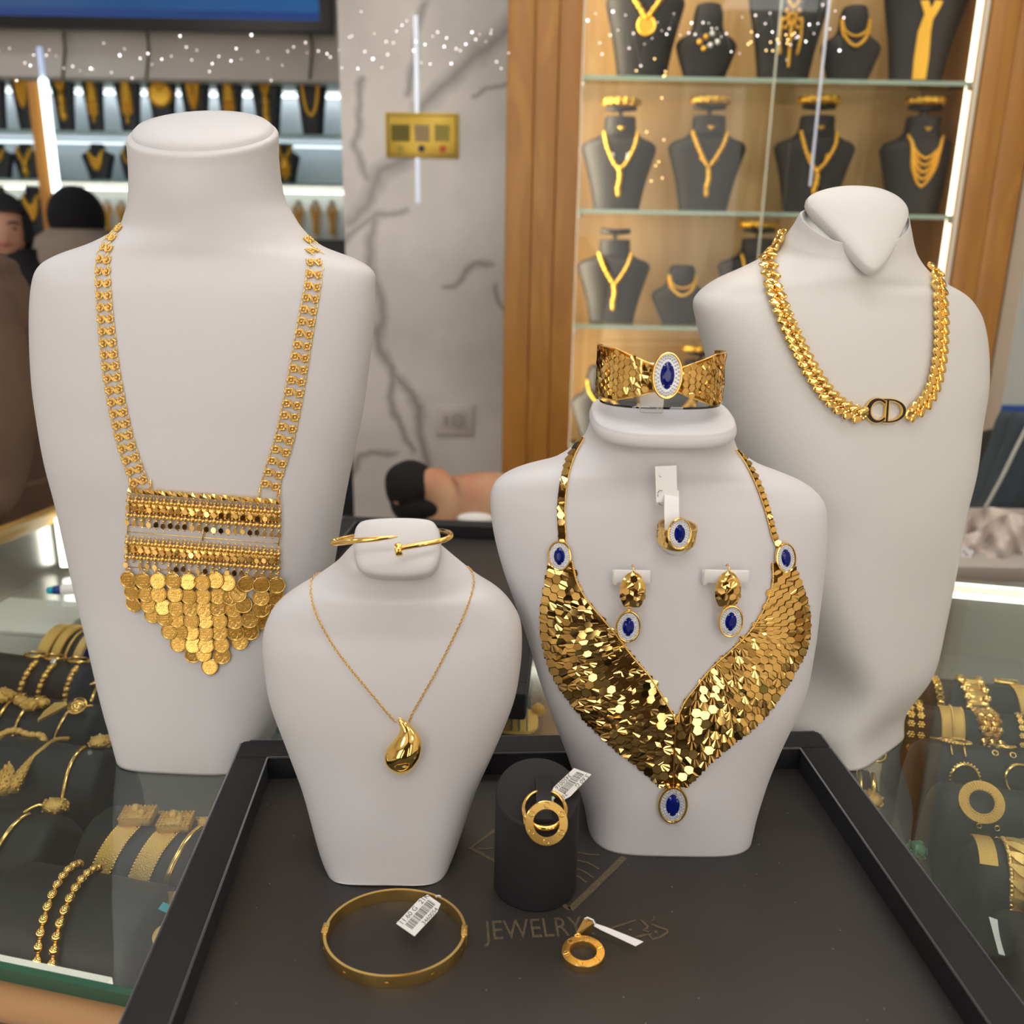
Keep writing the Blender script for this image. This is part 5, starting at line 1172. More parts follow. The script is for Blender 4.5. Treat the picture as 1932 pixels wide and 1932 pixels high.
# ================================================================ VELVET TRAY in front
LEAT = mat('worn_black_leather', (.026, .023, .021), .5, 0, bump=(260, .12, .0006), var=(14, (.036, .031, .028)))
nn = LEAT.node_tree; bb_ = nn.nodes['Principled BSDF']                       # dust specks and scuffs on the leather
v_ = nn.nodes.new('ShaderNodeTexVoronoi'); v_.inputs['Scale'].default_value = 95; co_ = nn.nodes.new('ShaderNodeTexCoord'); nn.links.new(co_.outputs['Object'], v_.inputs['Vector'])
r_ = nn.nodes.new('ShaderNodeValToRGB'); r_.color_ramp.elements[0].position = .035; r_.color_ramp.elements[0].color = (1, 1, 1, 1); r_.color_ramp.elements[1].position = .06; r_.color_ramp.elements[1].color = (0, 0, 0, 1); nn.links.new(v_.outputs['Distance'], r_.inputs[0])
src = bb_.inputs['Base Color'].links[0].from_socket; mx_ = nn.nodes.new('ShaderNodeMix'); mx_.data_type = 'RGBA'; mx_.inputs[7].default_value = (.16, .15, .14, 1); nn.links.new(r_.outputs[0], mx_.inputs[0]); nn.links.new(src, mx_.inputs[6]); nn.links.new(mx_.outputs[2], bb_.inputs['Base Color'])
PRINT = mat('faded_gold_print', (.14, .105, .055), .6, 0, var=(900, (.07, .055, .035)))
ux = (trb - tlb).normalized(); vy = V((-ux.y, ux.x, 0)); Wt = (trb - tlb).length
Dt = .40                                                      # depth of the tray towards the viewer
def tray(name, O, ux, vy, W, Dp, label, rim=.021, zb=CT, h=None, floor_mat=LEAT):
    """O = far left outer corner on the rim top; rim all round, floor inside"""
    h = h or (TZ - CT); t = thing(name, O + ux * W / 2 - vy * Dp / 2 + V((0, 0, zb - O.z)), label, 'tray')
    def P(a, b_, z): return V((O.x, O.y, 0)) + ux * a - vy * b_ + V((0, 0, z))
    fl = MB().add([P(rim * .6, rim * .6, zb + .001), P(W - rim * .6, rim * .6, zb + .001), P(W - rim * .6, Dp - rim * .6, zb + .001), P(rim * .6, Dp - rim * .6, zb + .001),
                   P(rim * .6, rim * .6, zb + .006), P(W - rim * .6, rim * .6, zb + .006), P(W - rim * .6, Dp - rim * .6, zb + .006), P(rim * .6, Dp - rim * .6, zb + .006)], [(0, 1, 2, 3), (4, 5, 6, 7), (0, 1, 5, 4), (1, 2, 6, 5), (2, 3, 7, 6), (3, 0, 4, 7)])
    obj('tray_floor', fl, floor_mat, t, False)
    ang = math.atan2(ux.y, ux.x)
    for (a0, a1, b0, b1) in ((0, W, 0, rim), (0, W, Dp - rim, Dp), (0, rim, rim * .98, Dp - rim * .98), (W - rim, W, rim * .98, Dp - rim * .98)):
        c = P((a0 + a1) / 2, (b0 + b1) / 2, zb + h / 2); obj('rim', box(c, (a1 - a0, b1 - b0, h), .0022, ang), BLKV, t, 40)
    for (a0, b0, a1, b1) in ((rim, rim, W - rim, rim), (rim, rim, rim, Dp - rim), (W - rim, rim, W - rim, Dp - rim), (rim, Dp - rim, W - rim, Dp - rim), (0, 0, W, 0), (0, 0, 0, Dp), (W, 0, W, Dp)):
        obj('piping', tube([P(a0, b0, zb + h - .0008), P(a1, b1, zb + h - .0008)], .0006, 6), PIPE, t, True)
    return t
PIPE = mat('velvet_edge_piping', (.03, .03, .04), .6); PIPE.node_tree.nodes['Principled BSDF'].inputs['Sheen Weight'].default_value = .4
TRAY = tray('velvet_tray', tlb, ux, vy, Wt, Dt, 'black velvet-rimmed tray with faded gold lettering in front, under the busts and loose pieces')
# second tray behind
o2 = atZ(648, 974, CT + .022); e2 = atZ(990, 1330, CT + .022); u2 = V((cos(radians(-4)), sin(radians(-4)), 0)); v2 = V((-u2.y, u2.x, 0))
W2 = (e2 - o2).dot(u2); D2 = min(-(e2 - o2).dot(v2), (o2.y - .612) - .006)
tray('velvet_tray', V((o2.x, o2.y, CT + .022)), u2, v2, W2, D2, 'empty black tray lying behind the small bust', rim=.02)
# print on the tray floor
pz = TFL + .00015
def stroke(pts, w_, close=False):
    Q = [atZ(x, y, pz) for x, y in pts]; return ribbon(Q, [V((0, 0, 1))] * len(Q), w_, .0002)
def poly_print(pts): 
    Q = [atZ(x, y, pz) for x, y in pts]; return MB().add(Q, [tuple(range(len(Q)))])
sg = 1 / 4.83; A0 = lambda x, y: (880 + x * sg, 1700 + y * sg)
bl = atZ(914, 1786, pz); br = atZ(1107, 1776, pz); tx_ = (br - bl).normalized(); ty_ = V((-tx_.y, tx_.x, 0)); caph = (atZ(937, 1748, pz) - atZ(936, 1785, pz)).length
tm = text_mb('JEWELRY', caph / .70, Matrix.Identity(4), .0, 'LEFT'); xs = [p.x for p in tm.v]; k = (br - bl).length / (max(xs) - min(xs)); ys = [p.y for p in tm.v]
tm.v = [V(((p.x - min(xs)) * k, (p.y - min(ys)), 0)) for p in tm.v]
Mt = Matrix((tx_, ty_, V((0, 0, 1)))).transposed().to_4x4(); Mt.translation = bl
obj('lettering', tm.tr(Mt), PRINT, TRAY, False)['label'] = 'faded gold word JEWELRY'
cal = join(stroke([A0(*p) for p in ((1540, 175), (1480, 195), (1420, 215), (1340, 240), (1270, 268))], .0011), stroke([A0(*p) for p in ((1588, 170), (1650, 228), (1642, 252), (1600, 265), (1680, 285), (1640, 308), (1540, 330))], .0013),
           stroke([A0(*p) for p in ((1688, 212), (1760, 240), (1828, 262), (1832, 285), (1770, 328), (1695, 350), (1668, 310), (1680, 282))], .0013), stroke([A0(*p) for p in ((1714, 283), (1742, 283))], .0018), stroke([A0(*p) for p in ((1700, 138), (1718, 148), (1702, 160), (1712, 168), (1684, 184))], .0008), stroke([A0(*p) for p in ((1480, 262), (1508, 262))], .0014))
obj('calligraphy', cal, PRINT, TRAY, False)['label'] = 'faded gold Arabic writing'
lg = join(stroke([(934, 1566), (888, 1600), (1000, 1660), (1075, 1716)], .0024), stroke([(1178, 1617), (1130, 1664), (1076, 1716)], .0038))
for P in ([(1085, 1607), (1110, 1612), (1132, 1613)], [(1084, 1622), (1110, 1628), (1130, 1640)], [(1082, 1636), (1105, 1646), (1120, 1656)], [(1080, 1648), (1095, 1656), (1106, 1665)], [(930, 1600), (915, 1602), (902, 1601)]): lg.add(*(lambda m_: (m_.v, m_.f))(stroke(P, .0012)))
obj('emblem', lg, PRINT, TRAY, False)['label'] = 'faded gold diamond emblem with rays'

# ================================================================ BLACK RING STAND
yb = atZ(1010, 1722, TFL); RS_ = .0224; cS = V((atZ(1010, 1690, TFL).x, yb.y + RS_, TFL))
ST = thing('ring_stand', cS, 'black cylinder ring stand with slanted top between the small and the middle bust', 'ring stand')
n = 56; mb = MB(); hF = atY(1010, 1560, yb.y).z; hB = atY(1010, 1427, yb.y + 2 * RS_).z
def ztop(y): return hF + (hB - hF) * (y - (cS.y - RS_)) / (2 * RS_)
for (k, off, top) in ((.97, .0, 0), (1, .001, 0), (1.0, -.0022, 1), (.975, -.0006, 1), (.94, 0, 1), (.90, -.0004, 1), (.0, -.0004, 1)):
    for i in range(n):
        a = 2 * pi * i / n; x, y = cS.x + RS_ * k * cos(a), cS.y + RS_ * k * sin(a); mb.v.append(V((x, y, (ztop(y) if top else TFL) + off)))
for i in range(6):
    for k in range(n): mb.f.append((i * n + k, i * n + (k + 1) % n, (i + 1) * n + (k + 1) % n, (i + 1) * n + k))
mb.f.append(tuple(range(n)))
obj('body', mb, mat('black_suede', (.014, .014, .017), .65, 0, bump=(1300, .3, .0006)), ST, 30)
def topP(px, py, up_=0.0):
    N_ = V((0, -(hB - hF), 2 * RS_)).normalized(); P0 = V((cS.x, cS.y, (hF + hB) / 2)); return atP(px, py, P0 + N_ * up_, N_), N_
Q = [topP(1024, 1466, .0002)[0], topP(1025, 1480, .0035)[0], topP(1026, 1500, .0055)[0], topP(1026, 1522, .0055)[0], topP(1026, 1545, .003)[0], topP(1026, 1552, .0004)[0]]
obj('ring_tongue', ribbon(Q, [V((0, -.35, .94))] * 6, 29 * depth(Q[2]) / F, .0014), mat('black_suede_tab', (.02, .02, .022), .6), ST, 30)
# ring with round plate
def screw_plate(parent, Mp, R_, r_in, h, rs, squash=1, a0=0, n=40, pm=None):
    mb = MB(); prof = [(R_, 0), (R_, h * .9), (R_ * .975, h), (r_in * 1.03, h), (r_in, h * .9), (r_in, 0)]
    for r_, z in prof: mb.v += [V((r_ * cos(2 * pi * k / n), r_ * sin(2 * pi * k / n), z)) for k in range(n)]
    for i in range(6):
        for k in range(n): mb.f.append((i * n + k, i * n + (k + 1) % n, ((i + 1) % 6) * n + (k + 1) % n, ((i + 1) % 6) * n + k))
    obj('plate', mb.tr(Mp), pm or GOLD, parent, 30)
    rm = (R_ + r_in) / 2; rs_ = (R_ - r_in) * .33
    for k in range(6):
        a = a0 + k * pi / 3; c = V((rm * cos(a), rm * sin(a), h * 1.0))
        m_ = join(torus(rs_, rs_ * .17, 16, 5), box((0, 0, 0), (rs_ * 1.9, rs_ * .22, rs_ * .35)), prism(ell(rs_, rs_, 16), -rs_ * .3, rs_ * .06)).tr(Mp @ Matrix.Translation(c) @ Matrix.Rotation(a * 1.0 + rs, 4, 'Z'))
        obj('screw', m_, GOLD, parent, 30)
cP = atY(1031, 1553, cS.y - RS_ - .0035); sP = depth(cP) / F
SR_ = thing('ring', cP, 'gold ring with a round open plate and six screws on the black cylinder stand', 'ring')
Np = (CAM - cP).normalized(); Np = (Np + V((0, 0, -.08)) + V((.10, 0, 0))).normalized()
screw_plate(SR_, frame(cP - Np * .001, V((1, 0, 0)), Np), 40.5 * sP, 25 * sP, .0016, .6, a0=pi / 2)
ring_c = atY(1027, 1524, cS.y - RS_ + .010)
Msh = Matrix.Translation(V((ring_c.x, cP.y + .0105, ring_c.z + .0012))) @ Matrix.Rotation(radians(24), 4, 'X')
Pb = [Msh @ V((.0108 * sin(t), -.0108 * cos(t), 0)) for t in [radians(-160 + 320 * k / 44) for k in range(45)]]
obj('shank', tube(Pb, .0011, 8, flat=(1.0, 1.4)), GOLD, SR_, True)
for sg_ in (-1, 1):
    obj('shank_arm', tube([Msh @ V((sg_ * .0108, -.002, 0)), Msh @ V((sg_ * .0098, -.007, -.0025)), cP + V((sg_ * .0078, .0012, -.002))], .0009, 8), GOLD, SR_, True)
# paper tags with bar codes
def tagcard(px4, zf, name, label, texts, bars, parent_mat=PAPER, nb=26):
    """px4: four pixel corners (far end left, far end right, near end right, near end left); zf(px,py) gives the point"""
    c = [zf(*p) for p in px4]; t = thing(name, sum(c, V((0, 0, 0))) / 4, label, 'tag')
    X = (c[1] - c[0]); Y = (c[3] - c[0]); N = X.cross(Y).normalized()
    if N.dot(CAM - c[0]) < 0: N = -N
    def P(a, b_, h=0): return c[0] * (1 - a) * (1 - b_) + c[1] * a * (1 - b_) + c[2] * a * b_ + c[3] * (1 - a) * b_ + N * h
    ol = [(0, 0), (1, 0), (1, .80), (.86, 1), (.62, 1), (.5, 1.0), (.14, 1), (0, .80)]
    v = [P(a, b_, .0) for a, b_ in ol] + [P(a, b_, .00025) for a, b_ in ol]; n = len(ol)
    obj('card', MB().add(v, [tuple(range(n)), tuple(range(n, 2 * n))] + [(i, (i + 1) % n, n + (i + 1) % n, n + i) for i in range(n)]), PAPER, t, 30)
    r_ = random.Random(len(label)); mb = MB()
    if bars:
        a0, a1, b0, b1 = bars; b_ = b0
        while b_ < b1:
            w_ = r_.choice((.008, .008, .016, .022)); mb.add([P(a0, b_, .0003), P(a1, b_, .0003), P(a1, b_ + w_, .0003), P(a0, b_ + w_, .0003)], [(0, 1, 2, 3)]); b_ += w_ + r_.choice((.010, .016, .024))
        obj('bar_code', mb, INK, t, False)
    for (s_, a, b_, sz, flip) in texts:
        Xn, Yn = X.normalized(), Y.normalized(); xd = Yn * flip; yd = N.cross(xd)
        Mt = Matrix((xd, yd, N)).transposed().to_4x4(); Mt.translation = P(a, b_, .0003)
        obj('print', text_mb(s_, sz, Mt, 0), INK, t, False)
    return t
# ring tag: upright plane leaning back by the stand
pl = atY(1075, 1480, cS.y - .004); NT = V((.05, -.85, .5)).normalized()
zf = lambda x, y: atP(x, y, pl, NT)
tg1 = tagcard([(1083, 1449), (1116, 1461), (1066, 1513), (1035, 1494)], zf, 'price_tag', 'white bar-code tag tied to the round-plate ring', [('5.60 G', .86, .28, .0032, 1), ('21K', .72, .90, .0030, 1), ('3450016', .12, .52, .0030, 1)], (.28, .70, .08, .82))
obj('string', tube([zf(1045, 1503), zf(1041, 1508), zf(1042, 1513)], .0011, 6, flat=(.4, 1)), PAPER, tg1, True)

# ================================================================ LOVE-STYLE BANGLE lying on the tray
zt = TFL + .0065; pf_, pb_, pl_, pr_ = atZ(745, 1844, zt), atZ(745, 1677, zt), atZ(611, 1752, zt), atZ(880, 1756, zt)
cB = (pf_ + pb_ + pl_ + pr_) / 4; ra, rb = (pr_ - pl_).length / 2, (pb_ - pf_).length / 2
BG = thing('bangle', V((cB.x, cB.y, TFL)), 'flat-sided oval gold bangle lying on the tray in front of the small bust', 'bangle')
n = 96; mb = MB()
for i in range(n):
    a = 2 * pi * i / n
    for k, z in ((1, 0), (1, .0062), (.995, .0066), (.955, .0066), (.95, .0062), (.95, 0)): mb.v.append(V((cB.x + ra * k * cos(a), cB.y + rb * k * sin(a), TFL + .0001 + z)))
for i in range(n):
    for k in range(6): a, b_ = 6 * i, 6 * ((i + 1) % n); mb.f.append((a + k, a + (k + 1) % 6, b_ + (k + 1) % 6, b_ + k))
obj('hoop', mb, mat('gold_bangle', (1.0, .69, .23), .16, 1), BG, 30)
for a, nm in ((pi, 'hinge'), (0, 'clasp')):
    c = V((cB.x + ra * .975 * cos(a), cB.y + rb * .975 * sin(a), TFL + .0038))
    obj(nm, join(box(c, (.0034, .0075, .0072), .0006), lathe([(.0, .0004), (.0011, .0003), (.0013, -.0006)], 12, (c.x, c.y + .001, c.z + .0037), caps=False)), GOLDS, BG, 30)
for k in range(10):
    a = 2 * pi * (k + .5) / 10; nrm = V((cos(a) / ra, sin(a) / rb, 0)).normalized(); c = V((cB.x + ra * cos(a), cB.y + rb * sin(a), TFL + .0033))
    obj('screw_mark', box((0, 0, 0), (.0016, .0003, .0002)).tr(frame(c, V((-nrm.y, nrm.x, 0)), nrm)), GOLDS, BG, False)
zf2 = lambda x, y: atP(x, y, atZ(790, 1725, TFL + .010), V((.05, -.25, .97)).normalized())
tg2 = tagcard([(747.5, 1743), (782, 1767), (836, 1709), (802, 1685)], zf2, 'price_tag', 'white bar-code tag leaning on the oval bangle', [('21K', .16, .86, .0038, 1), ('11.60 G', .16, .32, .0038, 1), ('3460054', .90, .60, .0032, 1)], (.32, .72, .10, .92))
obj('string', tube([zf2(822, 1692), zf2(828, 1690), zf2(832, 1692)], .0012, 6, flat=(.4, 1)), PAPER, tg2, True)

# ================================================================ ROUND PENDANT on the tray
zq = TFL + .0038; c_ = atZ(1100.5, 1793, zq); rr_ = (atZ(1141.5, 1794, zq) - atZ(1059.5, 1794, zq)).length / 2
PN = thing('pendant', V((c_.x, c_.y, TFL)), 'round open gold pendant with six screws and a tapered bail lying on the tray', 'pendant')
screw_plate(PN, Matrix.Translation(V((c_.x, c_.y, TFL + .0001))) @ Matrix.Diagonal((1, .97, 1, 1)), rr_, rr_ * .61, .0037, .3, a0=.25, pm=mat('gold_pendant', (1.0, .68, .24), .24, 1))
b0, b1, b2 = atZ(1090, 1762, TFL + .004), atZ(1103, 1731, TFL + .0085), atZ(1121, 1741, TFL + .0085)
dn = V((0, 0, -.0045)); obj('bail', MB().add([b0 + V((-.001, 0, 0)), b0 + V((.0012, 0, 0)), b2, b1, b0 + V((-.001, 0, -.003)), b0 + V((.0012, 0, -.003)), b2 + dn, b1 + dn], [(0, 1, 2, 3), (4, 5, 6, 7), (0, 1, 5, 4), (1, 2, 6, 5), (3, 0, 4, 7)]), GOLD, PN, False)
obj('bail_loop', torus(.0016, .0005, 12, 6, Matrix.Translation(b0 + V((0, -.0012, -.001))) @ Matrix.Rotation(radians(60), 4, 'X')), GOLD, PN, True)
zf3 = lambda x, y: atP(x, y, atZ(1165, 1762, TFL + .006), V((0, -.55, .83)).normalized())
tg3 = tagcard([(1214, 1777), (1199, 1785.5), (1119, 1748), (1126, 1742)], zf3, 'price_tag', 'white folded tag seen edge-on beside the round pendant', [], None)
obj('string', tube([zf3(1124, 1746), zf3(1119, 1736), zf3(1108, 1731), zf3(1103, 1734)], .0005, 6), PAPER, tg3, True)
# ================================================================ BACKGROUND: wooden cabinet with glass shelves at right
YF = 1.88; YBk = 2.16
def zy(px, py, Y): return atY(px, py, Y).z
def xy(px, py, Y): return atY(px, py, Y).x
# cabinet boards
xL0, xL1 = xy(952, 480, YF), xy(1086, 480, YF); xR0 = xy(1803, 480, YF); xR1 = xy(1905, 480, YF)
CAB = thing('display_cabinet', V(((xL0 + xR1) / 2, YF, 0)), 'oak wall cabinet with lit glass shelves of black necklace busts at right', 'cabinet')
w3 = (xL1 - xL0)
for i, (a, b_) in enumerate(((0, .36), (.37, .68), (.69, 1.0))):
    obj('board', bx(xL0 + w3 * a, xL0 + w3 * b_, YF, YF + .025, .0, RH - .02, .0015), OAK, CAB, 30)
obj('stile', bx(xL0 + .002, xL1 - .014, YF + .010, YBk, 0, RH - .02), wood('oak_dark', (.30, .13, .035), (.24, .10, .025)), CAB, False)
w4 = xR1 - xR0
for a, b_ in ((0, .49), (.5, 1.0)): obj('board', bx(xR0 + w4 * a, xR0 + w4 * b_, YF, YF + .025, 0, RH - .02, .0015), OAK, CAB, 30)
obj('stile', bx(xR0 + .002, xR1 - .002, YF + .010, YBk, 0, RH - .02), bpy.data.materials['oak_dark'], CAB, False)
obj('back_panel', bx(xL1, xR0, YBk, YBk + .02, 0, RH - .02), OAKL, CAB, False)
obj('plinth', bx(xL1, xR0, YF + .01, YBk, 0, .45), OAK, CAB, False)
SHZ = [zy(1450, 142, YF), zy(1450, 399, YF), zy(1420, 620, YF), zy(1420, 850, YF)]
TOPZ = SHZ[0] + .33
for z in SHZ + [TOPZ]:
    s_ = obj('glass_shelf', bx(xL1 + .004, xR0 - .004, YF + .03, YBk - .003, z - .008, z), GLASS, CAB, False)
    obj('shelf_edge', bx(xL1 + .004, xR0 - .004, YF + .028, YF + .031, z - .008, z), mat('shelf_edge_green', (.42, .55, .46), .2) if z == SHZ[0] else bpy.data.materials['shelf_edge_green'], s_, False)
    for x in (xL1 + .006, xR0 - .006): obj('shelf_pin', ball((x, YF + .034, z - .011), .006, 10, 6), STEEL, s_, True)
# added LED strips brighten the shelves: one hidden at left, one right, one above
LEDW = emis('led_warm', (1, .86, .62), 20)
obj('side_lamp', bx(xL1 - .012, xL1 - .004, YF + .028, YF + .11, .5, RH - .1), emis('led_warm_side', (1, .84, .60), 20), CAB, False)
obj('side_lamp', bx(xR0 - .007, xR0 - .003, YF + .034, YF + .050, .5, RH - .1), emis('led_warm_right', (1, .86, .62), 5), CAB, False)
obj('top_lamp', bx(xL1 + .02, xR0 - .02, YF + .05, YF + .09, TOPZ + .28, TOPZ + .29), LEDW, CAB, False)
# sliding glass doors: polished edges catch the light
xd = xy(1467, 250, YF); DE = mat('polished_glass_edge', (.75, .78, .70), .1); DE.node_tree.nodes['Principled BSDF'].inputs['Emission Color'].default_value = (1, .96, .8, 1); DE.node_tree.nodes['Principled BSDF'].inputs['Emission Strength'].default_value = 0
for a, b_, y_ in ((xL1 + .002, xd + .03, YF + .012), (xd - .01, xR0 - .002, YF + .019)):
    d_ = obj('glass_door', bx(a, b_, y_, y_ + .004, .47, RH - .05), thin_glass('door_glass', (.97, .98, .97), 0, .30) if a < xd - .05 else bpy.data.materials['door_glass'], CAB, False)
    for x in ((a, b_) if a > xd - .05 else (a,)): obj('door_edge', bx(x - .0012, x + .0012, y_ - .0005, y_ + .0045, .47, RH - .05), DE, d_, False)
obj('side_channel', bx(xR0 - .010, xR0 - .004, YF + .002, YF + .012, .45, RH - .05), mat('clear_channel', (.80, .74, .60), .2), CAB, False)

# ---------------------------------------------------------------- small necklace busts
def small_bust(base, H, W, m, label, group, kind='tall', neckw=.42, cat='display bust'):
    """W half width at the shoulders"""
    bxx, by, bz = base; t = thing('necklace_bust', base, label, cat, group); d = W * .42
    if kind == 'tall': R_ = [(.62, 0), (.66, .10), (.76, .30), (.88, .48), (.98, .62), (1.0, .68), (.90, .735), (.66, .775), (.50, .82), (.43, .88), (.42, .96), (.40, 1.0)]
    else: R_ = [(.60, 0), (.74, .15), (.92, .35), (1.0, .48), (.88, .56), (.62, .63), (.50, .72), (.48, .85), (.40, .97), (.30, 1.0)]
    rows = [(bxx, by, bz + H * z, W * w_ * (neckw / .42 if z > .8 else 1), d * (.55 + .45 * w_) if w_ > .5 else W * w_ * .8, d * .7, 2.3, 0, 0) for w_, z in R_]
    mb = loft(rows, 24, 3); obj('torso', mb, m, t, True); t_ = bvh(mb); 
    def q(x, z, off=.0015):
        loc, nr, i, ds = t_.ray_cast(V((bxx + x * W, by - 1, bz + z * H)), V((0, 1, 0)))
        if loc is None: loc, nr, i, ds = t_.find_nearest(V((bxx + x * W, by - .0, bz + z * H)))
        if nr.y > .2: nr = -nr
        return loc + nr * off, nr
    return t, q, W, H
def necklace(B, style, label, group, r=.0016, m=None, seed=0):
    t0, q, W, H = B; m = m or GOLDB; rr2 = random.Random(seed); t = thing('necklace', q(0, .6)[0], label, 'necklace', group)
    def path(P, rad, nm='chain', bead=0, fl=(1, 1)):
        Q = [q(x, z, .002)[0] for x, z in [tuple(p) for p in cr([list(p) for p in P], 5)]]
        if bead: return obj(nm, join(*[ball(p, rad * (1 + .25 * ((i + seed) % 2)), 6, 5) for i, p in enumerate(even(Q, rad * bead))]), m, t, True)
        return obj(nm, tube(Q, rad, 6, flat=fl, upv=V((0, -1, 0))), m, t, True)
    if style == 'V': path([(-.42, .82), (-.36, .72), (-.16, .56), (0, .46)], r * 2, bead=1.5); path([(.42, .82), (.36, .72), (.16, .56), (0, .46)], r * 2, bead=1.5)
    if style == 'U': path([(-.44, .80), (-.34, .62), (0, .50), (.34, .62), (.44, .80)], r * 1.4, bead=1.4)
    if style == 'UU': path([(-.44, .80), (-.36, .60), (0, .48), (.36, .60), (.44, .80)], r * 1.4, bead=1.4); path([(-.42, .82), (-.34, .68), (0, .60), (.34, .68), (.42, .82)], r * 1.1, bead=1.4)
    if style == 'long': path([(-.46, .80), (-.48, .60), (-.30, .34), (0, .24), (.30, .34), (.48, .60), (.46, .80)], r * 1.0, fl=(1, 1.6))
    if style in ('V', 'Y'):
        if style == 'Y': path([(-.42, .82), (-.38, .70), (-.18, .52), (0, .44)], r * 1.8, bead=1.5); path([(.42, .82), (.38, .70), (.18, .52), (0, .44)], r * 1.8, bead=1.5)
        path([(0, .44), (.02, .34), (-.02, .24)], r * 2.6, 'drop', bead=1.2); obj('drop', ball(q(0, .20)[0], r * 3, 8, 6, (1, .6, 1.5)), m, t, True)
    if style == 'tie':
        for sx in (-1, 1): obj('strap', ribbon([q(sx * .50, .95)[0], q(sx * .36, .78)[0], q(sx * .12, .58)[0], q(0, .50)[0]], [V((0, -1, 0))] * 4, r * 7, .001), m, t, 40)
        obj('tie', ribbon([q(-.02, .54)[0], q(-.08, .40)[0], q(-.06, .20)[0], q(-.05, .05)[0]], [V((0, -1, 0))] * 4, [r * 8, r * 12, r * 14, r * 13], .001), m, t, 40)
    if style == 'medal':
        path([(-.50, .98), (-.42, .74), (-.10, .56), (0, .52), (.10, .56), (.42, .74), (.50, .98)], r * 2.2, bead=1.3)
        obj('medallion', join(prism(ell(r * 9, r * 9, 28), 0, .002), torus(r * 8, r * 1.0, 28, 5, Matrix.Translation(V((0, 0, .002))))).tr(frame(q(0, .46)[0], V((1, 0, 0)), V((0, -1, 0)))), m, t, 30)
    if style == 'bib':
        for k in range(5): path([(-.42 + .02 * k, .80 - .02 * k), (-.28, .66 - .045 * k), (0, .58 - .07 * k), (.28, .66 - .045 * k), (.42 - .02 * k, .80 - .02 * k)], r * 1.5, 'strand', bead=1.5)
    if style == 'cascade':
        path([(-.40, .95), (-.30, .78), (-.12, .64), (0, .58)], r * 1.8, bead=1.5); path([(.40, .95), (.30, .78), (.12, .64), (0, .58)], r * 1.8, bead=1.5)
        obj('medallion', join(*[ball(q(.20 * cos(a) * k, .50 + .09 * sin(a) * k)[0], r * 2.4, 6, 5) for a in [i * pi / 4 for i in range(8)] for k in (.5, 1)]), m, t, True)
        for x in (-.24, 0, .24): path([(x, .50), (x * 1.05, .36), (x + rr2.uniform(-.03, .03), .24 - (.1 if x == 0 else 0))], r * 1.6, 'drop', bead=1.5)
    if style == 'pearls':
        for x, z in ((-.3, .5), (-.1, .56), (.1, .6), (-.15, .42), (.05, .46), (.28, .5)): obj('stud', ball(q(x, z)[0], r * 2.6, 8, 6), CRYS if x > 0 else m, t, True)
    return t
def topper(B, label, group, gold=True):
    """little T-shaped holder with a bracelet on top of a bust"""
    t0, q, W, H = B; c = WM[t0.name].translation + V((0, 0, H))
    h = thing('bracelet_holder', c, 'small dark holder' + label.replace('gold bracelet', ''), 'jewelry stand', group + ' holders'); obj('post', bx(c.x - .004, c.x + .004, c.y - .003, c.y + .003, c.z - .001, c.z + H * .10, .001), DARK, h, 30)
    obj('crossbar', tube([V((c.x - W * .40, c.y, c.z + H * .10)), V((c.x, c.y - .003, c.z + H * .085)), V((c.x + W * .40, c.y, c.z + H * .10))], .006, 10), DARK, h, True)
    if gold:
        b_ = thing('bracelet', c + V((0, 0, H * .15)), label, 'bracelet', group)
        obj('hoop', join(torus(W * .44, .0055, 28, 8, Matrix.Translation(c + V((0, 0, H * .155))), 1, .7, (1, 1.3)), *[ball(c + V((W * .44 * cos(a), W * .31 * sin(a), H * .155)), .0085, 6, 5) for a in [k * pi / 7 - pi for k in range(8)]]), GOLDB, b_, True)
    return h
Yb = YF + .12
def bb(px0, px1, pyb, pyt, Y, kind='tall', m=BLK, label='', group=None, shelf=None, nk=.42):
    a, b_ = atY(px0, pyb, Y), atY(px1, pyb, Y); z0 = shelf if shelf is not None else a.z; zt = atY((px0 + px1) / 2, pyt, Y).z
    return small_bust(V(((a.x + b_.x) / 2, Y, z0 + .0005)), zt - z0, (b_.x - a.x) / 2, m, label, group, kind, nk)
G1 = 'black necklace busts on the cabinet shelves'
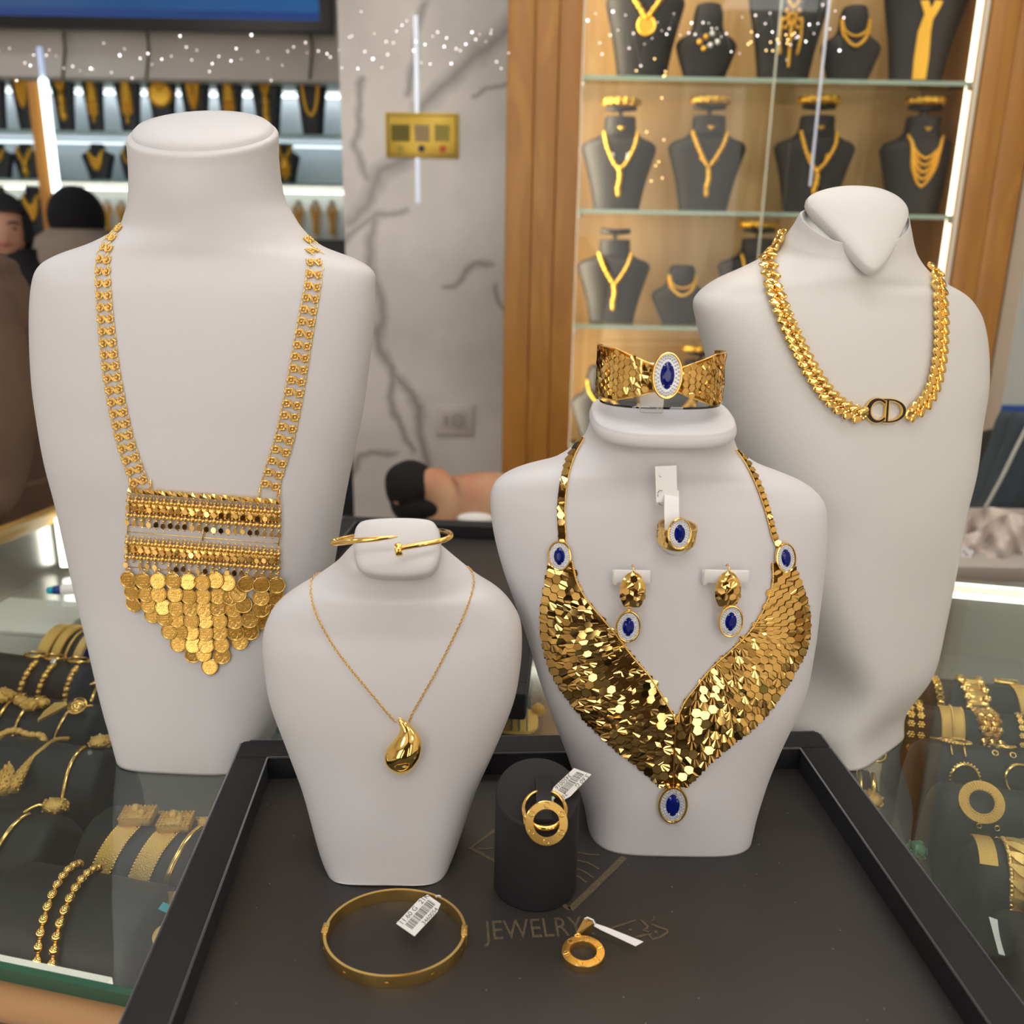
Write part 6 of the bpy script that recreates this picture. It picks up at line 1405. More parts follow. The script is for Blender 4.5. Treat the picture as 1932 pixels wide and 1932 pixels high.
cabb = [ # px0, px1, top, shelf, kind, style, topper, description of place
 (1138, 1284, -70, 0, 'tall', 'medal', False, 'leftmost on the top shelf, with round medallion', 'gold bead necklace with a sun-shaped medallion on the top shelf'),
 (1272, 1386, 8, 0, 'short', 'pearls', False, 'second from left on the top shelf, small, with scattered studs', 'scattered studs and pearls pinned to the small second bust of the top shelf'),
 (1402, 1552, -80, 0, 'tall', 'cascade', False, 'middle of the top shelf, with cascading pendant set', 'cascading gold pendant necklace in the middle of the top shelf'),
 (1544, 1656, 12, 0, 'short', 'UU', False, 'small one on the top shelf beside the gold tie', 'double gold rope necklace on the small bust of the top shelf'),
 (1652, 1804, -90, 0, 'tall', 'tie', False, 'rightmost on the top shelf, with wide gold tie', 'wide gold tie necklace hanging down the rightmost top bust'),
 (1094, 1232, 222, 1, 'tall', 'Y', True, 'leftmost on the second shelf', 'gold V necklace with crystal drop, leftmost on the second shelf'),
 (1254, 1398, 220, 1, 'tall', 'V', True, 'second from left on the second shelf', 'gold V necklace with forked drop, second on the second shelf'),
 (1450, 1600, 220, 1, 'tall', 'Y', True, 'third on the second shelf, behind the light streak', 'slim gold Y necklace, third on the second shelf'),
 (1646, 1794, 222, 1, 'tall', 'bib', True, 'rightmost on the second shelf', 'asymmetric gold collar with drops, rightmost on the second shelf'),
 (1086, 1220, 452, 2, 'tall', 'V', True, 'leftmost on the third shelf', 'woven gold V necklace, leftmost on the third shelf'),
 (1226, 1334, 500, 2, 'short', 'UU', False, 'small one on the third shelf beside the ivory bust', 'double gold chain on the small third-shelf bust'),
 (1346, 1486, 450, 2, 'tall', 'U', True, 'third-shelf bust half hidden behind the ivory bust', 'gold chain on the third-shelf bust half hidden by the ivory bust'),
 (1074, 1180, 690, 3, 'short', 'U', False, 'black one on the fourth shelf behind the flared cuff', 'bright gold chain on the fourth-shelf bust at left'),
 (1240, 1380, 680, 3, 'tall', 'U', True, 'fourth-shelf one just behind the flared cuff', 'gold chain on the fourth-shelf bust behind the flared cuff')]
for i, (a, b_, top, sh, kind, style, tp, ds, nl) in enumerate(cabb):
    B_ = bb(a, b_, [135, 388, 610, 840][sh], top, Yb, kind, BLK, 'black leatherette bust ' + ds, G1, SHZ[sh])
    necklace(B_, style, nl, 'gold necklaces on the cabinet shelves', r=.0021, seed=i)
    if tp: topper(B_, 'gold bracelet above the bust ' + ds.split(',')[0], 'bracelets above the cabinet busts', gold=(i not in (9,)))
    t0, q, W, H = B_
    if sh == 1:
        for k, x in enumerate((-.20, .20)):
            e_ = thing('earring', q(x, .58)[0], ('left' if k == 0 else 'right') + ' small earring on the bust ' + ds.split(',')[0], 'earring', 'earrings on the cabinet busts'); obj('drop', join(ball(q(x, .60)[0], .003, 6, 5), ball(q(x, .56)[0], .004, 6, 5, (1, .6, 1.6))), CRYS if i == 5 else GOLDB, e_, True)
        e_ = thing('ring', q(0, .86)[0], 'small ring on the neck of the bust ' + ds.split(',')[0], 'ring', 'rings on the cabinet busts'); obj('band', join(torus(.006, .0018, 14, 6, frame(q(0, .88)[0], V((1, 0, 0)), V((0, -.5, 1)))), ball(q(0, .865)[0], .0045, 6, 5)), GOLDB, e_, True)

# ================================================================ MARBLE: sign, outlet, glowing tubes in place of reflected light streaks
Ym = 2.4
def quad_at(px0, py0, px1, py1, Y): a, b_ = atY(px0, py0, Y), atY(px1, py1, Y); return a.x, b_.x, b_.z, a.z
x0, x1, z0, z1 = quad_at(727, 212, 866, 299, Ym)
SG = thing('wall_sign', V(((x0 + x1) / 2, Ym, (z0 + z1) / 2)), 'small gold sign with square panels and round stickers on the marble wall', 'sign')
YEL = mat('gold_sign_face', (.62, .42, .06), .35, .5)
obj('plate', bx(x0, x1, Ym - .006, Ym - .0005, z0, z1, .001), YEL, SG, 30)
fx = lambda u, v: (x0 + (x1 - x0) * u, z1 - (z1 - z0) * v)
def patch(u0, v0, u1, v1, m, nm): (a, c), (b_, d_) = fx(u0, v0), fx(u1, v1); return obj(nm, bx(a, b_, Ym - .0075, Ym - .006, d_, c), m, SG, False)
patch(.08, .27, .33, .64, mat('dark_olive_print', (.16, .13, .01), .6), 'panel'); patch(.40, .27, .60, .64, mat('grey_brown_print', (.42, .30, .16), .6), 'panel'); patch(.67, .26, .87, .62, mat('pale_olive_print', (.38, .32, .06), .6), 'panel')
BRD = mat('brown_border_print', (.22, .14, .02), .6)
for uu in ((.03, .05, .97, .065), (.03, .93, .97, .945)): patch(*uu, BRD, 'border')
for uu in ((.03, .05, .045, .945), (.955, .05, .97, .945)): patch(*uu, BRD, 'border')
for u, v, m_ in ((.20, .82, mat('olive_dot', (.42, .34, .03), .6)), (.49, .80, mat('black_dot', (.03, .03, .06), .5)), (.78, .80, mat('red_dot', (.65, .10, .03), .5))):
    a, c = fx(u, v); obj('round_sticker', prism(ell(.0085, .0085, 20), 0, .001, frame(V((a, Ym - .0062, c)), V((1, 0, 0)), V((0, -1, 0)))), m_, SG, 30)
x0o, x1o, z0o, z1o = quad_at(821, 763, 893, 820, Ym)
OU = thing('power_outlet', V(((x0o + x1o) / 2, Ym, (z0o + z1o) / 2)), 'white double power outlet with square socket and round socket on the marble wall', 'outlet')
obj('plate', bx(x0o, x1o, Ym - .010, Ym - .0005, z0o, z1o, .003), mat('ivory_plastic', (.66, .62, .56), .35), OU, 30)
w_ = x1o - x0o; zc = (z0o + z1o) / 2
obj('inner_frame', bx(x0o + w_ * .16, x1o - w_ * .16, Ym - .0115, Ym - .0095, z0o + w_ * .15, z1o - w_ * .15, .001), mat('ivory_plastic2', (.58, .54, .48), .4), OU, 30)
obj('round_socket', torus(w_ * .14, w_ * .022, 20, 6, frame(V((x0o + w_ * .60, Ym - .0115, zc)), V((1, 0, 0)), V((0, -1, 0)))), mat('socket_grey', (.32, .30, .27), .5), OU, True)
for dx, dz in ((-.03, 0), (.03, 0)): obj('hole', prism(ell(.0022, .0022, 10), 0, .001, frame(V((x0o + w_ * (.60 + dx), Ym - .0117, zc)), V((1, 0, 0)), V((0, -1, 0)))), DARK, OU, False)
for dz in (-.06, .06): obj('switch_key', bx(x0o + w_ * .24, x0o + w_ * .36, Ym - .0128, Ym - .0113, zc + w_ * dz - w_ * .04, zc + w_ * dz + w_ * .04, .0005), bpy.data.materials['socket_grey'], OU, 30)
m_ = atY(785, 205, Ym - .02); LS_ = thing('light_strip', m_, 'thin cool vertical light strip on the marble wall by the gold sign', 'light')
obj('tube', tube([V((m_.x, Ym + .001, atY(785, 382, Ym).z)), V((m_.x, Ym + .001, atY(785, 30, Ym).z))], .0055, 8), emis('streak_cool', (.72, .84, 1), .95), LS_, True)  # glow stands in for a streak reflected in the polished marble
m_ = atY(1549, 180, YF - .01); LS2 = thing('light_strip', m_, 'thin blue-white vertical light strip in front of the cabinet doors', 'light')
obj('tube', tube([V((atY(1555, 100, YF - .01).x, YF - .008, atY(1540, 352, YF).z)), V((atY(1555, 100, YF - .01).x, YF - .008, 2.5))], .0024, 8), emis('streak_cool2', (.55, .70, 1), .55), LS2, True)  # glow stands in for a streak reflected in the door glass

# ================================================================ TV and header at upper left, lit case beyond
YT = 4.2; x0, x1, z0, z1 = quad_at(-260, -420, 626, 62, YT)
TV = thing('television', V(((x0 + x1) / 2, YT, z0)), 'large wall television showing a blue picture at upper left', 'television')
obj('casing', bx(x0, x1, YT, YT + .05, z0, min(z1, RH - .01), .004), DARK, TV, 30)
m, t, b = nt('tv_picture'); setc(b, (.0, .0, .0), .3, 0); co = t.nodes.new('ShaderNodeTexCoord'); sp = t.nodes.new('ShaderNodeSeparateXYZ'); t.links.new(co.outputs['Generated'], sp.inputs[0])
rp_ = t.nodes.new('ShaderNodeValToRGB'); rp_.color_ramp.elements[0].color = (.012, .055, .19, 1); rp_.color_ramp.elements[1].color = (.016, .115, .33, 1); t.links.new(sp.outputs[0], rp_.inputs[0]); t.links.new(rp_.outputs[0], b.inputs['Emission Color']); b.inputs['Emission Strength'].default_value = 1.15
sc = obj('screen', bx(x0 + .05, x1 - .05, YT - .002, YT + .001, z0 + .045, min(z1, RH - .01) - .03), m, TV, False)
tk = bx(x0 + .05, x1 - .05, YT - .004, YT - .002, z0 + .047, z0 + .075); obj('picture_strip', tk, emis('picture_low_band', (.02, .07, .28), .9, (0, 0, 0)), TV, False)
for px in (120, 278, 586): obj('cable', tube([atY(px, 60, YT + .06), atY(px + 3, 95, YT + .08), atY(px - 2, 150, YT + .1)], .006, 6), DARK, TV, True)
YH = 4.35; xw0, xw1, zh0, zh1 = quad_at(-300, -420, 655, 155, YH)
struct('wall_header', bx(RX0, xw1 + .3, YH, RY1, zh0, RH), GREYW)
zb_ = atY(600, 452, YH).z
CS = thing('wall_case', V(((xw0 + xw1) / 2, YH, 0)), 'far lit wall case with glass shelves of gold necklaces at left', 'cabinet')
WP = mat('case_back_white', (.80, .86, .90), .5); 
obj('back_panel', bx(RX0 + .02, xw1 + .3, RY1 - .03, RY1 - .005, zb_ - .02, zh0), WP, CS, False)
obj('base', bx(RX0 + .02, xw1 + .3, YH, RY1 - .03, .0, zb_), mat('case_base_dark', (.025, .03, .04), .4), CS, False)
cz = [atY(600, 253, YH).z, atY(600, 346, YH).z]
for z in cz: obj('glass_shelf', bx(RX0 + .02, xw1 + .3, YH + .02, RY1 - .03, z - .012, z), mat('shelf_glass_solid', (.35, .52, .50), .15) if z == cz[0] else bpy.data.materials['shelf_glass_solid'], CS, False)
for z, e_ in ((zh0 - .012, 14), (cz[0] - .02, 7), (cz[1] - .02, 14)): obj('case_lamp', bx(RX0 + .3, xw1 + .3, RY1 - .10, RY1 - .07, z - .008, z), emis('case_led_%d' % round(z * 100), (.84, .93, 1) if z > cz[1] else (1, .93, .78), e_ * .36), CS, False)
m_ = atY(100, 250, YH - .35); LS3 = thing('light_post', V((m_.x, YH - .35, 0)), 'bright blue-white light tube on an orange wooden post at far left', 'light')
xp = m_.x; obj('tube', tube([V((xp, YH - .38, atY(117, 365, YH - .35).z)), V((xp, YH - .38, atY(83, 152, YH - .35).z))], .016, 12), emis('post_led', (.75, .93, 1), 7), LS3, True)
obj('tube_upper', tube([V((xp, YH - .38, atY(83, 150, YH - .35).z)), V((xp, YH - .38, atY(80, 92, YH - .35).z))], .011, 12), emis('post_led_dim', (.45, .62, 1), .9), LS3, True)
obj('post', bx(xp - .075, xp - .022, YH - .37, YH - .33, 0, atY(83, 155, YH - .35).z), mat('orange_wood', (.60, .26, .05), .4), LS3, False)
# busts in the far case
G2 = 'dark busts in the far wall case'; GN2 = 'gold necklaces in the far wall case'
NAV = mat('dark_blue_grey_bust', (.025, .030, .038), .5)
far = [(-30, 24, 'V'), (30, 80, 'bib'), (104, 152, 'V'), (162, 206, 'cascade'), (222, 276, 'cascade'), (282, 342, 'medal'), (344, 404, 'bib'), (412, 466, 'cascade'), (476, 540, 'V'), (560, 622, 'long')]
Yc = YH + .13
for i, (a, b_, st) in enumerate(far):
    lab = 'dark bust on the upper shelf of the far case, number %s from the left' % ['one', 'two', 'three', 'four', 'five', 'six', 'seven', 'eight', 'nine', 'ten'][i]
    B_ = bb(a, b_, 250, 92, Yc, 'tall', NAV, lab, G2, cz[0]); necklace(B_, st if st != 'long' else 'long', 'gold necklace on upper-shelf bust %s from the left in the far case' % ['one', 'two', 'three', 'four', 'five', 'six', 'seven', 'eight', 'nine', 'ten'][i], GN2, r=.0062, seed=i, m=GOLDB)
WB = mat('white_far_bust', (.75, .78, .82), .5)
for i, (a, b_) in enumerate(((20, 36), (150, 168), (402, 416), (540, 560))): pass
for i, (a, b_, st, wh) in enumerate(((-26, 34, 'UU', 'at the left picture edge'), (30, 84, 'V', 'just left of the orange post'), (160, 222, 'bib', 'right of the orange post'), (230, 268, 'U', 'touching the neck of the tall white bust'), (516, 568, 'cascade', 'right of the tall white bust'))):
    B_ = bb(a, b_, 343, 272, Yc, 'tall', NAV, 'dark middle-shelf bust in the far case ' + wh, G2, cz[1]); necklace(B_, st, 'gold necklace on the middle-shelf bust ' + wh, GN2, r=.0058, seed=i + 20, m=GOLDB)
for i, (a, b_) in enumerate(((552, 580), (584, 612), (616, 642), (196, 222), (222, 248))):
    B_ = bb(a, b_, 448, 378, Yc, 'tall', mat('cream_far_bust', (.85, .78, .62), .5) if i == 0 else bpy.data.materials['cream_far_bust'], 'cream bust on the bottom shelf of the far case, %s' % ['left of three beside the marble', 'middle of three beside the marble', 'nearest the marble', 'first right of the beanie', 'second right of the beanie'][i], 'cream busts in the far wall case', zb_)
    necklace(B_, 'V', 'gold necklace on the cream bust, %s' % ['left of three beside the marble', 'middle of three beside the marble', 'nearest the marble', 'first right of the beanie', 'second right of the beanie'][i], GN2, r=.004, seed=i, m=GOLDB)
for i, (a, b_, st, wh) in enumerate(((40, 100, 'bib', 'behind the two shoppers'), (-10, 30, 'U', 'above the hooded shopper'))):
    B_ = bb(a, b_, 430, 352, Yc, 'tall', NAV, 'dark bust on the lower shelf of the far case ' + wh, G2, zb_); necklace(B_, st, 'broad gold collar on the lower bust ' + wh, GN2, r=.0065, seed=i + 40, m=GOLDB)
# glowing specks hung in place of sparkle reflected in glass
SPK = me_from('bulb', ball((0, 0, 0), .0016, 6, 4), emis('tiny_bulb', (1, .93, .95), 7), True)
SPK2 = me_from('bulb_dim', ball((0, 0, 0), .0016, 6, 4), emis('tiny_bulb_dim', (1, .85, .80), 2.2), True)
SPKG = me_from('bulb_gold', ball((0, 0, 0), .0014, 6, 4), emis('tiny_bulb_gold', (1, .62, .15), 5), True)
rn = random.Random(21)
specs = [('light string over the left wall case', 0, 640, 105, 30, 1.55, 46), ('light string across the marble wall', 640, 965, 92, 52, 1.5, 38), ('light string across the left cabinet doors', 1110, 1500, 62, 45, 1.5, 40), ('light string by the right cabinet door', 1490, 1600, 55, 40, 1.52, 12)]
for lab, a, b_, yc_, sp_y, Y, n in specs:
    t = thing('light_string', atY((a + b_) / 2, yc_, Y), 'hanging ' + lab, 'string lights', 'garlands of tiny lights'); pts = []  # no string lights: specks stand in for sparkle reflected in glass
    for k in range(n):
        x = a + (b_ - a) * (k + rn.uniform(-.45, .45)) / n; y = yc_ + rn.gauss(0, sp_y * .55) + 12 * sin(k * .7); y = min(max(y, 6), 152)
        p = atY(x, y, Y + rn.uniform(-.06, .06)); pts.append(p); inst('bulb', rn.choice((SPK, SPK2, SPK2)), Matrix.Translation(p) @ Matrix.Scale(rn.choice((.6, .75, .9, 1.1)), 4), t)
    obj('wire', tube(pts, .00012, 4), mat('thin_wire', (.5, .5, .5), .5) if 'thin_wire' not in bpy.data.materials else bpy.data.materials['thin_wire'], t, True)  # wire added to carry the glowing specks
t = thing('light_string', atY(1500, 90, 1.55), 'short string of golden specks over the middle top bust', 'string lights', 'garlands of tiny lights')  # no string lights: specks stand in for sparkle reflected in glass
for k in range(12): p = atY(1400 + rn.uniform(0, 130), rn.uniform(60, 110), 1.55); inst('bulb', SPKG, Matrix.Translation(p), t)
for k in range(12): p = atY(rn.choice((1225, 1235, 1250, 640, 1205)) + rn.uniform(-8, 8), rn.uniform(100, 360), 1.55); inst('bulb', SPKG, Matrix.Translation(p), t)
# ================================================================ PEOPLE
def skin_body(joints, bones, root, sub=2):
    """joints: list of (x, y, z, rx, ry); one continuous skinned surface as a mesh"""
    d = bpy.data.meshes.new('body'); d.from_pydata([j[:3] for j in joints], bones, []); o = bpy.data.objects.new('body', d); COL.objects.link(o)
    md = o.modifiers.new('s', 'SKIN'); sk = d.skin_vertices[0].data
    for i, j in enumerate(joints): sk[i].radius = (j[3], j[4] if len(j) > 4 else j[3]); sk[i].use_root = (i == root)
    md.use_smooth_shade = True; m2 = o.modifiers.new('u', 'SUBSURF'); m2.levels = sub; m2.render_levels = sub
    bpy.context.view_layer.update(); dg = bpy.context.evaluated_depsgraph_get(); me = bpy.data.meshes.new_from_object(o.evaluated_get(dg))
    mb = MB().add([q.co.copy() for q in me.vertices], [tuple(p.vertices) for p in me.polygons]); bpy.data.objects.remove(o); bpy.data.meshes.remove(me); return mb
SKIN = mat('skin', (.52, .27, .18), .5); 
def head_mb(c, r_, yaw=0):
    """head with brow, nose, lips, chin and ears; faces -Y before the yaw"""
    mb = ball((0, 0, 0), 1, 28, 20, (.78, .95, 1.12)); out = []
    for p in mb.v:
        x, y, z = p
        if z < -.2: k = 1 - .22 * (-z - .2); x *= k; y = y * (1 - .10 * (-z - .2)) - .04
        if y < -.5:
            if abs(x) < .16: y -= .20 * math.exp(-((z + .12) / .14) ** 2) * (1 - abs(x) / .16)          # nose
            for sx in (-1, 1): y += .10 * math.exp(-(((x - sx * .30) / .15) ** 2 + ((z - .08) / .10) ** 2))  # eye sockets
            y -= .05 * math.exp(-((x / .22) ** 2 + ((z + .42) / .06) ** 2))                               # lips
            y -= .05 * math.exp(-((x / .25) ** 2 + ((z + .85) / .15) ** 2))
        out.append(V((x, y, z)))
    mb.v = out
    for sx in (-1, 1): add_to(mb, ball((sx * .79, .02, -.02), .17, 10, 8, (.35, .8, 1.2)))
    return mb.tr(Matrix.Translation(c) @ Matrix.Rotation(yaw, 4, 'Z') @ Matrix.Scale(r_, 4))
def face_bits(c, r_, yaw, t):
    M_ = Matrix.Translation(c) @ Matrix.Rotation(yaw, 4, 'Z') @ Matrix.Scale(r_, 4)
    for sx in (-1, 1): obj('eye', ball((sx * .30, -.80, .07), .075, 8, 6, (1.3, .6, .8)).tr(M_), bpy.data.materials.get('dark_eyes') or mat('dark_eyes', (.03, .02, .02), .2), t, True)
    for sx in (-1, 1): obj('eyebrow', tube([V((sx * .14, -.90, .23)), V((sx * .30, -.88, .28)), V((sx * .46, -.78, .23))], .03, 6).tr(M_), bpy.data.materials['dark_eyes'], t, True)
    obj('lips', tube([V((-.20, -.88, -.42)), V((0, -.99, -.42)), V((.20, -.88, -.42))], [.02, .05, .02], 8).tr(M_), mat('lips', (.45, .12, .11), .4) if 'lips' not in bpy.data.materials else bpy.data.materials['lips'], t, True)
def person(base, H, label, coat, yaw=0, seated=False, pants=None, sh=.19, arms='down', head=True, r_=None):
    """standing figure; yaw 0 faces the camera (-Y)"""
    t = thing('person', base, label, 'person'); b = V(base); k = H / 1.70; R_ = Matrix.Translation(b) @ Matrix.Rotation(yaw, 4, 'Z') @ Matrix.Scale(k, 4)
    J = [(0, 0, .92, .15, .11), (0, 0, 1.10, .135, .10), (0, 0, 1.28, .16, .11), (0, 0, 1.40, .11, .085), (0, 0, 1.48, .055, .055), (0, 0, 1.53, .05, .05)]; Bn = [(0, 1), (1, 2), (2, 3), (3, 4), (4, 5)]
    for sx in (-1, 1):
        s0 = len(J)
        if arms == 'down': J += [(sx * sh, 0, 1.38, .065, .065), (sx * (sh + .05), .02, 1.10, .048, .048), (sx * (sh + .04), -.06, .88, .036, .036), (sx * (sh + .03), -.08, .80, .028, .02)]
        else: J += [(sx * sh, 0, 1.38, .065, .065), (sx * (sh + .05), -.03, 1.12, .05, .05), (sx * .14, -.24, 1.14, .038, .038), (sx * .08, -.30, 1.17, .028, .022)]
        Bn += [(3, s0), (s0, s0 + 1), (s0 + 1, s0 + 2), (s0 + 2, s0 + 3)]
        l0 = len(J)
        if seated: J += [(sx * .10, -.02, .86, .10, .10), (sx * .11, -.40, .84, .075, .075), (sx * .11, -.42, .42, .05, .05), (sx * .11, -.50, .38, .04, .03)]
        else: J += [(sx * .10, 0, .82, .10, .10), (sx * .11, -.01, .48, .07, .07), (sx * .11, .01, .09, .045, .045), (sx * .11, -.10, .04, .045, .035)]
        Bn += [(0, l0), (l0, l0 + 1), (l0 + 1, l0 + 2), (l0 + 2, l0 + 3)]
    mb = skin_body(J, Bn, 0).tr(R_); obj('clothed_body', mb, coat, t, True)
    hc = R_ @ V((0, -.01, 1.615)); hr = .105 * k
    return t, hc, hr, R_
# woman with black headscarf at left
p0 = atY(8, 470, 2.75)
WOOL = mat('black_cloth', (.012, .012, .015), .85)
t, hc, hr, R_ = person(V((p0.x, 2.75, 0)), 1.43, 'woman in a black headscarf and black coat at the far left', WOOL, yaw=.55)
obj('head', head_mb(hc, hr, .55), SKIN, t, True); face_bits(hc, hr, .55, t)
hs = ball((0, 0, 0), 1, 28, 20, (.93, 1.08, 1.22)); nf = []
for f in hs.f:
    c = sum((hs.v[i] for i in f), V((0, 0, 0))) / len(f)
    if not (c.y < -.35 and abs(c.x) < .62 and -1.0 < c.z < .62): nf.append(f)
hs.f = nf; hs.tr(Matrix.Translation(hc + V((0, .004, .004))) @ Matrix.Rotation(.55, 4, 'Z') @ Matrix.Scale(hr, 4))
obj('headscarf', hs, WOOL, t, True)
drp = loft([(hc.x, hc.y + .01, hc.z - hr * k_, hr * a, hr * b_, hr * b_, 2, 0, .4) for k_, a, b_ in ((.55, .92, .80), (1.0, .95, .92), (1.5, 1.35, 1.1), (2.1, 1.75, 1.3), (2.6, 1.5, 1.2))], 24, 4)
obj('scarf_drape', drp, WOOL, t, True)
# shopper in a black beanie seen from behind
p0 = atY(148, 470, 3.75); HK = 1.50
KN = mat('black_knit', (.008, .008, .010), .9, 0, bump=(120, .4, .003)); BEI = mat('beige_fleece', (.36, .29, .22), .9, 0, bump=(60, .5, .01))
t, hc, hr, R_ = person(V((p0.x, 3.75, 0)), HK, 'person seen from behind in a black knit beanie and beige coat at left', BEI, yaw=pi - .15)
hc = atY(145, 415, 3.75); hr = .106
obj('head', head_mb(hc, hr * .95, pi - .15), SKIN, t, True)
obj('beanie', ball(hc + V((0, 0, .01)), hr * 1.0, 28, 20, (1.0, 1.06, 1.14)), KN, t, True)
obj('hood', loft([(hc.x, hc.y + .0, hc.z - z, a, b_, b_ * 1.05, 2.1, 0, 0) for z, a, b_ in ((.030, .09, .09), (.055, .135, .14), (.10, .185, .17), (.18, .215, .18), (.28, .23, .17), (.42, .20, .14))], 28, 4), BEI, t, True)
obj('dark_sleeve_panel', loft([(hc.x + .13, hc.y - .02, hc.z - z, a, .09, .09, 2, 0, 0) for z, a in ((.13, .03), (.18, .07), (.30, .10), (.6, .10))], 16, 3), WOOL, t, True)
# person in a brown coat close by at the left edge
p0 = atY(-40, 600, .96)
BRN = mat('brown_coat', (.085, .048, .030), .85, 0, bump=(14, .35, .02), var=(5, (.125, .075, .045)))
t = thing('person', V((p0.x - .2, 1.25, 0)), 'person in a brown coat standing close by, cut off by the left edge', 'person')
cx = atY(66, 700, .98).x
ZL = [(485, -14), (520, 18), (560, 42), (600, 60), (650, 72), (700, 78), (760, 80), (830, 84), (900, 92), (960, 104)]
rows = []
for py, xr in ZL[::-1]:
    q_ = atY(xr, py, 1.24); w_ = .22; rows.append((q_.x - w_, 1.25, q_.z, w_, .12, .12, 2.2, 0, 0))
qz = rows[0]; rows = [(qz[0] + .01, 1.25, .04, .17, .12, .12, 2.2, 0, 0), (qz[0] + .01, 1.25, .5, .19, .125, .125, 2.2, 0, 0)] + rows
qt = rows[-1]; rows += [(qt[0] - .05, 1.25, qt[2] + .025, .15, .10, .10, 2.1, 0, 0), (qt[0] - .07, 1.25, qt[2] + .05, .07, .065, .065, 2, 0, 0), (qt[0] - .08, 1.24, qt[2] + .10, .055, .055, .055, 2, 0, 0)]
obj('clothed_body', loft(rows, 36, 4), BRN, t, True)
hc = V((qt[0] - .08, 1.225, qt[2] + .20)); obj('head', head_mb(hc, .10, -.8), SKIN, t, True); obj('hair', ball(hc + V((-.01, .02, .02)), .107, 24, 16, (.85, .95, 1.1)), WOOL, t, True)
for k, (px, py) in enumerate(((40, 640), (30, 760))): pass
sl = [atY(x, y, Y_) for x, y, Y_ in ((-60, 560, 1.14), (-30, 660, 1.12), (-5, 780, 1.11), (-18, 900, 1.10), (-50, 960, 1.06))]
obj('sleeve', tube([V(p) for p in cr([list(q) for q in sl], 5)], [.052 - .0008 * i for i in range(21)], 18), BRN, t, True)
# person bending behind the counter, dark hair and patterned scarf
YP = 1.75
hc = atY(775, 922, YP); PAT = mat('salmon_cream_cloth', (.55, .20, .11), .8, 0, var=(7, (.62, .44, .26)))
t = thing('person', V((atY(840, 960, YP).x, YP, 0)), 'dark-haired person bending low behind the counter in a salmon and cream top', 'person')
J = [(0, .10, .50, .11, .10), (.02, .05, .60, .10, .085), (.09, -.02, .655, .085, .06), (.20, -.03, .64, .075, .055), (.03, -.02, .66, .04, .04), (-.03, -.02, .69, .035, .035)]
bx_ = atY(835, 965, YP); zz0 = bx_.z - .61
J = [(bx_.x - .02 + a, YP + b_, c_ + zz0, *r_) for a, b_, c_, *r_ in J]
l0 = len(J); J += [(bx_.x - .08, YP + .1, .40, .08, .08), (bx_.x - .08, YP - .05, .22, .06, .06), (bx_.x - .08, YP + .05, .05, .04, .04), (bx_.x + .06, YP + .1, .40, .08, .08), (bx_.x + .06, YP - .05, .22, .06, .06), (bx_.x + .06, YP + .05, .05, .04, .04)]
obj('clothed_body', skin_body(J, [(0, 1), (1, 2), (2, 3), (1, 4), (4, 5), (0, l0), (l0, l0 + 1), (l0 + 1, l0 + 2), (0, l0 + 3), (l0 + 3, l0 + 4), (l0 + 4, l0 + 5)], 0), PAT, t, True)
obj('head', head_mb(hc + V((0, 0, -.01)), .050, 2.6), SKIN, t, True)
obj('hair', join(*[ball(hc + V(o_), r_, 16, 12, sc_) for o_, r_, sc_ in (((0, 0, .004), .052, (1, 1, 1.05)), ((.012, -.006, -.03), .045, (1.2, 1, .9)), ((-.012, 0, .014), .040, (1, 1, 1)), ((.018, -.01, .01), .040, (1, 1, .9)), ((.05, -.02, -.028), .036, (1.3, 1, .7)), ((.08, -.02, -.04), .022, (1.3, 1, .6)))]), mat('dark_hair', (.008, .006, .006), .9), t, True)
cf = atY(897, 978, YP - .10); obj('white_cuff', ball(cf, .03, 16, 10, (1.2, .6, .35)), PAPER, t, True)
# unseen photographer behind the viewpoint, added for dark reflections in the gold
t, hc, hr, R_ = person(V((-.02, -.42, 0)), 1.74, 'photographer in dark clothes standing behind the viewpoint', mat('dark_brown_clothes', (.07, .045, .035), .8), yaw=pi, arms='down')
obj('head', head_mb(hc, hr, pi), SKIN, t, True); obj('hair', ball(hc + V((0, -.012, .02)), hr * 1.04, 20, 14, (.85, 1, 1.1)), WOOL, t, True)

# ================================================================ RIGHT SIDE: door, coats, bag beyond the counter
Yd = 1.9
a0, a1 = atY(1908, 480, Yd).x, atY(1938, 480, Yd).x
struct('trim_1', bx(a0, a1, Yd, Yd + .06, 0, RH - .05), mat('beige_frame', (.50, .42, .32), .5))
struct('door_1', bx(a1, a1 + .5, Yd + .35, Yd + .37, 0, RH - .05), mat('pale_door_glass', (.62, .68, .66), .3))
struct('trim_2', bx(a1, a1 + .5, Yd + .34, Yd + .352, atY(1920, 790, Yd + .35).z - .01, atY(1920, 772, Yd + .35).z + .01), mat('blue_strip', (.02, .10, .45), .4))
TEAL = mat('blue_grey_fabric', (.030, .045, .060), .8, 0, bump=(30, .4, .01)); Yq = 1.45
t = thing('coat', atY(1900, 900, Yq), 'dark blue-grey coat hanging beyond the counter at the right edge', 'coat')
Pc = [(1932, 640), (1925, 780), (1905, 850), (1880, 920), (1850, 985)]
obj('folds', join(*[tube([V(p) for p in cr([list(atY(x + dx, y + abs(dx) * .1, Yq + dy)) for x, y in Pc[1:]], 5)], [.026, .028, .03, .03, .03, .031, .032, .032, .033, .033, .034, .034, .034, .034, .034, .034], 12) for dx, dy in ((20, 0), (56, .02), (-6, .03), (95, .04))]), TEAL, t, True)
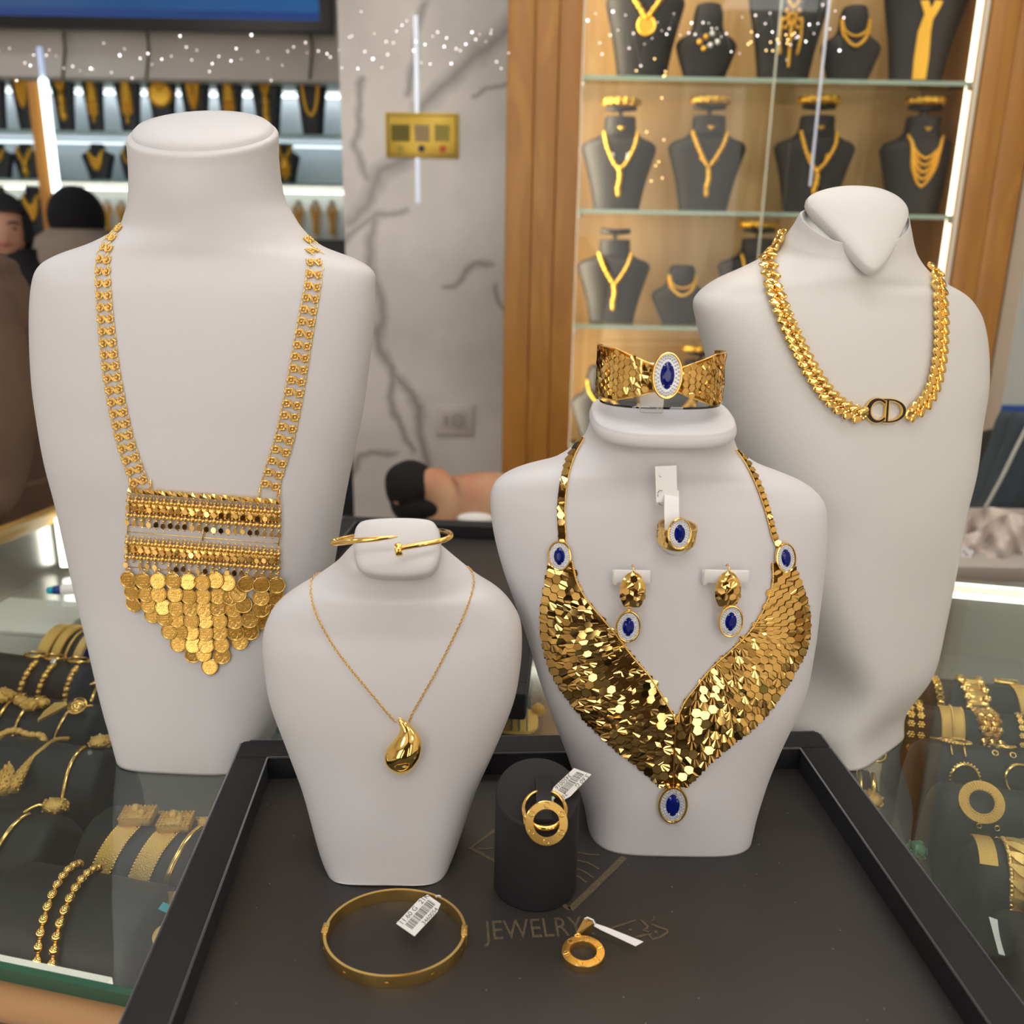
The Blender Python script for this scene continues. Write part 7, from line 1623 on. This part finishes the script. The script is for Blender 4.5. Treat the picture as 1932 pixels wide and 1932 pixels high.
obj('pale_seam', tube([V(p) for p in cr([list(atY(x, y, Yq - .03)) for x, y in ((1940, 800), (1915, 850), (1888, 905), (1858, 960))], 5)], .003, 6), mat('pale_piping', (.45, .46, .42), .6), t, True)
t = thing('handbag', atY(1910, 830, Yq + .15), 'black bag with a curved handle behind the coat at right', 'bag')
g = atY(1912, 860, Yq + .16); obj('bag_body', box(g, (.11, .07, .09), .015), WOOL, t, 40)
obj('handle', tube([V(p) for p in cr([list(atY(x, y, Yq + .13)) for x, y in ((1885, 850), (1883, 815), (1900, 795), (1930, 790), (1950, 800))], 6)], .009, 10), TEAL, t, True)
t = thing('clothing_pile', atY(1895, 900, Yq + .22), 'small magenta and purple cloth behind the coat at right', 'clothes'); obj('magenta_fold', box(atY(1900, 888, Yq + .2), (.06, .03, .022), .006, .2), mat('magenta_cloth', (.45, .02, .12), .8), t, 40); obj('purple_fold', box(atY(1885, 912, Yq + .2), (.05, .03, .03), .008), mat('purple_cloth', (.16, .10, .28), .8), t, 40); obj('tan_fold', box(atY(1875, 940, Yq + .2), (.05, .03, .04), .008), mat('tan_cloth', (.45, .26, .15), .8), t, 40)
BAGM = mat('beige_plastic_bag', (.58, .50, .45), .35, 0)
t = thing('plastic_bag', atY(1870, 1040, 1.12), 'crumpled beige plastic bag beyond the rear light of the counter at right', 'bag')
rn = random.Random(4); n, mm = 26, 16; g = MB()
for j in range(mm + 1):
    for i in range(n + 1):
        u, v = i / n, j / mm; px = 1796 + 190 * u; top = 1004 - 45 * u + 10 * sin(9 * u); py = top + (1098 - top) * v
        Y_ = 1.16 - .06 * v + .012 * sin(14 * (u + .6 * v)) + .008 * sin(31 * u - 9 * v) + rn.uniform(-.001, .001); g.v.append(atY(px, py, Y_))
for j in range(mm):
    for i in range(n): q_ = j * (n + 1) + i; g.f.append((q_, q_ + 1, q_ + n + 2, q_ + n + 1))
L_ = len(g.v); g.v += [q_ + V((0, .05 * (1 - abs((k % (n + 1)) / n - .5)), -.004)) for k, q_ in enumerate(g.v[:])]; g.f += [tuple(L_ + k for k in q_)[::-1] for q_ in g.f[:]]
obj('bag_body', g, BAGM, t, True)
t = thing('plastic_bag', atY(1800, 1065, 1.14), 'pale grey plastic bag corner behind the ivory bust', 'bag'); obj('bag_body', fil_ball(atY(1806, 1072, 1.13), .024, 4, (1.0, .8, 1.2)), mat('pale_plastic', (.60, .58, .58), .4), t, True)
# surface those things rest on beyond the counter
bz = CT - .03
bt = thing('back_table', V((.75, 1.45, 0)), 'grey table beyond the counter under the plastic bags and coat', 'table')
obj('table_top', bx(.42, 1.5, 1.08, 1.36, bz - .03, bz - .01, .002), mat('grey_laminate', (.40, .37, .33), .5), bt, 30)
for x, y in ((.47, 1.14), (1.45, 1.14), (.47, 1.31), (1.45, 1.31)): obj('leg', bx(x - .02, x + .02, y - .02, y + .02, 0, bz - .03), DARK, bt, False)
